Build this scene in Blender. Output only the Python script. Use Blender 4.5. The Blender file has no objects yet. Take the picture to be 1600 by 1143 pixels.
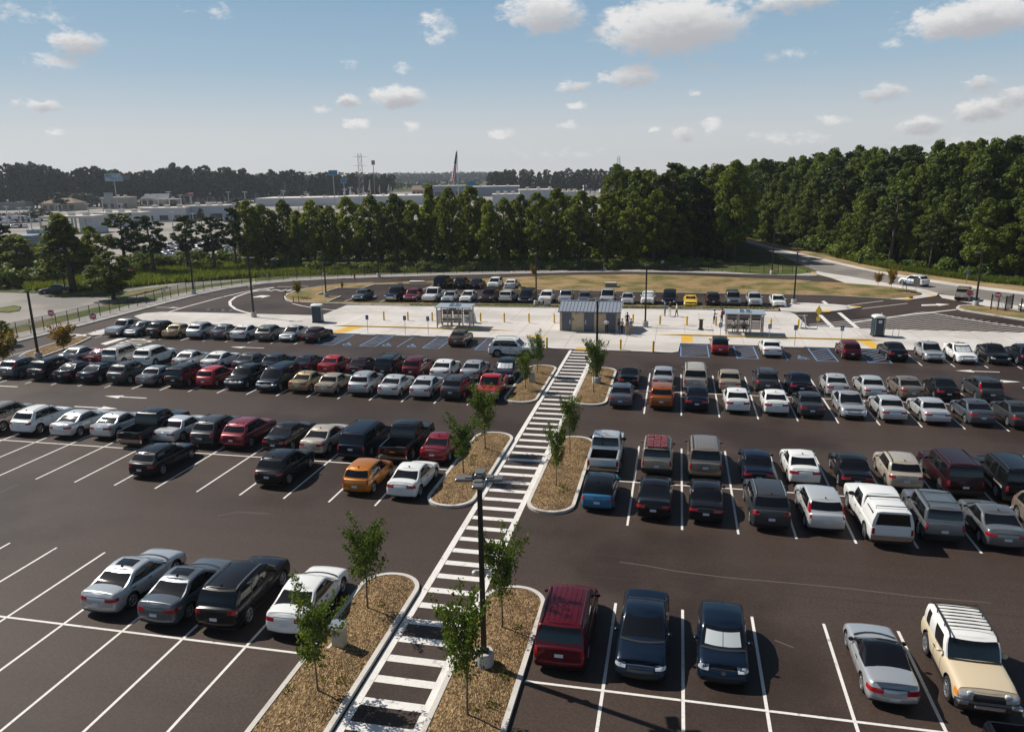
import bpy, bmesh, math, random
import numpy as np
from mathutils import Vector, Matrix
from mathutils.geometry import tessellate_polygon

SC = bpy.context.scene
COL = SC.collection
R = math.radians
PI = math.pi

# ---------------------------------------------------------------- camera
F_PX, PITCH, ROLL, YAW, CAM_H = 1194.07, 0.243836, -0.015464, -0.213477, 17.51
_cy, _sy, _cp, _sp = math.cos(YAW), math.sin(YAW), math.cos(PITCH), math.sin(PITCH)
FW = Vector((_sy*_cp, _cy*_cp, -_sp))
_r = Vector((_cy, -_sy, 0)); _u = _r.cross(FW)
RT = _r*math.cos(ROLL) + _u*math.sin(ROLL)
UP = -_r*math.sin(ROLL) + _u*math.cos(ROLL)
cam = bpy.data.cameras.new("camera")
cam_o = bpy.data.objects.new("camera", cam); COL.objects.link(cam_o)
cam.sensor_width = 36.0
cam.lens = F_PX/1600*36.0
cam.clip_start = 0.5; cam.clip_end = 20000
M = Matrix((( RT.x, UP.x, -FW.x, 0), (RT.y, UP.y, -FW.y, 0), (RT.z, UP.z, -FW.z, CAM_H), (0, 0, 0, 1)))
cam_o.matrix_world = M
SC.camera = cam_o

def G(px, py, z=0.0):
    """survey point: spot on the level z that the photo shows at px, py"""
    d = FW + RT*((px-800)/F_PX) + UP*((571.5-py)/F_PX)
    t = (z-CAM_H)/d.z
    p = Vector((0, 0, CAM_H)) + d*t
    return (p.x, p.y)
def proj(x, y, z):
    d = Vector((x, y, z-CAM_H)); k = d.dot(FW)
    return 800+F_PX*d.dot(RT)/k, 571.5-F_PX*d.dot(UP)/k
def XA(px, y, z=0.75):
    """x of the point at depth y, height z seen at photo column px"""
    a = (px-800)/F_PX; z0 = z-CAM_H
    return -((y*FW.y+z0*FW.z)*a-(y*RT.y+z0*RT.z))/(a*FW.x-RT.x)
def HT(x, y, ty):
    """height at x, y whose top is seen at photo row ty"""
    lo, hi = 0.0, 90.0
    for _ in range(40):
        m = (lo+hi)/2
        if proj(x, y, m)[1] > ty: lo = m
        else: hi = m
    return lo

# ---------------------------------------------------------------- light
SUN_EL, SUN_DIR = R(46), Vector((-0.956*math.cos(R(46)), 0.293*math.cos(R(46)), math.sin(R(46))))
sun = bpy.data.lights.new("sun", 'SUN'); sun.energy = 5.0; sun.angle = R(0.53); sun.color = (1.0, 0.945, 0.86)
sun_o = bpy.data.objects.new("sun", sun); COL.objects.link(sun_o)
sun_o.rotation_euler = (-SUN_DIR).to_track_quat('-Z', 'Y').to_euler()

world = bpy.data.worlds.new("World"); SC.world = world
world.use_nodes = True
NT = world.node_tree; NT.nodes.clear()
def wn(t, **k):
    n = NT.nodes.new(t)
    for a, b in k.items(): setattr(n, a, b)
    return n
def wlink(a, b): NT.links.new(a, b)
w_out = wn('ShaderNodeOutputWorld'); w_bg = wn('ShaderNodeBackground'); wlink(w_bg.outputs[0], w_out.inputs[0])
w_bg.inputs[1].default_value = 0.05
sky = wn('ShaderNodeTexSky', sky_type='NISHITA', sun_disc=False)
sky.sun_elevation = SUN_EL
sky.sun_rotation = math.atan2(SUN_DIR.x, SUN_DIR.y)
sky.air_density = 1.0; sky.dust_density = 0.8; sky.ozone_density = 1.3; sky.altitude = 20
# cumulus clouds at their compass bearing and elevation (degrees): az, el, half width, half height, thickness
def dirdeg(px, py):
    d = (FW + RT*((px-800)/F_PX) + UP*((571.5-py)/F_PX)).normalized()
    return math.degrees(math.atan2(d.x, d.y)), math.degrees(math.asin(d.z))
CL = []
for (px, py, a, b, t) in [(1050, 40, 112, 42, 1.0), (1525, 28, 84, 26, .95), (850, 22, 62, 30, .8), (685, 44, 26, 22, .45), (620, 153, 44, 17, .9),
        (540, 158, 24, 9, .8), (557, 191, 20, 8, .75), (643, 195, 14, 11, .6), (988, 118, 42, 18, .75), (900, 136, 24, 9, .65), (785, 208, 20, 9, .6),
        (505, 170, 14, 6, .5), (118, 66, 36, 17, .75), (92, 97, 34, 9, .5), (58, 166, 32, 8, .7), (85, 206, 12, 4, .6), (345, 20, 16, 14, .3), (295, 18, 14, 8, .3),
        (1240, 2, 70, 14, .7), (1535, 172, 36, 18, .85), (1440, 196, 30, 13, .8), (1380, 145, 34, 11, .6), (1532, 132, 22, 9, .6), (1113, 192, 15, 13, .55),
        (1068, 212, 22, 11, .55), (1300, 187, 26, 8, .5), (1590, 150, 22, 14, .6), (1225, 88, 34, 9, .28), (1105, 103, 30, 8, .25), (1025, 200, 8, 5, .6),
        (1087, 147, 9, 5, .5), (1395, 68, 16, 9, .35), (630, 106, 20, 7, .3), (548, 102, 14, 7, .3), (1230, 214, 60, 9, .35), (1480, 222, 70, 10, .35), (880, 240, 60, 10, .2), (30, 20, 60, 12, .2), (900, 166, 18, 5, .5), (890, 195, 14, 6, .4)]:
    az, el = dirdeg(px, py); CL.append((az, el, a/F_PX*57.3, b/F_PX*57.3, t))
geo = wn('ShaderNodeTexCoord')
sep = wn('ShaderNodeSeparateXYZ'); wlink(geo.outputs['Generated'], sep.inputs[0])
def wmath(op, a, b=None, c=None):
    n = wn('ShaderNodeMath', operation=op)
    for i, v in enumerate((a, b, c)):
        if v is None: continue
        if isinstance(v, (int, float)): n.inputs[i].default_value = v
        else: wlink(v, n.inputs[i])
    return n.outputs[0]
az_s = wmath('MULTIPLY', wmath('ARCTAN2', sep.outputs[0], sep.outputs[1]), 57.2958)
el_s = wmath('MULTIPLY', wmath('ARCSINE', sep.outputs[2]), 57.2958)
comb = wn('ShaderNodeCombineXYZ'); wlink(az_s, comb.inputs[0]); wlink(el_s, comb.inputs[1])
nz = wn('ShaderNodeTexNoise'); nz.inputs['Scale'].default_value = 0.75; nz.inputs['Detail'].default_value = 6; nz.inputs['Roughness'].default_value = .66
mp = wn('ShaderNodeVectorMath', operation='MULTIPLY'); mp.inputs[1].default_value = (1.0, 1.7, 1); wlink(comb.outputs[0], mp.inputs[0]); wlink(mp.outputs[0], nz.inputs['Vector'])
# warp the cloud outlines
wv = wn('ShaderNodeVectorMath', operation='MULTIPLY_ADD'); wlink(nz.outputs['Color'], wv.inputs[0]); wv.inputs[1].default_value = (1.5, 1.1, 0); wlink(comb.outputs[0], wv.inputs[2])
wv2 = wn('ShaderNodeVectorMath', operation='SUBTRACT'); wlink(wv.outputs[0], wv2.inputs[0]); wv2.inputs[1].default_value = (0.75, 0.55, 0)
def cloudfield(lst, dx, dy, k):
    cur = None
    for (az, el, a, b, t) in lst:
        n = wn('ShaderNodeVectorMath', operation='MULTIPLY_ADD'); wlink(wv2.outputs[0], n.inputs[0])
        a *= k; b *= k
        n.inputs[1].default_value = (1/a, 1/b, 0); n.inputs[2].default_value = (-az/a+dx, -el/b+dy, 0)
        d = wn('ShaderNodeVectorMath', operation='DOT_PRODUCT'); wlink(n.outputs[0], d.inputs[0]); wlink(n.outputs[0], d.inputs[1])
        v = wmath('MULTIPLY_ADD', d.outputs['Value'], -t, t)
        cur = v if cur is None else wmath('MAXIMUM', cur, v)
    return cur
f1 = cloudfield(CL, 0, 0, 1.12); f2 = cloudfield([c for c in CL if c[2] > 1.0 and c[4] > .5], -.25, .85, 1.0)
dens = wn('ShaderNodeMapRange', interpolation_type='SMOOTHSTEP'); wlink(wmath('ADD', f1, wmath('MULTIPLY_ADD', nz.outputs['Fac'], 1.9, -.97)), dens.inputs[0])
dens.inputs[1].default_value = 0.0; dens.inputs[2].default_value = 0.72
lit = wn('ShaderNodeMapRange', interpolation_type='SMOOTHSTEP'); wlink(wmath('ADD', f2, wmath('MULTIPLY_ADD', nz.outputs['Fac'], .9, -.45)), lit.inputs[0])
lit.inputs[1].default_value = -.9; lit.inputs[2].default_value = .9
ccol = wn('ShaderNodeMix', data_type='RGBA'); wlink(lit.outputs[0], ccol.inputs['Factor'])
ccol.inputs['A'].default_value = (15.4, 15.1, 14.8, 1); ccol.inputs['B'].default_value = (8.6, 8.6, 9.0, 1)
# pale moist air towards the horizon
hz = wn('ShaderNodeMapRange', interpolation_type='SMOOTHSTEP'); wlink(el_s, hz.inputs[0]); hz.inputs[1].default_value = 36; hz.inputs[2].default_value = 10
hz.inputs[3].default_value = 0; hz.inputs[4].default_value = .9
low = wn('ShaderNodeValToRGB'); wlink(wmath('DIVIDE', el_s, 20.0), low.inputs[0]); e = low.color_ramp.elements
e[0].position = 0; e[0].color = (.645, .645, .64, 1); e[1].position = .75; e[1].color = (.165, .325, .50, 1); k = e.new(.16); k.color = (.565, .60, .625, 1); k = e.new(.36); k.color = (.345, .475, .59, 1)
lows = wn('ShaderNodeVectorMath', operation='SCALE'); wlink(low.outputs[0], lows.inputs[0]); lows.inputs['Scale'].default_value = 1/.05
hmix = wn('ShaderNodeMix', data_type='RGBA'); wlink(hz.outputs[0], hmix.inputs['Factor']); wlink(sky.outputs[0], hmix.inputs['A']); wlink(lows.outputs[0], hmix.inputs['B'])
wmix = wn('ShaderNodeMix', data_type='RGBA')
wlink(wmath('MULTIPLY', dens.outputs[0], .93), wmix.inputs['Factor']); wlink(hmix.outputs['Result'], wmix.inputs['A']); wlink(ccol.outputs['Result'], wmix.inputs['B'])
wlink(wmix.outputs['Result'], w_bg.inputs[0])

SC.view_settings.view_transform = 'Standard'; SC.view_settings.look = 'None'
SC.view_settings.exposure = 0.12; SC.view_settings.gamma = 1.0
SC.cycles.max_bounces = 5; SC.cycles.diffuse_bounces = 2; SC.cycles.glossy_bounces = 3; SC.cycles.transparent_max_bounces = 4; SC.cycles.transmission_bounces = 3
SC.cycles.volume_bounces = 0; SC.cycles.caustics_reflective = False; SC.cycles.caustics_refractive = False

# ---------------------------------------------------------------- materials
def s2l(c): return c/12.92 if c <= .04045 else ((c+.055)/1.055)**2.4
MATS = {}
def mat(name, col, rough=.6, metal=0.0, coat=0.0, spec=.5, var=0.0, scale=4.0, bump=0.0, emit=None, detail=4, col2=None, stretch=None, lo=.35, hi=.65):
    if name in MATS: return MATS[name]
    m = bpy.data.materials.new(name); m.use_nodes = True; MATS[name] = m
    t = m.node_tree; b = t.nodes['Principled BSDF']
    b.inputs['Base Color'].default_value = (*col, 1); b.inputs['Roughness'].default_value = rough; b.inputs['Metallic'].default_value = metal
    b.inputs['Coat Weight'].default_value = coat; b.inputs['Coat Roughness'].default_value = .04; b.inputs['Specular IOR Level'].default_value = spec
    if emit: b.inputs['Emission Color'].default_value = (*emit[:3], 1); b.inputs['Emission Strength'].default_value = emit[3]
    if var or bump or col2:
        tc = t.nodes.new('ShaderNodeTexCoord'); n = t.nodes.new('ShaderNodeTexNoise'); n.inputs['Scale'].default_value = scale; n.inputs['Detail'].default_value = detail
        mpn = t.nodes.new('ShaderNodeMapping'); mpn.inputs['Scale'].default_value = stretch or (1, 1, 1)
        t.links.new(tc.outputs['Object'], mpn.inputs[0]); t.links.new(mpn.outputs[0], n.inputs['Vector'])
        rmp = t.nodes.new('ShaderNodeValToRGB')
        c2 = col2 or tuple(min(1, c*(1+var)) for c in col); c1 = col if col2 else tuple(c*(1-var) for c in col)
        rmp.color_ramp.elements[0].color = (*c1, 1); rmp.color_ramp.elements[1].color = (*c2, 1)
        rmp.color_ramp.elements[0].position = lo; rmp.color_ramp.elements[1].position = hi
        t.links.new(n.outputs['Fac'], rmp.inputs[0]); t.links.new(rmp.outputs[0], b.inputs['Base Color'])
        if bump:
            bp = t.nodes.new('ShaderNodeBump'); bp.inputs['Strength'].default_value = bump; bp.inputs['Distance'].default_value = .02
            t.links.new(n.outputs['Fac'], bp.inputs['Height']); t.links.new(bp.outputs[0], b.inputs['Normal'])
    return m
def nd(t, ty, **k):
    n = t.nodes.new(ty)
    for a, b in k.items():
        if a in n.inputs.keys(): n.inputs[a].default_value = b
        else: setattr(n, a, b)
    return n
def layered(name, c1, c2, big, fine, rough, spec=.5, c3=None, c3scale=.08, c3lo=.47, c3w=.13, stretch=(1, 1, 1), bump=.15, bdist=.01, fine_amt=.35, crack=0, world_co=True):
    """ground-like material: broad patches, stretched streaks and fine grain"""
    m = bpy.data.materials.new(name); m.use_nodes = True; t = m.node_tree; b = t.nodes['Principled BSDF']; L = t.links.new
    b.inputs['Roughness'].default_value = rough; b.inputs['Specular IOR Level'].default_value = spec
    g = nd(t, 'ShaderNodeNewGeometry') if world_co else nd(t, 'ShaderNodeTexCoord')
    P = g.outputs['Position'] if world_co else g.outputs['Object']
    mpn = nd(t, 'ShaderNodeMapping'); mpn.inputs['Scale'].default_value = stretch; L(P, mpn.inputs[0])
    n1 = nd(t, 'ShaderNodeTexNoise', Scale=big, Detail=6.0, Roughness=.62); L(mpn.outputs[0], n1.inputs['Vector'])
    r1 = nd(t, 'ShaderNodeMapRange'); r1.inputs[1].default_value = .33; r1.inputs[2].default_value = .67; L(n1.outputs['Fac'], r1.inputs[0])
    mx = nd(t, 'ShaderNodeMix', data_type='RGBA'); mx.inputs['A'].default_value = (*c1, 1); mx.inputs['B'].default_value = (*c2, 1); L(r1.outputs[0], mx.inputs['Factor'])
    out = mx.outputs['Result']
    if c3:
        n3 = nd(t, 'ShaderNodeTexNoise', Scale=c3scale, Detail=5.0, Roughness=.6); L(P, n3.inputs['Vector'])
        r3 = nd(t, 'ShaderNodeMapRange', interpolation_type='SMOOTHSTEP'); r3.inputs[1].default_value = c3lo; r3.inputs[2].default_value = c3lo+c3w; L(n3.outputs['Fac'], r3.inputs[0])
        m3 = nd(t, 'ShaderNodeMix', data_type='RGBA'); L(out, m3.inputs['A']); m3.inputs['B'].default_value = (*c3, 1); L(r3.outputs[0], m3.inputs['Factor']); out = m3.outputs['Result']
    n2 = nd(t, 'ShaderNodeTexNoise', Scale=fine, Detail=3.0, Roughness=.7); L(P, n2.inputs['Vector'])
    r2 = nd(t, 'ShaderNodeMapRange'); r2.inputs[1].default_value = .3; r2.inputs[2].default_value = .7; r2.inputs[3].default_value = 1-fine_amt; r2.inputs[4].default_value = 1+fine_amt; L(n2.outputs['Fac'], r2.inputs[0])
    mm = nd(t, 'ShaderNodeVectorMath', operation='SCALE'); L(out, mm.inputs[0]); L(r2.outputs[0], mm.inputs['Scale'])
    L(mm.outputs[0], b.inputs['Base Color'])
    if bump:
        bp = nd(t, 'ShaderNodeBump'); bp.inputs['Strength'].default_value = bump; bp.inputs['Distance'].default_value = bdist
        L(n2.outputs['Fac'], bp.inputs['Height']); L(bp.outputs[0], b.inputs['Normal'])
    MATS[name] = m
    return m

# ---------------------------------------------------------------- mesh helpers
class MB:
    """collects shapes and links them as one mesh object"""
    def __init__(s): s.v = []; s.f = []; s.m = []; s.cur = 0
    def quad(s, *p):
        i = len(s.v); s.v += [tuple(q) for q in p]; s.f.append(tuple(range(i, i+len(p)))); s.m.append(s.cur)
    def box(s, x0, x1, y0, y1, z0, z1, mtx=None):
        c = [(x0, y0, z0), (x1, y0, z0), (x1, y1, z0), (x0, y1, z0), (x0, y0, z1), (x1, y0, z1), (x1, y1, z1), (x0, y1, z1)]
        if mtx is not None: c = [tuple(mtx @ Vector(p)) for p in c]
        i = len(s.v); s.v += c
        for f in ((0, 3, 2, 1), (4, 5, 6, 7), (0, 1, 5, 4), (1, 2, 6, 5), (2, 3, 7, 6), (3, 0, 4, 7)): s.f.append(tuple(i+k for k in f)); s.m.append(s.cur)
    def bevbox(s, x0, x1, y0, y1, z0, z1, r=.02, mtx=None):
        """box with chamfered vertical edges and top"""
        def ring(z, k): return [(x0+k+r, y0+k, z), (x1-k-r, y0+k, z), (x1-k, y0+k+r, z), (x1-k, y1-k-r, z), (x1-k-r, y1-k, z), (x0+k+r, y1-k, z), (x0+k, y1-k-r, z), (x0+k, y0+k+r, z)]
        rings = [ring(z0, 0), ring(z1-r, 0), ring(z1, r)]
        s.loft(rings, mtx)
    def loft(s, rings, mtx=None, cap=True, closed=True):
        i = len(s.v); n = len(rings[0])
        for r in rings:
            s.v += [tuple(mtx @ Vector(p)) if mtx is not None else tuple(p) for p in r]
        for k in range(len(rings)-1):
            for j in range(n if closed else n-1):
                a = i+k*n+j; b = i+k*n+(j+1) % n
                s.f.append((a, b, b+n, a+n)); s.m.append(s.cur)
        if cap:
            s.f.append(tuple(i+j for j in reversed(range(n)))); s.m.append(s.cur)
            e = i+(len(rings)-1)*n; s.f.append(tuple(e+j for j in range(n))); s.m.append(s.cur)
    def cyl(s, x, y, z0, z1, r0, r1=None, n=12, mtx=None):
        r1 = r0 if r1 is None else r1
        s.loft([[(x+r*math.cos(2*PI*k/n), y+r*math.sin(2*PI*k/n), z) for k in range(n)] for z, r in ((z0, r0), (z1, r1))], mtx)
    def tube(s, pts, r, n=6):
        """tube along pts, r a radius or a list"""
        pts = [Vector(p) for p in pts]; rr = r if isinstance(r, (list, tuple)) else [r]*len(pts); rings = []
        for k, p in enumerate(pts):
            t = (pts[min(k+1, len(pts)-1)]-pts[max(k-1, 0)]).normalized()
            a = t.orthogonal().normalized() if k == 0 else (rings_a - t*rings_a.dot(t)).normalized()
            rings_a = a; b = t.cross(a)
            rings.append([p+a*(rr[k]*math.cos(2*PI*j/n))+b*(rr[k]*math.sin(2*PI*j/n)) for j in range(n)])
        s.loft(rings)
    def poly(s, pts, z):
        """flat polygon at height z (z may be a list)"""
        P = [Vector((p[0], p[1], z)) for p in pts]; i = len(s.v); s.v += [tuple(p) for p in P]
        for t in tessellate_polygon([P]):
            a, b, c = (P[k] for k in t)
            if (b-a).cross(c-a).z < 0: t = (t[0], t[2], t[1])
            s.f.append(tuple(i+k for k in t)); s.m.append(s.cur)
    def slab(s, pts, z0, z1):
        s.poly(pts, z1); n = len(pts)
        ar = sum(pts[k][0]*pts[(k+1) % n][1]-pts[(k+1) % n][0]*pts[k][1] for k in range(n))
        q = list(pts) if ar > 0 else list(reversed(pts))
        for k in range(n):
            a, b = q[k], q[(k+1) % n]
            s.quad((a[0], a[1], z0), (b[0], b[1], z0), (b[0], b[1], z1), (a[0], a[1], z1))
    def line(s, pts, w, z, closed=False):
        """flat painted stripe of width w along pts"""
        P = [Vector((p[0], p[1])) for p in pts]; n = len(P); Ls, Rs = [], []
        for k in range(n):
            a = P[(k-1) % n] if (closed or k) else P[0]; b = P[(k+1) % n] if (closed or k < n-1) else P[-1]
            t1 = (P[k]-a); t2 = (b-P[k])
            if t1.length < 1e-6: t1 = t2
            if t2.length < 1e-6: t2 = t1
            t1 = t1.normalized(); t2 = t2.normalized(); nn = Vector((-(t1+t2).y, (t1+t2).x)).normalized()
            c = max(.4, nn.dot(Vector((-t1.y, t1.x)))); o = nn*(w/2/c)
            Ls.append(P[k]+o); Rs.append(P[k]-o)
        for k in range(n if closed else n-1):
            j = (k+1) % n
            s.quad((*Rs[k], z), (*Rs[j], z), (*Ls[j], z), (*Ls[k], z))
    def build(s, name, mats, parent=None, smooth=False, angle=None):
        me = bpy.data.meshes.new(name); me.from_pydata(s.v, [], s.f)
        if not isinstance(mats, (list, tuple)): mats = [mats]
        for m in mats: me.materials.append(m)
        if len(mats) > 1: me.polygons.foreach_set('material_index', s.m)
        if smooth: me.polygons.foreach_set('use_smooth', [True]*len(s.f))
        me.update()
        if angle: me.set_sharp_from_angle(angle=angle)
        o = bpy.data.objects.new(name, me); COL.objects.link(o)
        if parent: o.parent = parent
        return o
def tag(o, label=None, cat=None, group=None, kind=None):
    if label: o['label'] = label
    if cat: o['category'] = cat
    if group: o['group'] = group
    if kind: o['kind'] = kind
    return o
def thing(name, loc, rz, label, cat, group=None):
    o = bpy.data.objects.new(name, None); COL.objects.link(o); o.location = loc if len(loc) == 3 else (*loc, 0); o.rotation_euler = (0, 0, rz)
    o.empty_display_size = .3
    return tag(o, label, cat, group)
_TREE = {}
def tree(o):
    """children of a thing, looked up once"""
    if not _TREE.get('ready'):
        ch = {}
        for q in bpy.data.objects:
            if q.parent: ch.setdefault(q.parent.name, []).append(q)
        _TREE['ch'] = ch
    return _TREE['ch'].get(o.name, [])
def freeze(): _TREE.clear(); tree(SC.camera); _TREE['ready'] = True
def dup(root, loc, rz, label=None, group=None, scale=None, paint=None):
    """copy of a thing with copies of its parts and sub-parts"""
    def cp(o, par):
        c = o.copy(); COL.objects.link(c)
        if par is not None: c.parent = par
        if paint and c.type == 'MESH' and 'painted' in o.data:
            c.material_slots[0].link = 'OBJECT'; c.material_slots[0].material = paint
        for ch in tree(o): cp(ch, c)
        return c
    c = cp(root, None); c.location = loc if len(loc) == 3 else (*loc, 0); c.rotation_euler = (0, 0, rz)
    if label: c['label'] = label
    if group: c['group'] = group
    if scale: c.scale = scale if isinstance(scale, (tuple, list)) else (scale,)*3
    return c
# ---------------------------------------------------------------- vehicles: builder
def paint(name, col, metal=0.35, rough=.32):
    return mat('paint_'+name, col, rough=rough, metal=metal, coat=.7 if max(col) > .12 else .35, spec=.4 if max(col) > .12 else .22)
PAINT = dict(white=paint('white', (.74, .74, .72), 0, .35), pearl=paint('pearl', (.66, .63, .57), .1), silver=paint('silver', (.50, .51, .52), .55), lsilver=paint('light_silver', (.60, .61, .61), .45),
    grey=paint('grey', (.17, .18, .19), .5), dgrey=paint('dark_grey', (.055, .058, .063), .4), slate=paint('slate', (.10, .115, .135), .4), black=paint('black', (.008, .008, .01), .1, .25),
    navy=paint('navy', (.008, .013, .028), .3), blue=paint('blue', (.030, .17, .33), .3), dblue=paint('dark_blue', (.006, .015, .032), .3), red=paint('red', (.42, .006, .012), .15), crimson=paint('crimson', (.20, .005, .015), .3),
    maroon=paint('maroon', (.10, .006, .014), .35), dmaroon=paint('dark_maroon', (.030, .006, .009), .3), orange=paint('orange', (.50, .17, .012), .35), copper=paint('copper', (.33, .085, .012), .35), gold=paint('gold', (.40, .30, .15), .5),
    beige=paint('beige', (.52, .45, .36), .35), tan=paint('tan', (.40, .33, .24), .4), sand=paint('sand', (.58, .48, .33), 0, .4), bronze=paint('bronze', (.13, .10, .07), .5), taupe=paint('taupe', (.27, .22, .18), .5), yellow=paint('yellow', (.78, .50, .02), 0), sage=paint('sage', (.13, .14, .12), .4),
    icegrey=paint('ice_grey', (.47, .49, .51), .5))
GLASS = mat('car_glass', (.006, .007, .008), rough=.04, spec=.65)
TYRE = mat('tyre_rubber', (.012, .012, .012), rough=.85)
RIM = mat('alloy_rim', (.45, .45, .46), rough=.3, metal=.8)
TRIM = mat('black_plastic', (.014, .014, .015), rough=.55)
CHROME = mat('chrome', (.62, .62, .63), rough=.15, metal=1)
LAMP = mat('headlamp_glass', (.55, .57, .60), rough=.08, metal=.3, coat=1)
AMBER = mat('amber_lens', (.7, .22, .01), rough=.2)
TAIL = mat('tail_lamp_glass', (.34, .004, .010), rough=.12, coat=.6, spec=.3)
PLATE = mat('licence_plate', (.62, .64, .68), rough=.5)
SHADE = mat('sunshade_foil', (.72, .75, .74), rough=.3, metal=.4)
WHITE_PAINT_TRIM = mat('white_top_paint', (.74, .73, .70), rough=.4, coat=.5)

def lerp(a, b, t): return a+(b-a)*t
def interp(x, pts):
    pts = sorted(pts)
    if x <= pts[0][0]: return pts[0][1]
    for (a, va), (b, vb) in zip(pts, pts[1:]):
        if x <= b:
            t = (x-a)/(b-a); t = t*t*(3-2*t)*.5+t*.5
            return va+(vb-va)*t
    return pts[-1][1]
def wheel_meshes():
    prof = [(.20, -.10), (.285, -.105), (.325, -.085), (.335, -.04), (.335, .04), (.325, .085), (.285, .105), (.235, .10), (.215, .06)]
    b = MB(); n = 20
    b.loft([[(y, r*math.cos(2*PI*k/n), r*math.sin(2*PI*k/n)) for k in range(n)] for r, y in prof], cap=True)
    me = bpy.data.meshes.new('tyre'); me.from_pydata(b.v, [], b.f); me.materials.append(TYRE); me.polygons.foreach_set('use_smooth', [True]*len(b.f)); me.set_sharp_from_angle(angle=R(50))
    b = MB(); n = 20
    b.loft([[(y, r*math.cos(2*PI*k/n), r*math.sin(2*PI*k/n)) for k in range(n)] for r, y in [(.232, .103), (.222, .109), (.205, .10), (.198, .065)]], cap=False)
    for k in range(5):
        mt = Matrix.Rotation(2*PI*k/5, 4, 'X')
        b.loft([[(.07, -.035, .02), (.098, -.03, .02), (.098, .03, .02), (.07, .035, .02)], [(.07, -.028, .21), (.088, -.022, .21), (.088, .022, .21), (.07, .028, .21)]], mt)
    b.loft([[(y, r*math.cos(2*PI*k/10), r*math.sin(2*PI*k/10)) for k in range(10)] for r, y in [(.05, .06), (.05, .10), (.035, .106)]])
    m2 = bpy.data.meshes.new('rim'); m2.from_pydata(b.v, [], b.f); m2.materials.append(RIM)
    return me, m2
WHEEL_ME, RIM_ME = wheel_meshes()

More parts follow.
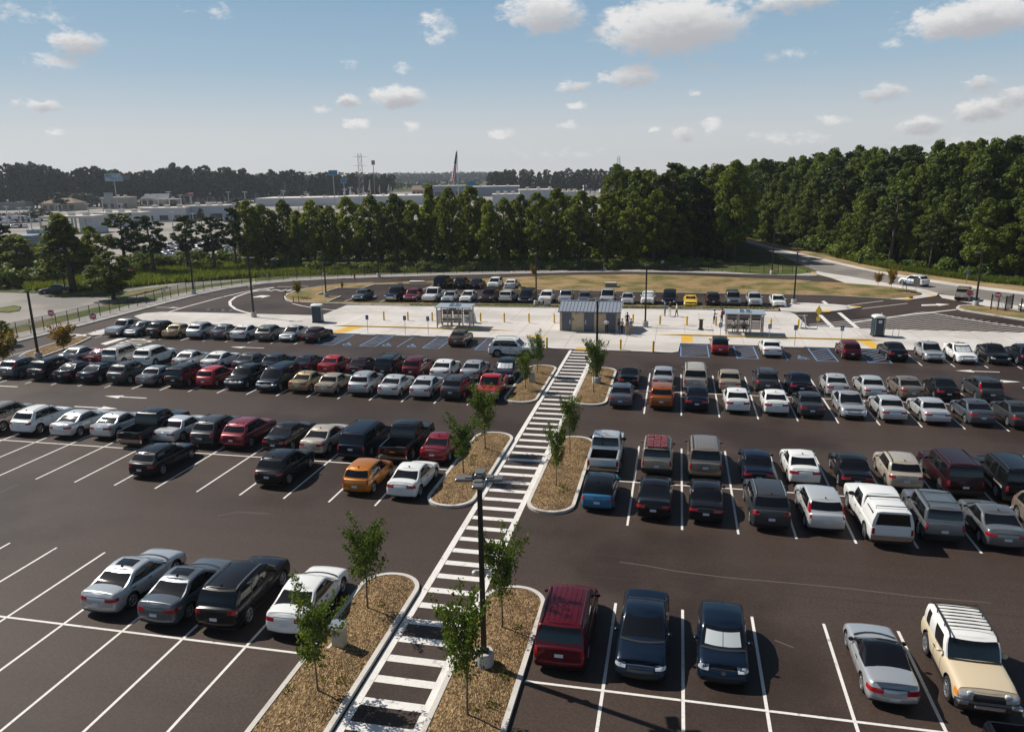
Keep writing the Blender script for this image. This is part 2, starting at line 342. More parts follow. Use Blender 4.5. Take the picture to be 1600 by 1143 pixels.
def style_f(S): return S['L'] > 4.4 and not S.get('chrome_grille') and not S.get('two_door')
def make_vehicle(name, S, label, cat, pm='silver'):
    L, W = S['L'], S['W']; sill = S.get('sill', .21); hw = W/2; hl = L/2
    rw = S.get('r', .335); ra = rw*1.17; wf, wr = S['wf']*1.0, S['wr']*1.0
    bowF, bowR = S.get('bowF', .16), S.get('bowR', .08); cF, cR = S.get('cF', .34), S.get('cR', .22)
    P = []   # half outline: front centre -> rear centre
    for f in (0, .3, .55, .70): P.append((hw*f, hl-bowF*f*f))
    y0 = hl-bowF*.49
    for k in range(1, 5):
        a = k/5*PI/2; P.append((hw*.70+hw*.29*math.sin(a), y0-(cF)*(1-math.cos(a))))
    nF = len(P)
    ys = set()
    for yw in (wf, wr):
        for k in range(9): ys.add(round(yw+ra*math.cos(PI*k/8), 4))
    if S.get('bed'): ys |= set(S['bed'])
    ys |= {hl-bowF*.49-cF-.02, 0.0, (wf+wr)/2+.45, (wf+wr)/2-.45, -hl+bowR*.56+cR+.02}
    ys = [y for y in sorted(ys, reverse=True) if -hl+bowR*.5+cR < y < y0-cF]
    for y in ys:
        q = abs(y)/hl; P.append((hw*(1-.035*q**3), y))
    iS = len(P)
    yr_ = -hl+bowR*.56
    for k in range(4, 0, -1):
        a = k/5*PI/2; P.append((hw*.75+hw*.225*math.sin(a), yr_+cR*(1-math.cos(a))))
    for f in (.75, .5, .25, 0): P.append((hw*f, -hl+bowR*f*f))
    n = len(P)
    N = []
    for i in range(n):
        a = P[max(i-1, 0)]; b = P[min(i+1, n-1)]
        d = Vector((b[0]-a[0], b[1]-a[1])).normalized(); q = Vector((-d.y, d.x))
        if i == 0: q = Vector((0, 1))
        if i == n-1: q = Vector((0, -1))
        if q.dot(Vector((P[i][0], P[i][1]*.3))) < 0: q = -q
        N.append(q)
    ztp = S['zt']
    def zt(y): return interp(y/hl, ztp)
    insS = S.get('insS', [(0, .06), (.12, .02), (.4, 0), (.62, .005), (.85, .035), (.95, .075), (1, .13)])
    insF = S.get('insF', [(0, .10), (.15, .02), (.4, 0), (.6, .03), (.8, .10), (.93, .20), (1, .34)])
    insR = S.get('insR', [(0, .12), (.15, .02), (.4, 0), (.6, .01), (.8, .04), (.94, .08), (1, .15)])
    def surf(i, z, off=0.0):
        """point of the body side at column i (float) and height z"""
        k = min(int(i), n-2); t = i-k
        px, py = lerp(P[k][0], P[k+1][0], t), lerp(P[k][1], P[k+1][1], t); q = (N[k]*(1-t)+N[k+1]*t).normalized()
        top = zt(py); zn = max(0, min(1, (z-sill)/(top-sill)))
        wfq = max(0, q.y)**1.5; wrq = max(0, -q.y)**1.5; ws = max(0, 1-wfq-wrq)
        ins = interp(zn, insS)*ws+interp(zn, insF)*wfq+interp(zn, insR)*wrq
        return (max(0, px-q.x*(ins-off)), py-q.y*(ins-off), z)
    def col_x(x, rear=False):
        rng = range(iS, n-1) if rear else range(0, nF)
        for k in rng:
            a, b = P[k][0], P[k+1][0]
            if min(a, b) <= x <= max(a, b): return k+(x-a)/(b-a) if b != a else k
        return n-1 if rear else 0
    def col_y(y):
        for k in range(nF-4, n-1):
            a, b = P[k][1], P[k+1][1]
            if b <= y <= a: return k+(a-y)/(a-b)
        return n-1
    zn_levels = (0, .10, .25, .45, .65, .82, .93, 1)
    V, F, FM = [], [], []
    def zb(y):
        z = sill
        for yw in (wf, wr):
            if abs(y-yw) < ra-1e-4: z = max(z, rw+math.sqrt(ra*ra-(y-yw)**2))
            elif abs(y-yw) < ra+1e-3: z = max(z, min(rw, rw))
        return z
    nl = len(zn_levels); idx = {}
    for sgn in (1, -1):
        for i in range(n):
            z0 = zb(P[i][1]) if nF-1 <= i < iS else sill
            z1 = zt(P[i][1])
            for l, v in enumerate(zn_levels):
                x, y, z = surf(i, lerp(z0, z1, v)); idx[(sgn, i, l)] = len(V); V.append((x*sgn, y, z))
    dark_v = S.get('clad', 0)
    for sgn in (1, -1):
        for i in range(n-1):
            for l in range(nl-1):
                q = (idx[(sgn, i, l)], idx[(sgn, i+1, l)], idx[(sgn, i+1, l+1)], idx[(sgn, i, l+1)])
                F.append(q if sgn > 0 else q[::-1]); FM.append(1 if l < dark_v or (l == 0) else 0)
    bed = S.get('bed'); US = (1, .85, .5, .17, -.17, -.5, -.85, -1); K = 7
    cap = {}
    for i in range(n):
        a = V[idx[(1, i, nl-1)]]
        for k in range(K+1):
            if k == 0: cap[(i, k)] = idx[(1, i, nl-1)]
            elif k == K: cap[(i, k)] = idx[(-1, i, nl-1)]
            else:
                u = US[k]; cap[(i, k)] = len(V); V.append((a[0]*u, a[1], a[2]+S.get('crown', .05)*(1-abs(u)**2.5)*min(1, a[0]/hw*1.2)))
    for i in range(n-1):
        ym = (V[cap[(i, 0)]][1]+V[cap[(i+1, 0)]][1])/2
        for k in range(K):
            if bed and bed[0] < ym < bed[1] and 0 < k < K-1: continue
            F.append((cap[(i, k)], cap[(i, k+1)], cap[(i+1, k+1)], cap[(i+1, k)])[::-1]); FM.append(0)
    # cabin
    C = S['cab']; rows = C.get('rows', (0, .05, .3, .6, .86, .92, .96, 1.0))
    w0, w1 = C['w0']*hw, C['w1']*hw
    cols = [('f', 0, 'ws'), ('f', .45, 'ws'), ('f', .92, 'p'), ('f', .97, 'p'), ('s', 0.0, 'p')]
    for fr, kind in C['side']: cols.append(('s', fr, kind))
    cols += [('s', 1.0, 'p'), ('r', .97, 'p'), ('r', .90, 'rw'), ('r', .45, 'rw'), ('r', 0, None)]
    cf, cr = C.get('cf', .10), C.get('cr', .08)
    def zroof(y):
        yc = (C['yf1']+C['yr1'])/2+C.get('yc', .1); h = (C['yf1']-C['yr1'])/2
        return C['z']-C.get('arch', .05)*((y-yc)/h)**2
    def cabpt(c, t):
        kind, f, _ = c
        yf, yr = lerp(C['yf0'], C['yf1'], t), lerp(C['yr0'], C['yr1'], t); w = lerp(w0, w1, t)+.03*math.sin(PI*t)*C.get('bulge', 1); rd = max(0, (t-.80)/.20)**2*.085; w -= rd; yf -= rd*1.4; yr += rd*1.4
        bf, br = C.get('bf', .16), C.get('br', .07)
        cfx = min(cf, .12)
        if kind == 'f': x, y = w*f*.965, yf-bf*f*f
        elif kind == 'r': x, y = w*f*.975, yr+br*f*f
        else:
            ya, yb_ = yf-bf-cf, yr+br+cr
            y = lerp(ya, yb_, f); q = (y-(ya+yb_)/2)/((ya-yb_)/2); x = w*(1-.03*q*q)
        base = zt(y)-.035+(.03 if abs(x) < .6*w else 0)
        if kind in 'fr' : base = zt(y)-.02
        tz = t if t < .80 else .80+.20*(1-(1-(t-.80)/.20)**1.6)
        return (x, y, lerp(base, zroof(y), tz))
    cv = {}
    for sgn in (1, -1):
        for j, c in enumerate(cols):
            for l, t in enumerate(rows):
                x, y, z = cabpt(c, t); cv[(sgn, j, l)] = len(V); V.append((x*sgn, y, z))
    nr = len(rows); parts = {'ws': [], 'rw': []}; wgrp = 0; pil = []
    for sgn in (1, -1):
        for j in range(len(cols)-1):
            kind = cols[j][2]
            if kind == 'p': wgrp += 1
            for l in range(nr-1):
                q = (cv[(sgn, j, l)], cv[(sgn, j+1, l)], cv[(sgn, j+1, l+1)], cv[(sgn, j, l+1)]); q = q if sgn > 0 else q[::-1]
                t0, t1 = rows[l], rows[l+1]
                if kind == 'ws' and t1 <= .93 : parts['ws'].append(q)
                elif kind == 'rw' and C.get('rw0', .05) <= t0+1e-6 and t1 <= C.get('rw1', .93): parts['rw'].append(q)
                elif kind == 'w' and .045 <= t0 and t1 <= .87: parts.setdefault(('w', sgn, wgrp), []).append(q)
                elif kind == 'b' and .045 <= t0 and t1 <= .87: F.append(q); FM.append(1)
                elif kind == 'rw' and S.get('hatch_dark') and t0 >= .85: F.append(q); FM.append(0)
                else: F.append(q); FM.append(2 if C.get('top2') else 0)
    rc = {}
    for j in range(len(cols)):
        a = V[cv[(1, j, nr-1)]]
        for k in range(K+1):
            if k == 0: rc[(j, k)] = cv[(1, j, nr-1)]
            elif k == K: rc[(j, k)] = cv[(-1, j, nr-1)]
            else:
                u = 1-2*k/K; rc[(j, k)] = len(V); V.append((a[0]*u, a[1], a[2]+C.get('crown', .05)*(1-abs(u)**2.2)*min(1, a[0]/w1*1.1)))
    for j in range(len(cols)-1):
        for k in range(K):
            F.append((rc[(j, k)], rc[(j, k+1)], rc[(j+1, k+1)], rc[(j+1, k)])[::-1]); FM.append(2 if C.get('top2') else 0)
    root = thing(name, (0, -400, 0), 0, label, cat)
    def mk(nm, faces, mats, fm=None, par=root, ang=38):
        used = sorted({i for f in faces for i in f}); mp_ = {u: k for k, u in enumerate(used)}
        me = bpy.data.meshes.new(nm); me.from_pydata([V[u] for u in used], [], [tuple(mp_[i] for i in f) for f in faces])
        for m in mats: me.materials.append(m)
        if fm: me.polygons.foreach_set('material_index', fm)
        b = bmesh.new(); b.from_mesh(me); bmesh.ops.remove_doubles(b, verts=b.verts, dist=.0008); None
        b.to_mesh(me); b.free()
        me.polygons.foreach_set('use_smooth', [True]*len(me.polygons)); me.set_sharp_from_angle(angle=R(ang)); me.update()
        o = bpy.data.objects.new(nm, me); COL.objects.link(o); o.parent = par
        return o
    yB = cabpt(('s', C.get('bp', .42), ''), 0)[1]
    def onbody(q, sd):
        i = len(V); q = [(p[0]*sd, p[1], p[2]) for p in q]; V.extend(q if sd > 0 else q[::-1]); F.append((i, i+1, i+2, i+3)); FM.append(1)
    seam = [yB, cabpt(('s', .02, ''), 0)[1]-.05]+([cabpt(('s', .85, ''), 0)[1]] if not S.get('two_door') else [])
    for sd in (1, -1):
        for ys_ in S.get('doors', (yB+.12, yB-.85)):
            s_ = col_y(ys_); s2 = col_y(ys_-.22); za = zt(ys_)*.82
            onbody([surf(s_, za, .022), surf(s2, za, .022), surf(s2, za+.04, .022), surf(s_, za+.04, .022)], sd)
        for ys_ in seam:
            s_ = col_y(ys_+.008); s2 = col_y(ys_-.008); zlo = max(zb(ys_)+.02, sill+.1); g = [lerp(zlo, zt(ys_)*.97, k/5) for k in range(6)]
            for a, c in zip(g, g[1:]): onbody([surf(s_, a, .004), surf(s2, a, .004), surf(s2, c, .004), surf(s_, c, .004)], sd)
    for sd in (1, -1):
        for ua, ub in ((0, .35), (.35, .7), (.7, .95)):
            q = []
            for u, t in ((ua, .012), (ub, .012)):
                x, y, z = cabpt(('f', u, ''), t); q.append((x, y+.015, z))
            p1_, p2_ = q; f1_, f2_ = (p1_[0], p1_[1]+.11), (p2_[0], p2_[1]+.11)
            def zc(x, y): return zt(y)+S.get('crown', .05)*(1-abs(min(1, x/hw))**2.5)+.012
            onbody([(p1_[0], p1_[1], zc(*p1_[:2])), (p2_[0], p2_[1], zc(*p2_[:2])), (*f2_, zc(*f2_)), (*f1_, zc(*f1_))], sd)
    if S.get('ribs'):
        for u in (-.6, -.36, -.12, .12, .36, .6):
            ya, yb2 = C['yf1']-.3, C['yr1']+.3; m = 6
            for k in range(m):
                a, c = lerp(ya, yb2, k/m), lerp(ya, yb2, (k+1)/m); h = C.get('crown', .05)*(1-abs(u)**2.2)
                i = len(V); V.extend([(u*w1-.03, a, zroof(a)+h+.010), (u*w1+.03, a, zroof(a)+h+.010), (u*w1+.03, c, zroof(c)+h+.010), (u*w1-.03, c, zroof(c)+h+.010)]); F.append((i+3, i+2, i+1, i)); FM.append(0)
    body = mk('body', F, [PAINT[pm], TRIM]+([WHITE_PAINT_TRIM] if C.get('top2') == 'white' else [GLASS] if C.get('top2') else []), FM); body.data['painted'] = 1
    mk('windscreen', parts['ws'], [GLASS]); mk('rear_window', parts['rw'], [GLASS])
    for k in parts:
        if k[0] == 'w' and k != 'ws': mk('side_window', parts[k], [GLASS])
    # underside
    b = MB(); b.box(-hw+.25, hw-.25, -hl+.25, hl-.3, .17, .62); b.box(-hw+.1, hw-.1, wr+ra+.03, wf-ra-.03, .18, .4)
    b.box(-hw+.12, hw-.12, -hl+.2, wr-ra-.02, .22, .5); b.box(-hw+.12, hw-.12, wf+ra+.02, hl-.35, .2, .5)
    b.build('underbody', TRIM, root)
    for sx in (1, -1):
        for yw in (wf, wr):
            w = bpy.data.objects.new('wheel', WHEEL_ME); COL.objects.link(w); w.parent = root; k = rw/.335
            w.location = (sx*(hw-.13), yw, rw); w.scale = (k, k, k); w.rotation_euler = (random.random()*2, 0, 0 if sx > 0 else PI)
            r = bpy.data.objects.new('rim', RIM_ME); COL.objects.link(r); r.parent = w
    def patch(nm, s0, s1, z0, z1, m, off=.008, side=0, nu=6, nv=3, par=root, skew=0.0, obj=True):
        """plate lying on the body between columns s0..s1 and heights z0..z1"""
        b = MB()
        for sg in ((1, -1) if side == 0 else (side,)):
            g = []
            for a in range(nu+1):
                for c in range(nv+1):
                    f = a/nu; zz = lerp(z0, z1, c/nv)+skew*f
                    x, y, z = surf(lerp(s0, s1, f), zz, off); g.append((x*sg, y, z))
            i0 = len(b.v); b.v += g
            for a in range(nu):
                for c in range(nv):
                    q = (i0+a*(nv+1)+c, i0+(a+1)*(nv+1)+c, i0+(a+1)*(nv+1)+c+1, i0+a*(nv+1)+c+1)
                    b.f.append(q if sg > 0 else q[::-1]); b.m.append(0)
        return b.build(nm, m, par, smooth=True)
    zf, zr_ = zt(hl-.1), zt(-hl+.05)
    hl0, hl1 = S.get('head_z', (zf*.80, zf*.95))
    for sd in (1, -1):
        h = patch('headlight', col_x(hw*S.get('head_x', .58)), nF-2+S.get('head_wrap', 1.2), hl0, hl1, LAMP, .01, sd, skew=.03)
    if S.get('amber'):
        for sd in (1, -1): patch('indicator_lamp', nF-2, nF+.6, hl0, hl1, AMBER, .013, sd)
    g0, g1 = S.get('grille_z', (zf*.70, zf*.92)); patch('grille', 0, col_x(hw*S.get('grille_x', .5)), g0, g1, TRIM if not S.get('chrome_grille') else CHROME, .006)
    if S.get('front_strip', style_f(S)): patch('grille_trim', 0, col_x(hw*.62), g1-.012, g1+.022, CHROME, .014, nu=5, nv=1)
    patch('front_bumper_intake', 0, col_x(hw*.66), sill+.06, sill+.22, TRIM, .006)
    style = S.get('tail', 'h')
    t0, t1 = S.get('tail_z', (zr_*.74, zr_*.90))
    for sd in (1, -1):
        if style == 'h': patch('tail_light', iS-.6, col_x(hw*S.get('tail_x', .55), True), t0, t1, TAIL, .01, sd)
        else: patch('tail_light', iS+1.2, col_x(hw*.80, True), t0, t1, TAIL, .012, sd, nu=4, nv=4)
    if S.get('tail_high'):   # lamps climbing the rear pillars
        for sd in (1, -1):
            b = MB(); pts = []
            j0 = len(cols)-4
            for t in (.05, .3, .55, .8):
                a = cabpt(cols[j0], t); c = cabpt(cols[j0+1], t); d = cabpt(('s', .965, 'p'), t)
                pts.append(((d[0]+.012)*sd, d[1], d[2])); pts.append((a[0]*sd*1.015, a[1]-.012, a[2])); pts.append((c[0]*sd, c[1]-.016, c[2]))
            b.v = pts
            for r_ in range(3):
                for k in range(2):
                    q = (r_*3+k, r_*3+k+1, r_*3+k+4, r_*3+k+3); b.f.append(q if sd > 0 else q[::-1]); b.m.append(0)
            b.build('tail_light', TAIL, root)
    pz = S.get('plate_z', (zr_*.66, zr_*.66+.13)); x0 = col_x(.16, True)
    patch('licence_plate', x0, n-1, pz[0], pz[1], PLATE, .012, nu=3)
    if not S.get('bumper'): patch('rear_valance', iS+2, n-1, sill+.01, sill+.13, TRIM, .012, nu=8)
    if S.get('strip', style == 'h'): patch('trunk_trim', col_x(hw*.52, True), n-1, t1+.012, t1+.035, CHROME if S.get('strip') else TRIM, .010, nu=4, nv=1)
    if S.get('bumper'):
        mB = CHROME if S['bumper'] == 'chrome' else TRIM
        patch('rear_bumper', iS+1, n-1, sill+.08, sill+.32, mB, .05, nu=8)
        patch('front_bumper', 0, nF-1, sill+.05, sill+.30, mB, .05, nu=8)
    for sd in (1, -1):   # mirrors
        a = cabpt(('s', .04, ''), .12); b = MB(); cx = (abs(a[0])+.13); ms = S.get('mirror', 1.0)
        rings = []
        for (yy, sx, sz) in ((-.05, .085, .055), (-.045, .10, .07), (.02, .10, .07), (.07, .06, .045)):
            rings.append([((cx+sx*ms*math.cos(2*PI*k/10))*sd, a[1]-.02+yy, a[2]+.06+sz*ms*math.sin(2*PI*k/10)) for k in range(10)])
        b.loft(rings if sd > 0 else [r[::-1] for r in rings]); b.box(min((cx-.16)*sd, (cx-.04)*sd), max((cx-.16)*sd, (cx-.04)*sd), a[1]-.03, a[1]+.01, a[2]+.03, a[2]+.07)
        o = b.build('mirror', PAINT[pm] if not S.get('mirror_black') else TRIM, root, smooth=True, angle=R(50))
        if not S.get('mirror_black'): o.data['painted'] = 1
    if S.get('rails'):
        y1, y2 = C['yf1']-.35, C['yr1']+.15
        for sd in (1, -1):
            b = MB(); x = w1*.86*sd
            b.tube([(x, lerp(y1, y2, k/8), zroof(lerp(y1, y2, k/8))+.03+.045*min(1, math.sin(PI*k/8)*3)) for k in range(9)], .024, 6); b.build('roof_rail', S.get('rail_mat', TRIM), root)
        if S['rails'] == 2:
            for f in (.2, .75):
                y = lerp(y1, y2, f); b = MB(); b.tube([(-w1*.86, y, zroof(y)+.085), (w1*.86, y, zroof(y)+.085)], .02, 6); b.build('roof_crossbar', TRIM, root)
    if S.get('sunroof'):
        b = MB(); y1, y2 = C['yf1']-.42, C['yf1']-.95; x = w1*.58
        for (a, c) in ((0, .5), (.5, 1)):
            ya, yb2 = lerp(y1, y2, a), lerp(y1, y2, c); h = C.get('crown', .05)
            pts = [(-x, ya), (0, ya), (x, ya)], [(-x, yb2), (0, yb2), (x, yb2)]
            for k in range(2):
                q = [(pts[0][k]), (pts[1][k]), (pts[1][k+1]), (pts[0][k+1])]
                b.quad(*[(p[0], p[1], zroof(p[1])+h*(1-abs(p[0]/w1)**2.2)*1.0+.008) for p in q])
        b.build('sunroof', GLASS, root)
    if S.get('antenna', 1):
        b = MB(); y = C['yr1']+.28; z = zroof(y)+C.get('crown', .05)
        b.loft([[(-.03, y+.09, z-.01), (.03, y+.09, z-.01), (.03, y-.07, z-.01), (-.03, y-.07, z-.01)], [(-.008, y-.03, z+.07), (.008, y-.03, z+.07), (.008, y-.07, z+.07), (-.008, y-.07, z+.07)]])
        b.build('antenna', TRIM, root)
    if S.get('spoiler'):
        b = MB(); y = -hl+.16; z = zt(y)+.09
        b.loft([[(-hw*.74+hw*1.48*k/8, y+dy, z+dz+.02*(1-(k/4-1)**2)) for k in range(9)] for dy, dz in ((.12, -.03), (.0, .02), (-.1, .045), (-.1, .02), (0, -.02), (.12, -.05))], cap=False, closed=False)
        o = b.build('spoiler', PAINT[pm], root, smooth=True); o.data['painted'] = 1
    if bed:
        y0b, y1b = bed; x = .85*(hw-.062); zt_ = zt((y0b+y1b)/2)-.02; zf_ = zt_-.50
        b = MB(); b.cur = 0
        yb0, yb1 = y0b, y1b
        # cargo box seen from above: floor and the four inner faces
        b.quad((-x, yb0, zf_), (x, yb0, zf_), (x, yb1, zf_), (-x, yb1, zf_))
        for (pa, pb) in (((-x, yb0), (-x, yb1)), ((-x, yb1), (x, yb1)), ((x, yb1), (x, yb0)), ((x, yb0), (-x, yb0))):
            b.quad((*pa, zf_), (*pb, zf_), (*pb, zt_+.035), (*pa, zt_+.035))
        for k in range(9):
            xx = -x+2*x*(k+.5)/9; b.box(xx-.04, xx+.04, yb0, yb1, zf_, zf_+.02)
        b.build('cargo_bed', S.get('bed_mat', TRIM), root)
        b = MB()
        for sd in (1, -1): b.box(min(sd*x, sd*(x+.09)), max(sd*x, sd*(x+.09)), yb0-.06, yb1, zt_+.03, zt_+.075)
        b.box(-x, x, yb0-.07, yb0, zt_+.03, zt_+.075); b.box(-x, x, yb1, yb1+.05, zt_+.03, zt_+.075)
        o = b.build('bed_rail', S.get('rail_mat', CHROME if S.get('bed_chrome') else PAINT[pm]), root)
        if not S.get('bed_chrome'): o.data['painted'] = 1
    root['_w'] = 0
    del root['_w']
    return root, dict(cabpt=cabpt, surf=surf, zroof=zroof, zt=zt, w1=w1, cols=cols, C=C, hw=hw, hl=hl, iS=iS, nF=nF, n=n, col_y=col_y, col_x=col_x, patch=patch)

def cabspec(yf0, yf1, yr0, yr1, z, w0=.94, w1=.79, **k): return dict(yf0=yf0, yf1=yf1, yr0=yr0, yr1=yr1, z=z, w0=w0, w1=w1, **k)
SIDE4 = [(.07, 'w'), (.42, 'b'), (.45, 'w'), (.88, 'p')]
SIDE6 = [(.06, 'w'), (.34, 'b'), (.365, 'w'), (.62, 'b'), (.645, 'w'), (.93, 'p')]
SPEC = {}
SPEC['sedan'] = dict(L=4.85, W=1.83, wf=1.42, wr=-1.38, zt=[(-1, 1.00), (-.9, 1.06), (-.62, 1.04), (-.2, .97), (.3, .94), (.42, .94), (.72, .87), (.93, .75), (1, .67)], bowR=.14, cR=.3,
    cab=cabspec(1.20, .30, -1.92, -1.00, 1.46, side=SIDE4, bp=.43, bf=.2, arch=.07), sunroof=0, tail_x=.48, tail_z=(.76, .92), plate_z=(.60, .73))
SPEC['sedan_sunroof'] = dict(SPEC['sedan'], sunroof=1, L=4.92)
SPEC['old_sedan'] = dict(L=4.80, W=1.79, wf=1.40, wr=-1.32, zt=[(-1, .92), (-.9, .96), (-.62, .98), (-.2, .93), (.3, .90), (.42, .89), (.72, .81), (.93, .70), (1, .64)], bowR=.06, cR=.18,
    cab=cabspec(.98, .32, -1.48, -1.05, 1.41, w1=.81, side=SIDE4, bp=.45, bf=.16, arch=.05), tail_x=.45, tail_z=(.72, .86), plate_z=(.56, .68), antenna=0, chrome_handles=0)
SPEC['compact'] = dict(L=4.52, W=1.78, wf=1.34, wr=-1.30, zt=[(-1, 1.0), (-.9, 1.06), (-.62, 1.03), (-.2, .96), (.3, .92), (.42, .92), (.72, .85), (.93, .74), (1, .66)], bowR=.12,
    cab=cabspec(1.18, .28, -1.78, -.95, 1.47, side=SIDE4, bp=.42, bf=.2, arch=.08), tail_x=.42, tail_z=(.78, .95), plate_z=(.62, .74))
SPEC['coupe'] = dict(L=4.50, W=1.75, wf=1.30, wr=-1.26, r=.32, zt=[(-1, .84), (-.93, .92), (-.7, .92), (-.2, .90), (.3, .86), (.45, .84), (.72, .77), (.93, .62), (1, .54)], bowR=.16, cR=.35, bowF=.22, cF=.4,
    cab=cabspec(.95, .12, -1.72, -.72, 1.30, w0=.90, w1=.76, side=[(.07, 'w'), (.50, 'b'), (.53, 'w'), (.80, 'p')], bp=.52, bf=.24, br=.22, arch=.06, top2='black', rw1=.96), tail_x=.42, tail_z=(.62, .78), plate_z=(.42, .54), two_door=1, spoiler=1, antenna=0, mirror_black=1, doors=(-.25,))
SPEC['sports'] = dict(L=4.45, W=1.92, wf=1.30, wr=-1.30, r=.33, sill=.14, zt=[(-1, .80), (-.9, .86), (-.5, .86), (-.2, .82), (.3, .78), (.45, .76), (.72, .64), (.93, .50), (1, .42)], bowF=.3, cF=.45,
    cab=cabspec(.95, -.05, -1.5, -.55, 1.13, w0=.84, w1=.68, side=[(.1, 'w'), (.6, 'p')], bp=.5, bf=.22, arch=.05), two_door=1, head_z=(.42, .54), head_x=.62, tail_z=(.6, .7), plate_z=(.4, .5), antenna=0, spoiler=1, doors=(-.25,), grille_z=(.2, .3))
SPEC['hatch'] = dict(L=4.15, W=1.74, wf=1.24, wr=-1.26, zt=[(-1, .96), (-.9, .99), (-.6, 1.01), (-.2, .97), (.3, .93), (.45, .93), (.72, .90), (.93, .78), (1, .68)], bowF=.14, bowR=.14, cR=.3, insR=[(0, .1), (.15, .02), (.4, 0), (.7, .02), (1, .08)],
    cab=cabspec(1.28, .42, -1.93, -1.60, 1.55, w1=.81, side=[(.06, 'w'), (.45, 'b'), (.48, 'w'), (.86, 'p')], bp=.47, arch=.10, rw0=.25, br=.12, rows=(0, .05, .25, .6, .86, .92, .96, 1)), tail='v', tail_z=(.74, .98), plate_z=(.55, .68))
SPEC['hatch_dark'] = dict(SPEC['hatch'], cab=dict(SPEC['hatch']['cab'], top2='black'))
SPEC['golf'] = dict(SPEC['hatch'], L=4.27, W=1.79, zt=[(-1, .96), (-.9, .99), (-.6, 1.01), (-.2, .98), (.3, .95), (.45, .94), (.72, .87), (.93, .76), (1, .68)], cab=dict(SPEC['hatch']['cab'], z=1.47, yf0=1.12, yf1=.35, yr0=-1.96, yr1=-1.55), head_z=(.62, .76), grille_z=(.66, .74))
SPEC['mini'] = dict(SPEC['hatch'], L=4.05, W=1.78, wf=1.2, wr=-1.25, r=.33, clad=1, cab=dict(SPEC['hatch']['cab'], z=1.54, yf0=1.05, yf1=.45, yr0=-1.86, yr1=-1.52, w1=.85, side=[(.06, 'w'), (.45, 'b'), (.47, 'w'), (.93, 'p')], top2='black', crown=.04), tail_z=(.70, .95))
SPEC['suv'] = dict(L=4.60, W=1.86, wf=1.33, wr=-1.32, r=.355, sill=.26, clad=1, zt=[(-1, 1.02), (-.9, 1.08), (-.6, 1.10), (-.2, 1.08), (.3, 1.06), (.42, 1.06), (.72, 1.02), (.93, .90), (1, .80)], bowF=.16, bowR=.10, cR=.26,
    insF=[(0, .12), (.15, .03), (.4, 0), (.7, .03), (.9, .12), (1, .26)], insR=[(0, .14), (.15, .03), (.4, 0), (.7, .02), (1, .07)],
    cab=cabspec(1.15, .42, -2.10, -1.62, 1.66, w1=.82, side=[(.06, 'w'), (.36, 'b'), (.385, 'w'), (.66, 'b'), (.68, 'w'), (.90, 'p')], bp=.37, arch=.09, rw0=.3, br=.1, rows=(0, .05, .3, .6, .86, .92, .96, 1)), tail='h', tail_x=.62, tail_z=(.86, 1.02), plate_z=(.66, .79), rails=1, doors=None)
SPEC['suv'].pop('doors')
SPEC['suv_round'] = dict(SPEC['suv'], L=4.55, rails=0, tail_high=1, tail='v', tail_z=(.86, 1.05), cab=dict(SPEC['suv']['cab'], yr0=-2.08, yr1=-1.68, z=1.67))
SPEC['suv_long'] = dict(SPEC['suv'], L=4.98, W=1.95, wf=1.45, wr=-1.42, r=.375, zt=[(-1, 1.06), (-.9, 1.12), (-.6, 1.14), (-.2, 1.12), (.3, 1.11), (.42, 1.11), (.72, 1.07), (.93, .96), (1, .86)],
    cab=cabspec(1.20, .55, -2.30, -1.95, 1.76, w1=.85, side=SIDE6, bp=.35, arch=.06, rw0=.3, br=.08, rows=(0, .05, .3, .6, .86, .92, .96, 1)), tail_z=(.92, 1.10), rails=1)
SPEC['suv_boxy'] = dict(SPEC['suv'], L=4.75, W=1.90, wf=1.42, wr=-1.38, r=.37, bowF=.08, cF=.2, bowR=.05, cR=.14, zt=[(-1, 1.06), (-.9, 1.10), (-.6, 1.12), (-.2, 1.12), (.3, 1.10), (.42, 1.10), (.72, 1.07), (.93, 1.00), (1, .94)],
    insF=[(0, .1), (.15, .02), (.4, 0), (.8, .02), (1, .12)],
    cab=cabspec(.98, .58, -2.28, -2.08, 1.76, w1=.87, side=SIDE6, bp=.35, arch=.03, rw0=.3, br=.04, rows=(0, .05, .3, .6, .86, .92, .96, 1)), tail='v', tail_z=(.78, 1.08), rails=2, bumper='black', head_z=(.80, .96), head_wrap=.6, antenna=0)
SPEC['suv_tall'] = dict(SPEC['suv_boxy'], L=5.1, W=2.0, wf=1.55, wr=-1.45, r=.40, cab=dict(SPEC['suv_boxy']['cab'], yf0=1.15, yf1=.72, yr0=-2.46, yr1=-2.25, z=1.9), rails=1)
SPEC['wagon'] = dict(SPEC['sedan'], L=4.80, zt=[(-1, .96), (-.9, 1.0), (-.6, 1.0), (-.2, .98), (.3, .95), (.42, .94), (.72, .86), (.93, .74), (1, .66)], bowR=.1, insR=[(0, .12), (.15, .02), (.4, 0), (.7, .02), (1, .06)],
    cab=cabspec(1.10, .35, -2.28, -1.72, 1.50, w1=.80, side=SIDE6, bp=.35, arch=.09, rw0=.3, br=.08, rows=(0, .05, .3, .6, .86, .92, .96, 1)), rails=1, tail_x=.6, tail_z=(.72, .88), plate_z=(.55, .68))
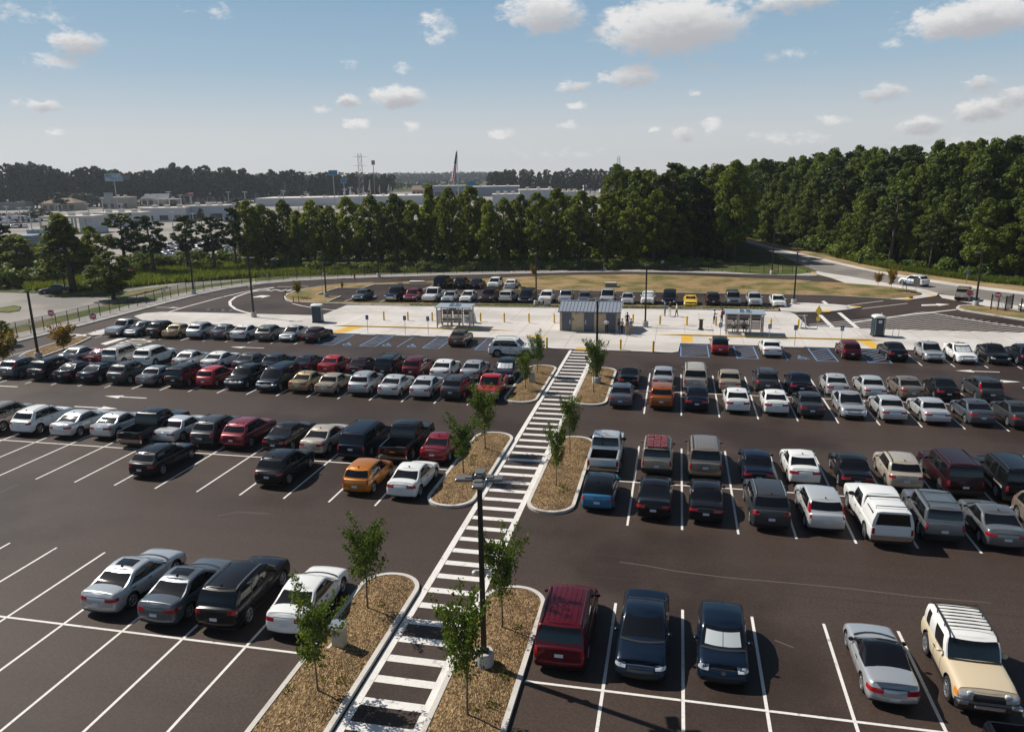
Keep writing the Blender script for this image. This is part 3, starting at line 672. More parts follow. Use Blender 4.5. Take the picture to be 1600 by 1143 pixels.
SPEC['van'] = dict(L=5.10, W=1.98, wf=1.55, wr=-1.45, r=.345, sill=.2, zt=[(-1, 1.02), (-.9, 1.06), (-.6, 1.06), (-.2, 1.04), (.3, 1.02), (.5, 1.02), (.75, .96), (.93, .82), (1, .72)], bowF=.2, cF=.4, bowR=.06, cR=.2, insR=[(0, .12), (.15, .02), (.4, 0), (.7, .02), (1, .06)],
    cab=cabspec(1.72, .80, -2.42, -2.12, 1.77, w0=.95, w1=.85, side=SIDE6, bp=.35, arch=.05, rw0=.25, br=.06, rows=(0, .05, .25, .6, .86, .92, .96, 1)), tail='v', tail_z=(.72, 1.04), plate_z=(.72, .85), rails=1, antenna=0, ribs=1)
_pz = [(-1, 1.06), (-.9, 1.08), (-.3, 1.10), (-.2, 1.10), (.3, 1.10), (.42, 1.12), (.72, 1.10), (.93, 1.03), (1, .97)]
SPEC['pickup'] = dict(L=5.75, W=2.0, wf=1.78, wr=-1.80, r=.40, sill=.36, zt=_pz, bowF=.08, cF=.22, bowR=.02, cR=.08, insS=[(0, .05), (.12, .02), (.4, 0), (.8, .01), (.95, .03), (1, .06)],
    insF=[(0, .1), (.15, .02), (.4, 0), (.8, .03), (1, .14)], insR=[(0, .06), (.15, .01), (.4, 0), (1, .02)],
    cab=cabspec(1.28, .62, -1.02, -.82, 1.90, w0=.93, w1=.85, side=[(.06, 'w'), (.50, 'b'), (.53, 'w'), (.90, 'p')], bp=.52, arch=.04, br=.03, bf=.14, rw0=.3, rows=(0, .05, .3, .6, .86, .92, .96, 1)), bed=(-2.74, -1.06), tail='v', tail_z=(.72, 1.02), plate_z=(.52, .64), bumper='chrome', antenna=0, chrome_grille=1, head_z=(.84, 1.0), head_wrap=.5, mirror=1.5, mirror_black=1, bed_chrome=0)
SPEC['pickup_cap'] = dict(SPEC['pickup'], bed=None)
SPEC['pickup_small'] = dict(SPEC['pickup'], L=5.2, W=1.85, wf=1.55, wr=-1.55, r=.37, sill=.32, cab=dict(SPEC['pickup']['cab'], z=1.74, yf0=1.1, yf1=.5, yr0=-.9, yr1=-.72), bed=(-2.47, -.96), mirror=1.1)
SPEC['fj'] = dict(SPEC['suv_boxy'], L=4.67, W=1.92, wf=1.32, wr=-1.36, r=.42, sill=.42, clad=1, cab=dict(SPEC['suv_boxy']['cab'], yf0=.72, yf1=.42, yr0=-2.18, yr1=-2.0, z=1.82, w1=.89, side=[(.05, 'w'), (.42, 'p'), (.62, 'p'), (.70, 'w'), (.88, 'p')], top2='white', bf=.12), rails=0, amber=1, two_door=1, zt=[(-1, 1.12), (-.9, 1.14), (-.6, 1.16), (-.2, 1.16), (.3, 1.16), (.42, 1.16), (.72, 1.13), (.93, 1.06), (1, .98)])
# ---------------------------------------------------------------- ground, roads, pavements
ASPH = layered('asphalt', (.047, .0320, .0252), (.064, .0445, .0352), .16, 11.0, .58, spec=.20, c3=(.033, .0215, .0168), c3scale=.055, stretch=(.10, 1.0, 1), bump=.15, bdist=.006, fine_amt=.30)
ASPH2 = layered('old_asphalt', (.21, .19, .17), (.27, .245, .22), .2, 8.0, .75, spec=.3, c3=(.17, .155, .14), c3scale=.06, stretch=(.4, .4, 1), bump=.3, bdist=.006, fine_amt=.18)
CONC = layered('concrete', (.52, .485, .45), (.58, .545, .51), .25, 5.0, .8, spec=.3, c3=(.46, .43, .395), c3scale=.12, bump=.1, bdist=.004, fine_amt=.06)
KERB = layered('kerb_concrete', (.48, .445, .40), (.58, .545, .50), .8, 12.0, .8, spec=.3, c3=(.34, .31, .275), c3scale=.9, c3lo=.54, bump=.1, bdist=.004, fine_amt=.10)
GRASS = layered('verge_grass', (.055, .085, .016), (.10, .13, .028), .5, 6.0, .9, spec=.2, c3=(.16, .13, .05), c3scale=.15, bump=.8, bdist=.05, fine_amt=.45)
SCRUB = layered('scrub_ground', (.045, .065, .015), (.085, .095, .025), .08, 2.0, .95, spec=.1, c3=(.11, .09, .045), c3scale=.03, bump=.6, bdist=.1, fine_amt=.4)
DIRT = layered('bare_soil', (.24, .155, .07), (.32, .22, .11), .3, 5.0, .95, spec=.2, c3=(.085, .095, .022), c3scale=.22, c3lo=.40, c3w=.28, bump=.7, bdist=.05, fine_amt=.35)
DIRT2 = layered('verge_soil', (.26, .175, .085), (.34, .245, .13), .3, 4.0, .95, spec=.2, c3=(.15, .13, .045), c3scale=.12, bump=.6, bdist=.04, fine_amt=.3)
GRAVEL = layered('gravel', (.30, .28, .26), (.42, .39, .36), .6, 14.0, .9, spec=.3, bump=.8, bdist=.03, fine_amt=.35)
LOTC = layered('far_lot_concrete', (.25, .225, .20), (.33, .30, .265), .06, 2.0, .85, spec=.2, c3=(.17, .155, .14), c3scale=.02, bump=0, fine_amt=.08)
PAINTW = layered('road_paint_white', (.64, .61, .57), (.73, .70, .66), .7, 16.0, .6, spec=.3, c3=(.33, .30, .275), c3scale=2.6, c3lo=.585, bump=0, fine_amt=.12)
PAINTB = layered('road_paint_blue', (.12, .23, .42), (.17, .31, .52), .7, 16.0, .6, spec=.3, bump=0, fine_amt=.15)
PAINTY = layered('kerb_paint_yellow', (.62, .36, .035), (.72, .43, .05), .8, 14.0, .55, spec=.3, bump=0, fine_amt=.12)
def mulch_mat():
    m = bpy.data.materials.new('wood_mulch'); m.use_nodes = True; t = m.node_tree; b = t.nodes['Principled BSDF']; L = t.links.new
    g = nd(t, 'ShaderNodeNewGeometry'); v = nd(t, 'ShaderNodeTexVoronoi', Scale=26.0); L(g.outputs['Position'], v.inputs['Vector'])
    mpn = nd(t, 'ShaderNodeMapping'); mpn.inputs['Scale'].default_value = (1, .45, 1); mpn.inputs['Rotation'].default_value = (0, 0, .5); L(g.outputs['Position'], mpn.inputs[0]); L(mpn.outputs[0], v.inputs['Vector'])
    sp = nd(t, 'ShaderNodeSeparateColor'); L(v.outputs['Color'], sp.inputs[0])
    r = nd(t, 'ShaderNodeValToRGB'); e = r.color_ramp.elements
    e[0].color = (.075, .043, .019, 1); e[0].position = .1; e[1].color = (.45, .315, .165, 1); e[1].position = 1.0; k = e.new(.55); k.color = (.20, .127, .060, 1); k = e.new(.85); k.color = (.31, .21, .11, 1)
    L(sp.outputs[0], r.inputs[0])
    n = nd(t, 'ShaderNodeTexNoise', Scale=1.1, Detail=4.0); L(g.outputs['Position'], n.inputs['Vector'])
    mr = nd(t, 'ShaderNodeMapRange'); mr.inputs[1].default_value = .3; mr.inputs[2].default_value = .7; mr.inputs[3].default_value = .72; mr.inputs[4].default_value = 1.22; L(n.outputs['Fac'], mr.inputs[0])
    s = nd(t, 'ShaderNodeVectorMath', operation='SCALE'); L(r.outputs[0], s.inputs[0]); L(mr.outputs[0], s.inputs['Scale']); L(s.outputs[0], b.inputs['Base Color'])
    bp = nd(t, 'ShaderNodeBump'); bp.inputs['Strength'].default_value = .9; bp.inputs['Distance'].default_value = .05; L(v.outputs['Distance'], bp.inputs['Height']); L(bp.outputs[0], b.inputs['Normal'])
    b.inputs['Roughness'].default_value = .9; b.inputs['Specular IOR Level'].default_value = .15
    return m
MULCH = mulch_mat()
def struct(name, b, m, kind='structure', **k): return tag(b.build(name, m, **k), kind=kind)
def px(*pts): return [G(*p) for p in pts]

b = MB(); n = 48
b.v = [(0, 60, 0)]+[(r*math.cos(2*PI*k/n), 60+r*math.sin(2*PI*k/n), 0) for r in (300, 1500, 9000) for k in range(n)]
for k in range(n):
    j = (k+1) % n; b.f.append((0, 1+k, 1+j)); b.m.append(0)
    for q in range(2): b.f.append((1+q*n+k, 1+(q+1)*n+k, 1+(q+1)*n+j, 1+q*n+j)); b.m.append(0)
struct('ground', b, SCRUB)

# car park asphalt, out to the loop road; kerb line on the left and far side
KL = [(-73.0, -10), (-72.8, 69.8), (-72.6, 80), (-72.9, 90), (-73.2, 98), (-73.3, 106), (-72.4, 113), (-69.5, 119), (-65, 123.4), (-58.6, 127), (-51, 130), (-40, 133.6), (-29, 136.6), (-18, 139.6), (-9.5, 141.4), (2, 141), (10, 139.8), (18, 138.6), (23.7, 138.3)]
b = MB(); b.poly(KL+[(27, 137.2), (29.8, 133.0), (33.9, 127.6), (37.0, 123.6), (40.4, 116.5), (43.0, 109), (120, 70), (120, -10)], .02)
struct('car_park_asphalt', b, ASPH)
def kerb(name, pts, w=.16, h=.15, closed=False, m=None, z0=0.0):
    """raised concrete kerb running along pts"""
    b = MB(); P = [Vector((p[0], p[1])) for p in pts]; nn = len(P); A, B = [], []
    for k in range(nn):
        a = P[(k-1) % nn] if (closed or k) else P[0]; c = P[(k+1) % nn] if (closed or k < nn-1) else P[-1]
        t = (c-a).normalized(); o = Vector((-t.y, t.x))*(w/2); A.append(P[k]+o); B.append(P[k]-o)
    for k in range(nn if closed else nn-1):
        j = (k+1) % nn
        b.quad((*B[k], h), (*B[j], h), (*A[j], h), (*A[k], h))
        b.quad((*B[k], z0), (*B[j], z0), (*B[j], h), (*B[k], h)); b.quad((*A[j], z0), (*A[k], z0), (*A[k], h), (*A[j], h))
    if not closed:
        for k in (0, -1): b.quad((*A[k], z0), (*B[k], z0), (*B[k], h), (*A[k], h))
    return tag(b.build(name, m or KERB), kind='structure')
kerb('kerb_strip', [p for p in KL], .18, .17)
# gravel margin with the fence, outside the kerb
def offs(pts, d):
    P = [Vector((p[0], p[1])) for p in pts]; out = []
    for k in range(len(P)):
        t = (P[min(k+1, len(P)-1)]-P[max(k-1, 0)]).normalized(); out.append(tuple(P[k]+Vector((-t.y, t.x))*d))
    return out
b = MB(); b.poly(offs(KL, .09)+list(reversed(offs(KL, 4.3))), .10); struct('gravel_margin', b, GRAVEL)
b = MB(); b.poly(offs(KL[:9], 4.3)+list(reversed(offs(KL[:9], 8.2))), .06); struct('grass_verge', b, GRASS)
# side road and lot at the left, beyond the fence
b = MB(); b.poly(px((-260, 470), (0, 457), (60, 459), (88, 462), (112, 463), (165, 463), (192, 453), (250, 444.5), (325, 439.5), (375, 436.5))+[(-62, 131), (-70, 124)]+list(reversed(offs(KL[:8], 8.2)))+[(-82, 40), (-200, 40)], .03)
struct('side_road', b, ASPH2)
b = MB(); b.slab(px((0, 482), (22, 478), (33, 480), (30, 486), (12, 489), (0, 488)), 0, .15); struct('grass_island', b, GRASS)
b = MB(); b.slab(px((84, 463.5), (98, 458.5), (118, 456.5), (160, 453), (186, 450), (188, 452.5), (165, 459), (120, 462.5), (92, 465)), 0, .15); struct('grass_island', b, GRASS)
b = MB(); b.slab(px((162, 464.5), (215, 454), (262, 447.5), (262, 450), (220, 460), (180, 468)), 0, .15); struct('grass_island', b, GRASS)
# dealership lots far behind the trees
b = MB(); b.poly(px((-260, 372), (60, 372), (150, 420), (210, 411), (300, 408), (480, 404), (650, 400), (1000, 400), (1000, 296), (760, 294), (640, 300), (400, 304), (200, 304), (-260, 312)), .03)
struct('far_lot', b, LOTC)

# public road on the right with its pale gutter
RN = px((1112, 366), (1160, 378), (1200, 391), (1277, 424), (1320, 433), (1405, 446), (1462, 457.5), (1530, 467), (1600, 480), (1750, 508))
RF = px((1100, 358), (1148, 371.5), (1200, 391-3.5), (1250, 399.5), (1300, 411.0), (1350, 422.5), (1395, 431.5), (1450, 441), (1525, 452), (1600, 461), (1750, 482))
b = MB(); b.poly(RN+list(reversed(RF)), .035); struct('public_road', b, ASPH2)
def between(A, B, z, name, m):
    b = MB(); b.poly(A+list(reversed(B)), z); return struct(name, b, m)
between(RF, px((1098, 355.5), (1148, 369.5), (1200, 384.5), (1250, 396), (1300, 407.5), (1350, 419), (1395, 427.7), (1450, 436.5), (1525, 447), (1600, 456), (1750, 476)), .06, 'road_gutter', CONC)
between(px((1098, 355.5), (1148, 369.5), (1200, 384.5), (1250, 396), (1300, 407.5), (1350, 419), (1395, 427.7), (1450, 436.5), (1525, 447), (1600, 456), (1750, 476)),
        px((1098, 352), (1148, 366), (1200, 379), (1250, 390), (1300, 401.5), (1350, 413.5), (1395, 422), (1450, 430), (1525, 440), (1600, 447), (1750, 466)), .05, 'road_verge', DIRT2)
between(px((1277, 424), (1290, 426.5), (1330, 432.5), (1405, 446), (1424, 449.5)), px((1270, 427), (1300, 435), (1322, 443), (1390, 448.5), (1402, 452)), .055, 'driveway_apron', CONC)
b = MB(); b.slab(px((1390, 468.5), (1420, 470), (1444, 466.5), (1463, 463.5), (1466, 459.5), (1450, 455), (1428, 450.5), (1405, 448.5), (1410, 452), (1430, 454.5), (1442, 459), (1440, 462), (1420, 466)), .02, .16); struct('corner_pavement', b, CONC)
b = MB(); b.poly(px((1466, 459.8), (1472, 466), (1530, 476.5), (1600, 490), (1750, 520), (1750, 508), (1600, 480), (1530, 467)), .06); struct('driveway_apron', b, CONC)
# grass triangle between loop road and public road, embankment in the middle
b = MB(); b.slab([G(1075, 423.6), G(1130, 424.8), G(1200, 430.2), G(1240, 429.8), G(1258, 427.5), G(1262, 424.0), G(1240, 418.5), G(1200, 412.5), G(1140, 411.5), G(1060, 413), G(1000, 415.5), G(900, 422.5), G(975, 421.6)], .0, .13); struct('grass_verge', b, GRASS)
EM = px((832, 453.2), (950, 456), (1050, 458.2), (1200, 460.6), (1300, 462.6), (1395, 468), (1425, 465), (1440, 460), (1425, 455), (1390, 450), (1320, 444.3), (1200, 438), (1075, 432.3), (1000, 430.5), (875, 432.3), (800, 435.3), (700, 440), (640, 443), (684, 443.8), (806, 454.2))
def mound(name, pts, h, m, inset=1.6):
    """low bank rising from its kerb"""
    b = MB(); P = [Vector((p[0], p[1])) for p in pts]; nn = len(P)
    ar = sum(P[k].x*P[(k+1) % nn].y-P[(k+1) % nn].x*P[k].y for k in range(nn)); 
    if ar < 0: P.reverse()
    IN = []
    for k in range(nn):
        t = (P[(k+1) % nn]-P[k-1]).normalized(); IN.append(P[k]+Vector((-t.y, t.x))*inset)
    for k in range(nn):
        j = (k+1) % nn; b.quad((*P[k], .12), (*P[j], .12), (*IN[j], h), (*IN[k], h)); b.quad((*P[k], 0), (*P[j], 0), (*P[j], .12), (*P[k], .12))
    b.poly([tuple(p) for p in IN], h)
    return struct(name, b, m)
mound('embankment', EM, .42, DIRT, 1.2)
kerb('kerb_strip', EM[:6], .16, .15)
# planted strip between the bus lane and the back row
b = MB(); PK = px((445.6, 465), (449, 460.5), (460, 456.5), (480, 451.6), (511, 447.2), (540, 444.6), (584, 442.9), (640, 440.8), (640, 443.9), (584, 445.5), (567, 450.8), (527.5, 450.8), (494, 460.8), (500, 462), (520, 464), (533, 463.5), (511, 472.5), (580, 473.5), (700, 475), (1000, 477.5), (1150, 480.5), (1218, 482.2), (1216, 486), (1000, 481.4), (800, 479.8), (580, 476.8), (536, 475.3), (486, 473.8), (457, 472.2), (448, 469.6))
b.slab(PK, .0, .15); struct('planting_strip', b, DIRT)
kerb('kerb_strip', px((1216, 486.2), (1000, 481.8), (800, 480.2), (580, 477.2), (536, 475.6), (486, 474.1), (457, 472.5), (447.5, 469.4), (445, 465), (449, 460.2), (460, 456.2), (480, 451.3), (511, 446.9), (540, 444.3), (584, 442.6)), .22, .18)
kerb('kerb_strip', px((494, 461), (527.5, 451), (567, 451), (584, 445.5), (634, 444.2), (684, 444.2)), .2, .17)
kerb('kerb_strip', px((511, 472.6), (533, 463.6)), .2, .17)
b = MB(); b.slab(px((1222, 486.8), (1214, 478.5), (1244, 474.8), (1262, 474.8), (1305, 477), (1346, 481), (1322, 485.3), (1290, 488.7), (1245, 489)), .02, .16); struct('pavement', b, CONC)
b = MB(); b.slab(px((1495, 482), (1499, 479.5), (1520, 478), (1560, 482), (1600, 489), (1720, 505), (1720, 517), (1600, 500.5), (1540, 491), (1505, 485.6)), .02, .17); struct('planting_strip', b, DIRT)
kerb('kerb_strip', px((1720, 517.5), (1600, 501), (1540, 491.5), (1505, 486), (1495.5, 482.5), (1499, 479.2), (1520, 477.6)), .3, .19)

# bus lane and platform
b = MB(); b.poly([(-45.5, 91.4), (15.2, 91.4), (14.9, 100.4), (14.3, 102.2), (-4, 102.2), (-22, 101), (-42, 100.4), (-45.6, 100.2)], .035); struct('bus_lane_concrete', b, CONC)
b = MB(); b.slab([(-70.5, 87.8), (-66, 84.2), (-57, 80.7), (-19.4, 80.7), (-19.0, 76.9), (-18.4, 76.5), (-.1, 76.2), (.5, 76.7), (.7, 80.7), (130, 80.7), (130, 91.3), (20.2, 91.3), (14.9, 91.4), (-45.5, 91.4), (-63.9, 91.4), (-68.8, 91.2), (-70.6, 90)], .02, .12); struct('pavement', b, CONC)
b = MB()
for (xa, xb, ra, rb) in ((-40.3, -18.4, -39.2, -21.2), (-1.6, 21.0, 1.0, 20.0)):   # platform with ramps at both ends
    y0, y1 = 84.9, 91.25
    for (p, q, zp, zq) in ((xa, ra, .124, .24), (ra, rb, .24, .24), (rb, xb, .24, .124)): b.quad((p, y0, zp), (q, y0, zq), (q, y1, zq), (p, y1, zp)); b.quad((q, y1, zq), (q, y1, .03), (p, y1, .03), (p, y1, zp))
struct('bus_platform', b, CONC)
b = MB()
for (xa, xb) in ((-40.3, -18.4), (-1.6, 21.0)):
    ra, rb = xa+1.1, xb-(2.8 if xa < -20 else 1.0); ra = ra if xa < -20 else 1.0
    for (p, q, zp, zq) in ((xa-.3, ra, .126, .246), (ra, rb, .246, .246), (rb, xb+.3, .246, .126)): b.loft([[(p, 84.7, .1), (p, 84.895, .1), (p, 84.895, zp), (p, 84.7, zp)], [(q, 84.7, .1), (q, 84.895, .1), (q, 84.895, zq), (q, 84.7, zq)]])
tag(b.build('platform_kerb', PAINTY), kind='structure')
b = MB()  # tactile plates and ramp markings
for (x0, x1, y0, y1) in ((-9.9, -8.0, 76.5, 77.2), (-9.9, -8.0, 75.95, 76.15)):
    b.poly([(x0, y0), (x1, y0), (x1, y1), (x0, y1)], .127)
for pts in ([(-39.4, 80.9), (-37.6, 80.9), (-36.6, 84.6), (-38.4, 84.6)], [(.8, 81.2), (2.0, 81.2), (2.0, 84.6), (.8, 84.6)], [(19.6, 80.9), (20.9, 80.9), (20.2, 84.6), (18.9, 84.6)], [(16.0, 90.2), (18.6, 90.2), (18.4, 91.1), (16.0, 91.1)], [(-15.8, 81.8), (-14.0, 81.8), (-14.0, 82.6), (-15.8, 82.6)]):
    b.poly(pts, .127)
b.poly(px((1327, 479.2), (1344, 480.6), (1346, 482), (1330, 481.2)), .165); b.poly(px((1284, 487), (1302, 486.4), (1296, 489), (1287, 489.3)), .165)
b.poly(px((1408, 468.2), (1420, 470), (1428, 469), (1412, 467)), .165); b.poly(px((1448, 460), (1462, 462.5), (1460, 464), (1446, 461)), .165); b.poly(px((1268, 425.8), (1276, 426.5), (1274, 427.8), (1267, 427)), .135)
tag(b.build('tactile_plates', PAINTY), kind='structure')
b = MB()  # saw-cut joints in the concrete
JN = mat('concrete_joint', (.27, .245, .215), .9)
x = -66.0
while x < 60:
    if not -45 < x < 15: b.line([(x, 80.8), (x, 91.2)], .035, .123)
    elif x < -19 or x > .8: b.line([(x, 80.8), (x, 84.6)], .035, .123)
    else: b.line([(x, 77), (x, 91.1)], .035, .128)
    x += 3.05
for y in (77.6, 80.8, 84.8): b.line([(-18.3, y), (0.4, y)], .035, .128)
for x in np.arange(-43, 15, 4.6): b.line([(x, 91.5), (x, 100.2)], .04, .038)
for y in (94.6, 97.6): b.line([(-45.4, y), (14.8, y)], .04, .038)
for x in np.arange(-39, -21.5, 3.05): b.line([(x, 85), (x, 91.2)], .035, .243)
for x in np.arange(1.2, 20, 3.05): b.line([(x, 85), (x, 91.2)], .035, .243)
tag(b.build('pavement_joints', JN), kind='structure')

# planted islands along the crossing
def stadium(x0, x1, y0, y1, r=1.2, n=9):
    pts = []
    for cx, cy, a0 in ((x1-r, y1-r, 0), (x0+r, y1-r, PI/2), (x0+r, y0+r, PI), (x1-r, y0+r, 1.5*PI)):
        for k in range(n+1): a = a0+k/n*PI/2; pts.append((cx+r*math.cos(a), cy+r*math.sin(a)))
    return pts
ISL = [(-13.15, -10.45, 9, 29.5), (-7.55, -4.85, 9, 29.4), (-13.2, -10.45, 36.85, 49.35), (-7.55, -4.9, 37.05, 49.4), (-13.25, -10.5, 56.7, 69.05), (-7.7, -4.95, 56.9, 68.95)]
rngI = random.Random(5)
def mulch_bed(pts, name='mulch_bed', z=.14, hump=.12):
    """mulch heaped slightly towards the middle"""
    b = MB(); c = Vector((sum(p[0] for p in pts)/len(pts), sum(p[1] for p in pts)/len(pts))); n = len(pts)
    x0, x1 = min(p[0] for p in pts), max(p[0] for p in pts); xc = (x0+x1)/2
    y0, y1 = min(p[1] for p in pts), max(p[1] for p in pts); w = (x1-x0)/2
    rings = []
    for k in (0, .35, .7, 1):
        s = 1-k; r = []
        for p in pts:
            yy = min(max(p[1], y0+w), y1-w); r.append((xc+(p[0]-xc)*s, yy+(p[1]-yy)*s, z+hump*(1-s*s)))
        rings.append(r)
    i = len(b.v)
    for r in rings: b.v += r
    for k in range(3):
        for j in range(n):
            q = (j+1) % n; b.f.append((k*n+j, k*n+q, (k+1)*n+q, (k+1)*n+j)); b.m.append(0)
    return struct(name, b, MULCH, smooth=True)
for (x0, x1, y0, y1) in ISL:
    kerb('kerb_strip', stadium(x0+.09, x1-.09, y0+.09, y1-.09, 1.2), .19, .17, True)
    mulch_bed(stadium(x0+.17, x1-.17, y0+.17, y1-.17, 1.14))
b = MB(); LI = px((0, 576), (40, 553), (72, 541.5), (100, 533.5), (128, 526.5), (142, 528.5), (118, 540), (60, 561), (23, 583), (-10, 599), (-40, 606), (-40, 596))
b.slab(LI, .02, .14); struct('planting_strip', b, MULCH); kerb('kerb_strip', LI, .17, .17, True)
b = MB(); b.slab(px((137, 524.2), (150, 518.5), (170, 515), (176, 514), (184, 516), (176, 520.5), (160, 524.5), (145, 525.5)), .02, .16); struct('pavement', b, CONC)

# ---------------------------------------------------------------- painted markings
Z = .026
W_ = MB(); 
def seg(a, c, w=.115, mb=None, z=Z): (mb or W_).line([a, c], w, z)
X0R, X0L, SW = -1.98, -15.74, 2.743
for (ya, yb, ysep, nR, nL) in ((12.0, 29.0, 23.27, 17, 15), (36.45, 48.45, 42.25, 20, 18), (55.65, 67.85, 61.9, 24, 20)):
    for k in range(nR): seg((X0R+SW*k, ya), (X0R+SW*k, yb))
    for k in range(nL): seg((X0L-SW*k, ya), (X0L-SW*k, yb))
    seg((-4.75, ysep), (X0R+SW*(nR-1), ysep), z=Z+.004); seg((-13.35, ysep), (X0L-SW*(nL-1), ysep), z=Z+.004)
for k in range(11): seg((-40.5-2.79*k+.0, 74.7), (-40.5-2.79*k, 80.6))
for k in range(14): seg((22.4+SW*k, 74.4), (22.4+SW*k, 80.6))
for (px_, py_) in ((785, 475), (803, 476), (831, 476.5)): pass
for k in range(25):   # back row on the far side of the bus lane
    x = -47.4+2.745*k; seg((x, 103.4+.03*k), (x, 108.9+.03*k))
for k in range(12): x = -39.6+2.74*k if k < 7 else None; (seg((x, 116.2), (x, 121.6)) if x is not None else None)
# ladder crossing
seg((-10.2, 10), (-10.3, 76.1), .30); seg((-7.68, 10), (-7.86, 76.1), .30)
y = 11.1
while y < 75.9:
    W_.quad((-10.05, y, Z+.004), (-7.83, y, Z+.004), (-7.83, y+.40, Z+.004), (-10.05, y+.40, Z+.004)); y += 1.235
# arrows
def arrow(c, dx, L=3.6, mb=None, turn=0):
    """lane arrow pointing along +x (dx 1) or -x"""
    mb = mb or W_; z = Z+.002; x, y = c; a = dx
    P = lambda u, v: (x+u*a, y+v)
    for q in ([P(-L/2, -.09), P(L*.12, -.09), P(L*.12, .09), P(-L/2, .09)], [P(L*.1, -.42), P(L/2, 0), P(L*.1, .42)]):
        mb.poly(q, z)
for (pxx, pyy, d) in ((196, 620.5, -1), (150, 637, 1), (386, 543, -1), (1527, 580.3, -1), (1558, 595.5, 1), (-2, 603, -1), (263, 480.5, 1)):
    arrow(G(pxx, pyy), d, 4.0 if pxx < 400 else 3.6)
W_.poly(px((1439, 476), (1463, 475.4), (1463, 474.2), (1484, 475.6), (1466, 478.2), (1466, 477.2), (1440, 478.2)), Z+.004)
W_.poly(px((1283, 471), (1288, 470), (1296, 476), (1290, 476)), Z+.004); W_.poly(px((1240, 437.5), (1266, 439), (1266, 440.3), (1240, 438.6)), Z+.004)
W_.poly(px((640, 438.5), (663, 438.7), (663, 440), (640, 440)), Z+.004)
# stop bar by the exit, and the bar before the second lane
W_.poly(px((157, 537), (190, 527.2), (198, 528.4), (165, 539)), Z); W_.poly(px((92, 520.5), (136, 523.0), (132, 525.4), (89, 522.6)), Z); W_.poly(px((-20, 570), (18, 561), (22, 564), (-16, 573)), Z)
# bus loop lines
L1 = px((262, 488), (290, 479.5), (340, 466), (380, 456.5), (405, 451.5), (428, 448.8)); W_.line(L1, .3, Z)
L2 = px((428, 449.6), (405, 453.2), (385, 458), (368, 464), (359, 471), (360, 477), (368, 483), (380, 487), (392, 490)); W_.line(L2, .4, Z)
W_.line(px((457, 474.2), (470, 477.5), (485, 480.2), (510, 483.5), (524, 484.5)), .22, Z)
for p in ((447, 448), (468, 447.2)): x, y = G(*p); W_.quad((x-1.6, y-.1, Z), (x+1.6, y-.1, Z), (x+1.6, y+.1, Z), (x-1.6, y+.1, Z))
# right-hand loop: lane lines and the hatched gore
for l in ([(1324, 477), (1380, 470)], [(1347, 482.2), (1418, 474)], [(1240, 493), (1262, 493)]): W_.line(px(*l), .16, Z)
W_.line(px((1281, 492), (1304, 514.5)), .5, Z); W_.line(px((1311, 488.5), (1343, 515.5)), .5, Z)
W_.line(px((1262, 511), (1300, 508)), .16, Z)
HB = px((1331, 503.5), (1380, 497.5), (1432, 489), (1444, 487.6), (1456, 488.6), (1500, 497), (1560, 506.5), (1610, 513)); W_.line(HB, .18, Z)
W_.line(px((1330, 504.5), (1400, 494.5), (1470, 486.5), (1494, 483.8)), .35, Z+.006)
A0, A1 = Vector(G(1456, 488.6)), Vector(G(1640, 516))
for k in range(17):
    p = A0.lerp(A1, (k+.15)/15.5); s = Vector((p.x, 91.4)); 
    ex = p.x-(p.y-91.4)*1.62
    if ex < 15.5: f = (p.x-15.5)/(p.x-ex); s = (15.5, p.y+(91.4-p.y)*f)
    else: s = (ex, 91.4)
    W_.line([tuple(p), s], .13, Z+.003)
def words(txt, corners, m):
    """stencilled word lying on the road, filling the quad corners (bottom left, bottom right, top right, top left)"""
    cu = bpy.data.curves.new('stencil', 'FONT'); cu.body = txt; cu.size = 1.0
    o = bpy.data.objects.new('stencil', cu); COL.objects.link(o); bpy.context.view_layer.update()
    me = bpy.data.meshes.new_from_object(o.evaluated_get(bpy.context.evaluated_depsgraph_get())); bpy.data.objects.remove(o)
    xs = [v.co.x for v in me.vertices]; ys = [v.co.y for v in me.vertices]; xa, xb, ya, yb = min(xs), max(xs), min(ys), max(ys)
    c = [Vector((*p, 0)) for p in corners]
    for v in me.vertices:
        u, w = (v.co.x-xa)/(xb-xa), (v.co.y-ya)/(yb-ya)
        p = c[0].lerp(c[1], u).lerp(c[3].lerp(c[2], u), w); v.co = (p.x, p.y, Z+.003)
    me.materials.append(m); me.name = 'road_lettering'; o = bpy.data.objects.new('road_lettering', me); COL.objects.link(o); return tag(o, kind='structure')
xs, ys = G(213, 534.3)
words('STOP', [(xs+1.7, ys-1.55), (xs+1.7, ys+1.55), (xs-1.7, ys+1.55), (xs-1.7, ys-1.55)], PAINTW)
xs, ys = G(437, 454.6); words('ONLY', [(xs-4.6, ys-1.1), (xs+4.6, ys+.6), (xs+4.3, ys+2.6), (xs-4.4, ys+.9)], PAINTW)
W_.poly(px((391, 465), (408, 461.3), (423, 462), (409, 465.6), (409, 464.4)), Z+.002)
struct('road_markings', W_, PAINTW)
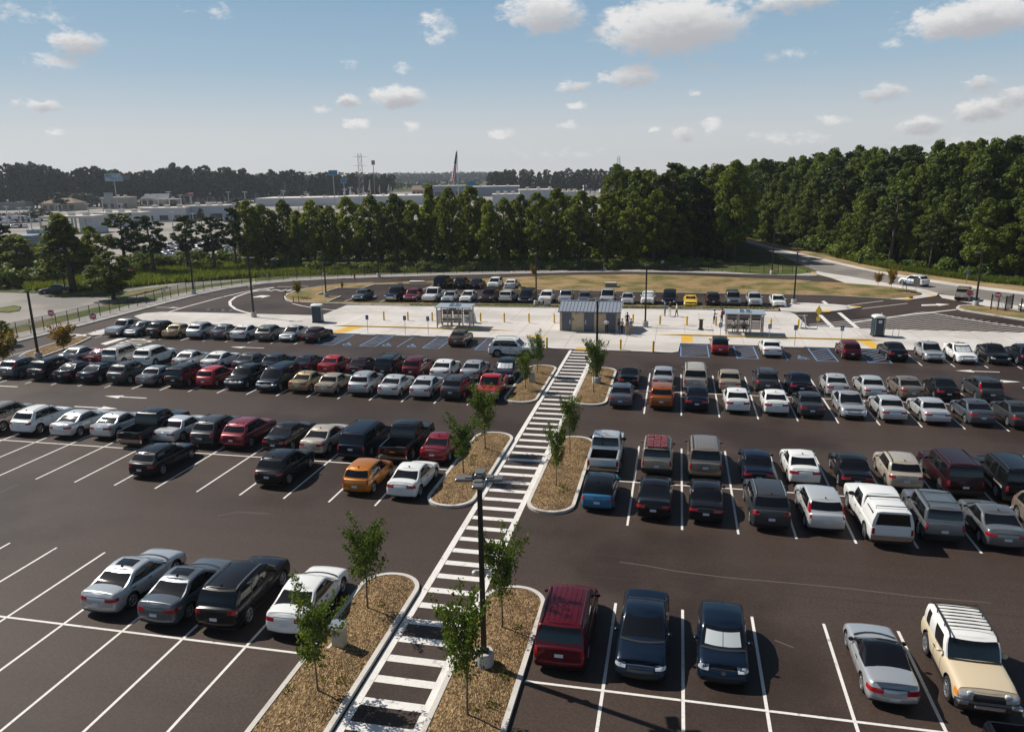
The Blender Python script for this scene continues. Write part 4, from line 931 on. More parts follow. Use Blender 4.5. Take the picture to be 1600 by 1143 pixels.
# blue accessible bays
B_ = MB()
def bluebay(x0, x1, y0=75.0, y1=80.5, nst=4, lean=1.9):
    B_.line([(x0, y0), (x1, y0), (x1, y1), (x0, y1)], .10, Z, True)
    for k in range(nst+1):
        ya = y0+(y1-y0-lean)*k/nst; B_.line([(x0, ya+(0 if x0 < -10 else 0)), (x1, ya+lean)], .09, Z+.003)
for (x0, x1) in ((-38.2, -36.0), (-33.0, -31.2), (-25.9, -24.1), (-20.2, -17.9), (.75, 3.45), (6.1, 8.05), (13.4, 15.3), (18.0, 20.0)): bluebay(x0, x1)
seg((-28.75, 75), (-28.75, 80.4), .1, B_); seg((10.75, 75), (10.75, 80.4), .1, B_)
def wheelchair(mb, c, s, z, up=None):
    """accessibility symbol, s metres tall, lying on the ground"""
    x, y = c; up = up or (lambda u, v: (x+u*s, y+v*s, z))
    def stroke(pts, w):
        for a, d in zip(pts, pts[1:]):
            t = Vector((d[0]-a[0], d[1]-a[1])).normalized()*w/2; o = (-t.y, t.x)
            mb.quad(up(a[0]+o[0], a[1]+o[1]), up(a[0]-o[0], a[1]-o[1]), up(d[0]-o[0], d[1]-o[1]), up(d[0]+o[0], d[1]+o[1]))
    arc = [(.05+.28*math.cos(t), -.2+.28*math.sin(t)) for t in [R(120+k*24) for k in range(10)]]
    stroke(arc, .09); stroke([(-.06, .28), (-.02, -.05), (.22, -.05), (.34, -.36), (.46, -.32)], .10); stroke([(-.03, .12), (.2, .12)], .08)
    q = [up(-.08+.09*math.cos(k*PI/4), .42+.09*math.sin(k*PI/4)) for k in range(8)]; mb.quad(*q)
for p in ((543, 537.5), (605, 538.5), (643.5, 540), (1252, 558.5)): wheelchair(B_, G(*p), 1.5, Z)
struct('accessible_bay_markings', B_, PAINTB)
b = MB()
for (x0, x1) in ((-35.2, -33.3), (-30.9, -29.0), (-28.0, -26.1), (-23.3, -21.4), (11.0, 13.0), (4.0, 5.7)):
    b.bevbox(x0, x1, 80.35, 80.55, .02, .16, .03)
WS = b
for i, (x0, x1) in enumerate(((-35.2, -33.3), (-30.9, -29.0), (-28.0, -26.1), (11.0, 13.0))):
    b = MB(); b.bevbox(x0, x1, 80.32, 80.52, .02, .16, .03)
    tag(b.build('wheel_stop', CONC), ['long concrete wheel stop of the empty bay next to the red-brown sedan', 'concrete wheel stop before the middle accessible bay on the left', 'concrete wheel stop left of the shelter with one empty bay before it', 'concrete wheel stop of the empty bay between white sedan and maroon hatchback'][i], 'wheel stop', 'wheel stops of the accessible bays')
# puddle and small drain covers
WATER = mat('puddle_water', (.10, .09, .08), rough=.05, spec=.8)
b = MB(); cx, cy = G(333, 484); rr = random.Random(3)
b.poly([(cx+(3.4+rr.uniform(-.7, .7))*math.cos(k*PI/9), cy+(.75+rr.uniform(-.25, .2))*math.sin(k*PI/9)) for k in range(18)], .027); struct('puddle_water', b, WATER)
SCUFF = mat('tyre_scuff', (.105, .085, .074), .8)
b = MB()
for l in ([(968, 878), (1010, 884), (1060, 893), (1140, 903), (1235, 911), (1330, 920), (1430, 932), (1548, 942)], [(1210, 1000), (1240, 1012)], [(340, 806), (372, 800), (420, 803)], [(0, 770), (28, 757)]): b.line(px(*l), .06, .0236)
struct('tyre_scuffs', b, SCUFF)
SEAL = mat('tar_sealant', (.028, .022, .020), .7)
b = MB()
rr = random.Random(11)
for (x0, x1, y) in ((-70, 50, 52.2), (-70, 50, 33.1), (-60, 60, 71.6), (-60, 50, 54.4), (-60, 40, 31.0)):   # paving seams
    pts = [(lerp(x0, x1, k/40), y+rr.uniform(-.03, .03)) for k in range(41)]; b.line(pts, .05, .0232)
struct('paving_seams', b, SEAL)
# ---------------------------------------------------------------- vehicles: one model per kind, then every parked car
def extra_pickup_cap(root, I):
    """fibreglass canopy over the load bed with a roof rack"""
    hw = I['hw']; zt = I['zt']; b = MB(); g = MB(); gl = MB()
    z0 = 1.08; z1 = 1.86; yb, yf = -2.80, -1.0
    prof = lambda y, k: [(-hw+.06, y, z0), (-hw+.10, y, z0+.30), (-hw+.24, y, z1-.06*k), (-hw+.45, y, z1), (hw-.45, y, z1), (hw-.24, y, z1-.06*k), (hw-.10, y, z0+.30), (hw-.06, y, z0)]
    b.loft([prof(yf, 1), prof(-1.9, .8), prof(yb+.12, 1), [(x, y-.0, z) for x, y, z in prof(yb, 1)]])
    o = b.build('bed_canopy', PAINT['white'], root, smooth=True, angle=R(35)); o.data['painted'] = 1
    for sd in (1, -1):
        w = MB(); q = [((hw-.085)*sd, -2.45, z0+.16), ((hw-.085)*sd, -1.35, z0+.16), ((hw-.185)*sd, -1.35, z1-.2), ((hw-.185)*sd, -2.45, z1-.2)]
        w.quad(*(q if sd < 0 else q[::-1])); w.build('canopy_window', GLASS, root)
    w = MB(); w.quad((-hw+.22, yb-.012, z0+.1), (hw-.22, yb-.012, z0+.1), (hw-.34, yb-.012, z1-.1), (-hw+.34, yb-.012, z1-.1)); w.build('canopy_window', GLASS, root)
    r = MB()
    for y in (-1.25, -2.35):
        r.tube([(-hw+.3, y, z1-.02), (-hw+.3, y, z1+.1), (hw-.3, y, z1+.1), (hw-.3, y, z1-.02)], .022)
    r.build('roof_rack', TRIM, root)
def extra_fj(root, I):
    zr, w1 = I['zroof'], I['w1']; r = MB(); y1, y2 = .25, -1.85; x = w1*.86
    for sd in (1, -1):
        r.tube([(x*sd, y1+.15, zr(y1)+.02), (x*sd, y1, zr(y1)+.15), (x*sd, -.8, zr(-.8)+.16), (x*sd, y2, zr(y2)+.15), (x*sd, y2-.1, zr(y2)+.04)], .028)
        for y in (-.3, -1.2): r.tube([(x*sd, y, zr(y)+.02), (x*sd, y, zr(y)+.15)], .022)
    for k in range(8):
        y = -.15-1.65*k/7; r.tube([(-x, y, zr(y)+.13), (x, y, zr(y)+.13)], .018)
    r.build('roof_rack', TRIM, root)
    c = MB(); n = 14
    c.loft([[(.36*math.cos(2*PI*k/n)+.05, -2.42+dy, 1.02+.36*math.sin(2*PI*k/n)) for k in range(n)] for dy in (.06, -.06)], cap=True)
    c.build('spare_wheel', TYRE, root)
    for sd in (1, -1):
        h = MB(); h.loft([[(.55*sd+rr*math.cos(2*PI*k/12), 2.26+dy, .93+rr*math.sin(2*PI*k/12)) for k in range(12)] for dy, rr in ((-.06, .11), (.03, .10), (.045, .06))]); h.build('headlight', LAMP, root)
    b2 = MB(); b2.bevbox(-.96, .96, 2.06, 2.42, .50, .74, .05); b2.build('front_bumper', TRIM, root)
    b3 = MB(); b3.bevbox(-.45, .45, 2.40, 2.46, .56, .66, .02); b3.build('skid_plate', CHROME, root)
    for sd in (1, -1):
        m = MB(); m.bevbox(min(.62*sd, .95*sd), max(.62*sd, .95*sd), 2.28, 2.46, .66, .76, .03); m.build('bumper_end_cap', CHROME, root)
PROTO = {}
KINDS = dict(sedan='sedan', sedan_sunroof='sedan', old_sedan='sedan', compact='sedan', coupe='coupe', sports='sports_car', hatch='hatchback', hatch_dark='hatchback', golf='hatchback', mini='hatchback', suv='suv', suv_round='suv', suv_long='suv', suv_boxy='suv', suv_tall='suv', wagon='station_wagon', van='minivan', pickup='pickup_truck', pickup_cap='pickup_truck', pickup_small='pickup_truck', fj='suv')
CATS = dict(sedan='car', coupe='car', sports_car='car', hatchback='car', suv='SUV', station_wagon='station wagon', minivan='minivan', pickup_truck='pickup truck')
INFO = {}
random.seed(4)
for k, S in SPEC.items():
    r, I = make_vehicle(KINDS[k], S, 'x', CATS[KINDS[k]]); PROTO[k] = r; INFO[k] = I
    if k == 'pickup_cap': extra_pickup_cap(r, I)
    if k == 'fj': extra_fj(r, I)
freeze()
USED = set(); NCAR = [0]
def sunshade(o, k, cl=(SHADE,), panels=2):
    I = INFO[k]; C = I['C']; b = MB(); m = 6
    for p in range(panels):
        f0, f1 = -.80+1.60*p/panels+.015, -.80+1.60*(p+1)/panels-.015
        for a in range(m):
            q = []
            for (u, t) in ((lerp(f0, f1, a/m), .18), (lerp(f0, f1, (a+1)/m), .18), (lerp(f0, f1, (a+1)/m), .80), (lerp(f0, f1, a/m), .80)):
                x, y, z = I['cabpt'](('f', abs(u), ''), t); q.append((x*(1 if u > 0 else -1), y+.008, z+.010))
            b.quad(*q)
    s = b.build('sunshade', cl[0], o, smooth=True)
def place(k, x, y, heading, pm, label, group='cars parked in the lot', jit=True):
    rz = {'a': 0.0, 't': PI}.get(heading, heading if not isinstance(heading, str) else 0)
    rr = random.Random(NCAR[0]*7+1); NCAR[0] += 1
    if jit: rz += R(rr.uniform(-1.6, 1.6))
    P = PROTO[k]
    if k not in USED:
        USED.add(k); o = P; o.location = (x, y, .021); o.rotation_euler = (0, 0, rz); o['label'] = label; o['group'] = group
        for c in tree(o):
            if c.type == 'MESH' and 'painted' in c.data: c.material_slots[0].link = 'OBJECT'; c.material_slots[0].material = PAINT[pm]
        FIRST.append((o, k))
    else: o = dup(P, (x, y, .021), rz, label, group, paint=PAINT[pm])
    if jit: o.scale = (rr.uniform(.98, 1.02), rr.uniform(.975, 1.02), rr.uniform(.98, 1.025))
    return o
FIRST = []
G_LOT = 'cars parked in the lot'
CARS = [
# front row, left of the crossing
(213, 26.35, 'sedan_sunroof', 'a', 'icegrey', 'silver sedan with sunroof, leftmost of the four cars in the nearest left row'),
(297, 26.0, 'sedan_sunroof', 'a', 'slate', 'slate grey sedan with sunroof between silver sedan and black SUV in nearest left row'),
(384, 26.2, 'suv_long', 'a', 'black', 'large black SUV with roof rails beside the white sedan in the nearest left row'),
(484, 26.25, 'sedan', 'a', 'white', 'white sedan beside the mulch island, half behind a young tree, nearest left row'),
# front row, right of the crossing
(888, 26.4, 'van', 'a', 'maroon', 'dark red minivan next to the mulch island, nearest right row'),
(1006, 26.2, 'sedan', 't', 'dblue', 'dark blue sedan parked nose out between red minivan and dark hatchback'),
(1128, 26.15, 'golf', 't', 'dblue', 'dark blue hatchback with silver sunshade in its windscreen, nearest right row'),
(1374, 26.25, 'coupe', 'a', 'icegrey', 'silver two-door coupe with black roof and rear spoiler'),
(1510, 26.3, 'fj', 't', 'sand', 'sand coloured boxy off-roader with white roof and black roof rack'),
(0, 19.75, 'pickup', 't', 'black', 'black pickup truck cut off at the bottom right corner of the photo'),
# second row, left: back line
(-22, 45.2, 'compact', 'a', 'crimson', 'red car at the left photo edge, only a sliver of it showing'),
(12, 45.3, 'suv_long', 'a', 'taupe', 'brown SUV at the left photo edge beside the white crossover'),
(68, 45.3, 'suv', 'a', 'white', 'white crossover SUV beside a brown SUV at the left'),
(130, 45.4, 'sedan', 'a', 'lsilver', 'pale silver sedan right of the white crossover in the second left row'),
(188, 45.5, 'compact', 'a', 'lsilver', 'silver compact sedan left of the black pickup truck'),
(243, 45.0, 'pickup', 'a', 'black', 'black pickup truck with open bed between two silver sedans'),
(287, 45.6, 'old_sedan', 'a', 'lsilver', 'silver sedan between black pickup and dark grey SUV'),
(343, 45.3, 'suv', 'a', 'dgrey', 'dark grey SUV left of the red SUV in the second left row'),
(390, 45.3, 'suv', 'a', 'crimson', 'red SUV with bright roof rails in the second left row'),
(454, 45.2, 'sedan', 'a', 'black', 'black sedan between red SUV and beige sedan'),
(510, 45.2, 'sedan', 'a', 'beige', 'beige sedan left of the navy minivan'),
(572, 45.2, 'van', 'a', 'navy', 'navy minivan left of the black pickup with tailgate emblem'),
(637, 45.3, 'pickup', 'a', 'black', 'black pickup truck with chrome rear bumper near the mulch island'),
(692, 45.0, 'compact', 'a', 'crimson', 'red compact sedan behind the young tree at the mulch island'),
# second row, left: near line
(257, 39.9, 'wagon', 'a', 'black', 'black station wagon standing alone in the near line of the second left row'),
(447, 39.8, 'suv', 'a', 'black', 'black SUV with bright tailgate strip, alone between empty bays'),
(576, 39.4, 'hatch', 'a', 'orange', 'orange hatchback beside the white sedan'),
(647, 39.5, 'compact', 'a', 'white', 'white compact sedan between orange hatchback and mulch island'),
# second row, right: back line
(948, 45.5, 'pickup', 'a', 'lsilver', 'silver pickup truck with empty bed beside the right mulch island'),
(1028, 45.5, 'suv_boxy', 'a', 'tan', 'tan boxy SUV with red cargo on its roof rack'),
(1100, 45.6, 'van', 'a', 'taupe', 'brown-grey minivan with ribbed roof'),
(1181, 45.0, 'old_sedan', 'a', 'navy', 'navy sedan between brown-grey minivan and white sedan'),
(1249, 45.3, 'compact', 'a', 'white', 'white sedan behind the silver SUV with tall tail lights'),
(1328, 45.2, 'old_sedan', 'a', 'black', 'black sedan between white sedan and tan crossover'),
(1402, 45.4, 'suv', 'a', 'beige', 'pale tan crossover between black sedan and dark maroon SUV'),
(1483, 45.4, 'suv_tall', 'a', 'dmaroon', 'dark maroon tall SUV with red pillar tail lamps'),
(1571, 45.0, 'suv_tall', 'a', 'black', 'black SUV with tan lower trim at the right photo edge'),
(1622, 46.4, 'compact', 'a', 'white', 'white car at the right photo edge behind the black SUV with tan trim'),
# second row, right: near line
(939, 39.6, 'mini', 'a', 'blue', 'small blue hatchback with dark roof behind the silver pickup'),
(1024, 39.4, 'sedan', 'a', 'black', 'black sedan right of the small blue hatchback'),
(1103, 39.5, 'old_sedan', 'a', 'black', 'black sedan left of the dark SUV with silver roof rails'),
(1196, 39.3, 'suv_long', 'a', 'dgrey', 'dark grey SUV with silver roof rails left of the silver crossover'),
(1279, 39.3, 'suv_round', 'a', 'lsilver', 'silver crossover with tall red tail lights on its rear pillars'),
(1369, 39.0, 'pickup_cap', 'a', 'white', 'white pickup truck with canopy and roof rack'),
(1455, 39.2, 'suv_boxy', 'a', 'grey', 'grey boxy SUV right of the white canopy pickup'),
(1548, 39.0, 'sedan', 'a', 'grey', 'grey sedan right of the grey boxy SUV'),
(1640, 39.4, 'suv', 't', 'taupe', 'brown SUV at the right photo edge beside the grey sedan'),
# third row, left: back line
(127, 64.6, 'sedan', 'a', 'silver', 'silver sedan leftmost in the back line of the third left row'),
(166, 64.6, 'compact', 'a', 'maroon', 'maroon sedan with reflecting rear window left of the beige SUV'),
(196, 64.6, 'suv_boxy', 'a', 'pearl', 'beige SUV left of the big white SUV'),
(243, 64.8, 'suv_long', 'a', 'white', 'big white SUV parked at a slant, nose to the back aisle'),
(300, 64.6, 'compact', 'a', 'lsilver', 'white-silver sedan right of the big white SUV'),
(346, 64.6, 'sedan', 'a', 'white', 'white sedan with dark rear window above the red hatchback'),
(395, 64.6, 'sedan', 'a', 'dgrey', 'dark grey sedan right of a white sedan in the back line'),
(434, 64.6, 'old_sedan', 'a', 'navy', 'dark blue sedan left of the navy sedan in the back line'),
(483, 64.6, 'sedan', 'a', 'navy', 'navy sedan left of the bright red sedan'),
(524, 64.6, 'compact', 'a', 'red', 'bright red sedan in the back line of the third left row'),
(568, 64.5, 'compact', 'a', 'dmaroon', 'dark maroon sedan between bright red sedan and black SUV'),
(612, 64.6, 'suv_boxy', 'a', 'black', 'black boxy SUV left of the maroon crossover with tall tail lights'),
(654, 64.6, 'suv_round', 'a', 'maroon', 'maroon crossover with tall red tail lights left of a white sedan'),
(697, 64.6, 'sedan', 'a', 'white', 'white sedan between maroon crossover and silver sedan'),
(743, 64.6, 'sedan', 'a', 'silver', 'silver sedan left of the dark SUV with sunshade'),
(792, 64.3, 'suv', 't', 'navy', 'dark blue SUV with bright sunshade facing the camera'),
# third row, left: near line
(38, 58.9, 'suv_round', 'a', 'slate', 'grey crossover leftmost in the near line, next to the young maples'),
(86, 58.9, 'suv_long', 'a', 'black', 'black SUV right of the leftmost grey crossover'),
(123, 58.7, 'sedan', 'a', 'black', 'black sedan with chrome bumper glints left of a second black sedan'),
(160, 58.7, 'sedan', 'a', 'navy', 'very dark blue sedan left of the black crossover with roof fin'),
(205, 58.7, 'suv', 'a', 'dgrey', 'charcoal crossover left of the grey sedan in the near line'),
(250, 58.7, 'old_sedan', 'a', 'grey', 'grey sedan left of a black SUV with red lamps'),
(295, 58.7, 'suv_boxy', 'a', 'black', 'black SUV left of the red hatchback'),
(338, 58.8, 'hatch', 'a', 'red', 'red hatchback between two black vehicles in the near line'),
(384, 58.7, 'suv', 't', 'black', 'black crossover facing the camera right of the red hatchback'),
(436, 58.7, 'van', 't', 'dblue', 'black-blue minivan facing the camera left of the gold sedan'),
(483, 58.7, 'compact', 'a', 'gold', 'gold sedan between dark minivan and beige sedan'),
(523, 58.6, 'old_sedan', 'a', 'tan', 'beige-gold sedan right of the gold sedan'),
(573, 58.7, 'suv', 'a', 'silver', 'silver crossover right of the beige-gold sedan'),
(620, 58.7, 'sedan', 'a', 'lsilver', 'silver-white sedan right of the silver crossover'),
(668, 58.7, 'sedan', 'a', 'lsilver', 'silver sedan left of the dark grey crossover in the near line'),
(716, 58.7, 'suv', 'a', 'dgrey', 'dark grey crossover left of the red pickup'),
(768, 58.8, 'pickup_small', 't', 'red', 'red pickup truck facing the camera beside the top left mulch island'),
# third row, right: back line
(984, 64.8, 'coupe', 'a', 'black', 'black low coupe beside the top right mulch island'),
(1037, 64.8, 'old_sedan', 'a', 'silver', 'silver sedan behind the orange crossover'),
(1086, 64.8, 'van', 'a', 'beige', 'beige minivan in the back line of the third right row'),
(1139, 64.6, 'old_sedan', 'a', 'tan', 'tan sedan between beige minivan and dark grey SUV'),
(1196, 64.7, 'suv', 'a', 'dgrey', 'dark grey SUV right of the tan sedan'),
(1247, 64.5, 'compact', 'a', 'navy', 'dark blue sedan right of the dark grey SUV in the back line'),
(1303, 64.4, 'compact', 'a', 'lsilver', 'light silver sedan with black rear window behind the silver car facing out'),
(1358, 64.4, 'old_sedan', 'a', 'lsilver', 'silver sedan left of the bronze sedan'),
(1414, 64.4, 'sedan', 'a', 'taupe', 'bronze sedan between silver sedan and black sedan'),
(1470, 64.4, 'compact', 'a', 'black', 'black sedan right of the bronze sedan'),
(1534, 64.5, 'suv_round', 'a', 'dgrey', 'charcoal crossover with tall red tail lamps in the back line on the right'),
# third row, right: near line
(972, 58.9, 'old_sedan', 'a', 'slate', 'slate grey sedan leftmost in the near line right of the crossing'),
(1035, 58.8, 'suv_round', 'a', 'copper', 'copper orange crossover left of the navy sedan in the third right row'),
(1089, 58.7, 'compact', 'a', 'navy', 'navy sedan right of the copper orange crossover'),
(1150, 58.7, 'compact', 'a', 'white', 'white sedan right of the navy sedan, left of another white sedan'),
(1209, 58.7, 'compact', 'a', 'white', 'white sedan left of the dark grey sedan in the near line'),
(1262, 58.6, 'old_sedan', 'a', 'dgrey', 'dark grey sedan left of the silver car that faces out'),
(1326, 58.6, 'compact', 't', 'silver', 'silver sedan facing the camera among cars showing their tails'),
(1386, 58.5, 'old_sedan', 'a', 'lsilver', 'silver sedan right of the silver car that faces out'),
(1450, 58.5, 'old_sedan', 'a', 'lsilver', 'silver sedan left of the blue-grey sedan'),
(1519, 58.4, 'compact', 'a', 'slate', 'blue-grey sedan at the right, near line of the third row'),
(1585, 58.3, 'sedan', 'a', 'dgrey', 'dark grey sedan with amber lamp at the right photo edge'),
# bays along the pavement, left
(196, 77.6, 'pickup_small', 't', 'silver', 'silver pickup truck facing out beside the no-entry sign'),
(222, 77.6, 'sedan', 't', 'slate', 'dark blue-grey sedan right of the silver pickup by the pavement'),
(256, 77.6, 'suv', 'a', 'black', 'black crossover between blue-grey sedan and gold sedan by the pavement'),
(282, 77.6, 'old_sedan', 'a', 'gold', 'pale gold sedan left of the silver crossover by the pavement'),
(318, 77.6, 'suv', 'a', 'silver', 'silver crossover with roof rails parked at the pavement'),
(354, 77.6, 'compact', 'a', 'slate', 'grey sedan left of a white sedan at the pavement'),
(386, 77.6, 'sedan', 'a', 'white', 'white sedan between two grey cars at the pavement'),
(424, 77.6, 'wagon', 'a', 'sage', 'grey-green wagon with roof bars at the pavement'),
(459, 77.6, 'compact', 't', 'silver', 'silver sedan facing out beside the maroon sedan at the pavement'),
(496, 77.6, 'old_sedan', 'a', 'dmaroon', 'old maroon sedan at the end of the pavement row before the blue hatching'),
(720, 77.9, 'compact', 'a', 'bronze', 'bronze-grey sedan alone in the accessible bays by the left shelter'),
# bays along the pavement, right
(1124, 77.9, 'hatch_dark', 'a', 'red', 'red hatchback with dark roof in the accessible bay before the right shelter'),
(1203, 77.8, 'old_sedan', 'a', 'white', 'white sedan in the accessible bay before the right shelter'),
(1325, 77.7, 'hatch', 'a', 'maroon', 'maroon hatchback between two blue hatched aisles'),
(1394, 77.8, 'sedan', 'a', 'black', 'black sedan with bright window line at the pavement on the right'),
(1452, 77.8, 'compact', 't', 'silver', 'silver sedan facing out between black sedan and white sedan at the pavement'),
(1500, 77.7, 'sedan_sunroof', 't', 'white', 'white sedan with dark sunroof facing out at the pavement'),
(1552, 77.6, 'compact', 't', 'black', 'black sedan facing out right of the white sunroof sedan'),
(1597, 77.6, 'suv', 'a', 'navy', 'dark blue SUV at the right photo edge by the pavement'),
# back row beyond the bus lane
(567, 105.6, 'sedan', 't', 'slate', 'dark grey sedan alone at the left end of the back row'),
(620, 105.9, 'pickup', 't', 'navy', 'dark blue pickup truck with chrome grille and loaded bed in the back row'),
(646, 105.6, 'suv', 't', 'crimson', 'red crossover between dark pickup and white pickup in the back row'),
(678, 105.9, 'pickup', 't', 'white', 'white pickup truck right of the red crossover in the back row'),
(704, 105.8, 'old_sedan', 't', 'icegrey', 'pale blue-grey sedan right of the white pickup in the back row'),
(732, 105.8, 'compact', 't', 'white', 'white sedan right of the pale blue-grey sedan in the back row'),
(765, 106.0, 'suv_boxy', 't', 'dmaroon', 'maroon boxy SUV in the back row left of a white SUV'),
(795, 106.1, 'suv_boxy', 'a', 'pearl', 'white SUV showing its tail in the back row'),
(824, 106.2, 'van', 't', 'navy', 'dark blue minivan in the back row behind the light pole'),
(855, 106.3, 'suv', 't', 'white', 'white crossover right of the dark minivan in the back row'),
(885, 106.6, 'pickup_small', 't', 'silver', 'silver pickup truck just behind the left half of the building roof'),
(914, 106.8, 'old_sedan', 't', 'slate', 'grey sedan mostly hidden behind the building roof'),
(950, 106.9, 'pickup', 't', 'lsilver', 'silver pickup truck behind the right half of the building roof'),
(981, 106.6, 'compact', 't', 'lsilver', 'silver sedan right of the building roof in the back row'),
(1013, 106.8, 'suv', 't', 'white', 'white crossover behind the light pole right of the building'),
(1046, 106.9, 'van', 't', 'navy', 'dark blue minivan behind the three people on the bus lane'),
(1079, 106.6, 'sports', 't', 'yellow', 'yellow low sports car in the back row'),
(1113, 107.0, 'suv', 'a', 'black', 'black crossover right of the yellow sports car'),
(1145, 107.2, 'suv_boxy', 't', 'grey', 'grey boxy SUV behind the right shelter'),
(1178, 107.2, 'suv', 't', 'lsilver', 'silver-white crossover with chrome grille right of the grey boxy SUV'),
(1215, 106.9, 'compact', 't', 'white', 'white sedan at the right end of the back row'),
(693, 119.4, 'suv_tall', 'a', 'black', 'black tall SUV leftmost of the five cars in the farthest row'),
(722, 119.3, 'suv', 'a', 'black', 'black crossover second from the tall black SUV in the farthest row'),
(746, 119.2, 'compact', 'a', 'navy', 'dark sedan with red lamps in the farthest row'),
(774, 119.5, 'suv', 't', 'white', 'white SUV facing out in the farthest row'),
(800, 119.3, 'compact', 'a', 'white', 'white sedan at the right end of the farthest row'),
]
SUNSHADES = {'dark blue hatchback with silver': 2, 'dark blue SUV with bright sunshade': 4, 'white crossover behind the light pole': 1, 'white sedan with dark sunroof': 3}
placed = []
for (pxx, y, k, hd, pm, lab) in CARS:
    o = place(k, XA(pxx, y) if pxx else G(1531, 1122, 1.05)[0]+.98, y, hd, pm, lab); placed.append((o, k, lab))
o = place('suv_long', XA(802, 73.0), 73.0, -PI/2, 'white', 'white SUV driving along the aisle below the left shelter', 'cars on the roads'); placed.append((o, 'suv_long', ''))
x, y = G(80, 459); o = place('old_sedan', x, y+.8, R(58), 'dgrey', 'dark sedan parked on the side road beyond the left fence', 'cars on the roads', False); o.rotation_euler = (0, 0, R(130))
x, y = G(1427, 447); SHU = place('suv', x+.2, y+.8, R(0), 'white', 'white SUV with blue side graphics on the public road', 'cars on the roads', False); SHU.rotation_euler = (0, 0, math.atan2(*(Vector(G(1405, 444))-Vector(G(1450, 450)))[:][::-1])-PI/2)
x, y = G(1511, 470); o = place('suv_boxy', x, y+1.4, 0, 'tan', 'tan-silver SUV entering the public road by the red sign', 'cars on the roads', False); o.rotation_euler = (0, 0, R(-24))
x, y = G(1604, 486); o = place('old_sedan', x+1.2, y, 0, 'lsilver', 'silver car at the right photo edge behind the gate fence', 'cars on the roads', False); o.rotation_euler = (0, 0, R(-60))
# extras that ride on single cars
for o, k, lab in placed:
    for s, pn in SUNSHADES.items():
        if lab.startswith(s): sunshade(o, k, panels=pn)
    if 'bright roof rails' in lab or 'silver roof rails' in lab or lab.startswith('large black SUV'):
        for c in o.children:
            if c.name.startswith('roof_rail'): c.material_slots[0].link = 'OBJECT'; c.material_slots[0].material = RIM
    if lab.startswith('tan boxy SUV with red'):
        I = INFO[k]; b = MB(); rr = random.Random(2)
        CARGO = mat('red_cargo', (.13, .025, .035), .9, var=.6, scale=9)
        for i in range(5):
            for j in range(3): x = -.42+.42*j; y = -.1-.42*i; b.bevbox(x-.2, x+.2, y-.2, y+.2, 1.78, 1.84+rr.uniform(0, .05), .03)
        c = b.build('roof_cargo', CARGO, o)
    if lab.startswith('dark blue pickup truck with chrome'):
        b = MB(); rr = random.Random(6)
        for i in range(9): b.tube([(rr.uniform(-.7, .7), rr.uniform(-2.4, -1.3), 1.1), (rr.uniform(-.8, .8), rr.uniform(-2.6, -1.2), 2.0+rr.uniform(-.2, .3)), (rr.uniform(-.9, .9), rr.uniform(-2.6, -1.2), 2.3+rr.uniform(-.2, .3))], .025, 5)
        b.build('load_of_branches', mat('branch_wood', (.10, .08, .06), .9), o)
    if lab.startswith('black SUV with tan lower'):
        I = INFO[k]; sf = I['surf']
        for sd in (1, -1):
            b = MB(); s0, s1 = I['col_y'](2.1), I['col_y'](-2.1); m = 30
            for a in range(m):
                sa, sb = lerp(s0, s1, a/m), lerp(s0, s1, (a+1)/m)
                ya = sf(sa, .5)[1]
                if any(abs(ya-w) < .52 for w in (1.55, -1.45)): za, zb_ = .80, .93
                else: za, zb_ = .34, .62
                q = [sf(sa, za, .02), sf(sb, za, .02), sf(sb, zb_, .02), sf(sa, zb_, .02)]; q = [(p[0]*sd, p[1], p[2]) for p in q]; b.quad(*(q if sd > 0 else q[::-1]))
            b.build('lower_trim', PAINT['beige'], o)
    if 'bright tailgate strip' in lab:
        I = INFO[k]; I['patch']('tailgate_strip', I['col_x'](I['hw']*.60, True), I['n']-1, .985, 1.03, CHROME, .016, par=o)
    if 'chrome rear bumper near' in lab:
        I = INFO[k]; GOLD = mat('emblem_gold', (.45, .28, .05), .3, metal=.7)
        I['patch']('tailgate_emblem', I['col_x'](.20, True), I['n']-1, .835, .89, GOLD, .02, par=o, nu=3); I['patch']('tailgate_emblem', I['col_x'](.075, True), I['n']-1, .81, .915, GOLD, .022, par=o, nu=2)
    if lab.startswith('dark blue hatchback with silver'):
        I = INFO[k]; b = MB(); yb, zc = I['hl']+.012, .70; nn = 20
        for a in range(nn):
            t0, t1 = 2*PI*a/nn, 2*PI*(a+1)/nn; b.quad(*[(r*math.cos(t), yb, zc+r*math.sin(t)) for r, t in ((.075, t1), (.075, t0), (.062, t0), (.062, t1))])
        def st(p, q, w=.007):
            d = (Vector(q)-Vector(p)).normalized()*w; b.quad((p[0]-d[1], yb, zc+p[1]+d[0]), (q[0]-d[1], yb, zc+q[1]+d[0]), (q[0]+d[1], yb, zc+q[1]-d[0]), (p[0]+d[1], yb, zc+p[1]-d[0]))
        for p, q in (((-.028, .055), (0, .008)), ((.028, .055), (0, .008)), ((-.052, .03), (-.024, -.052)), ((-.024, -.052), (0, -.005)), ((.052, .03), (.024, -.052)), ((.024, -.052), (0, -.005))): st(p, q)
        b.build('grille_emblem', CHROME, o)
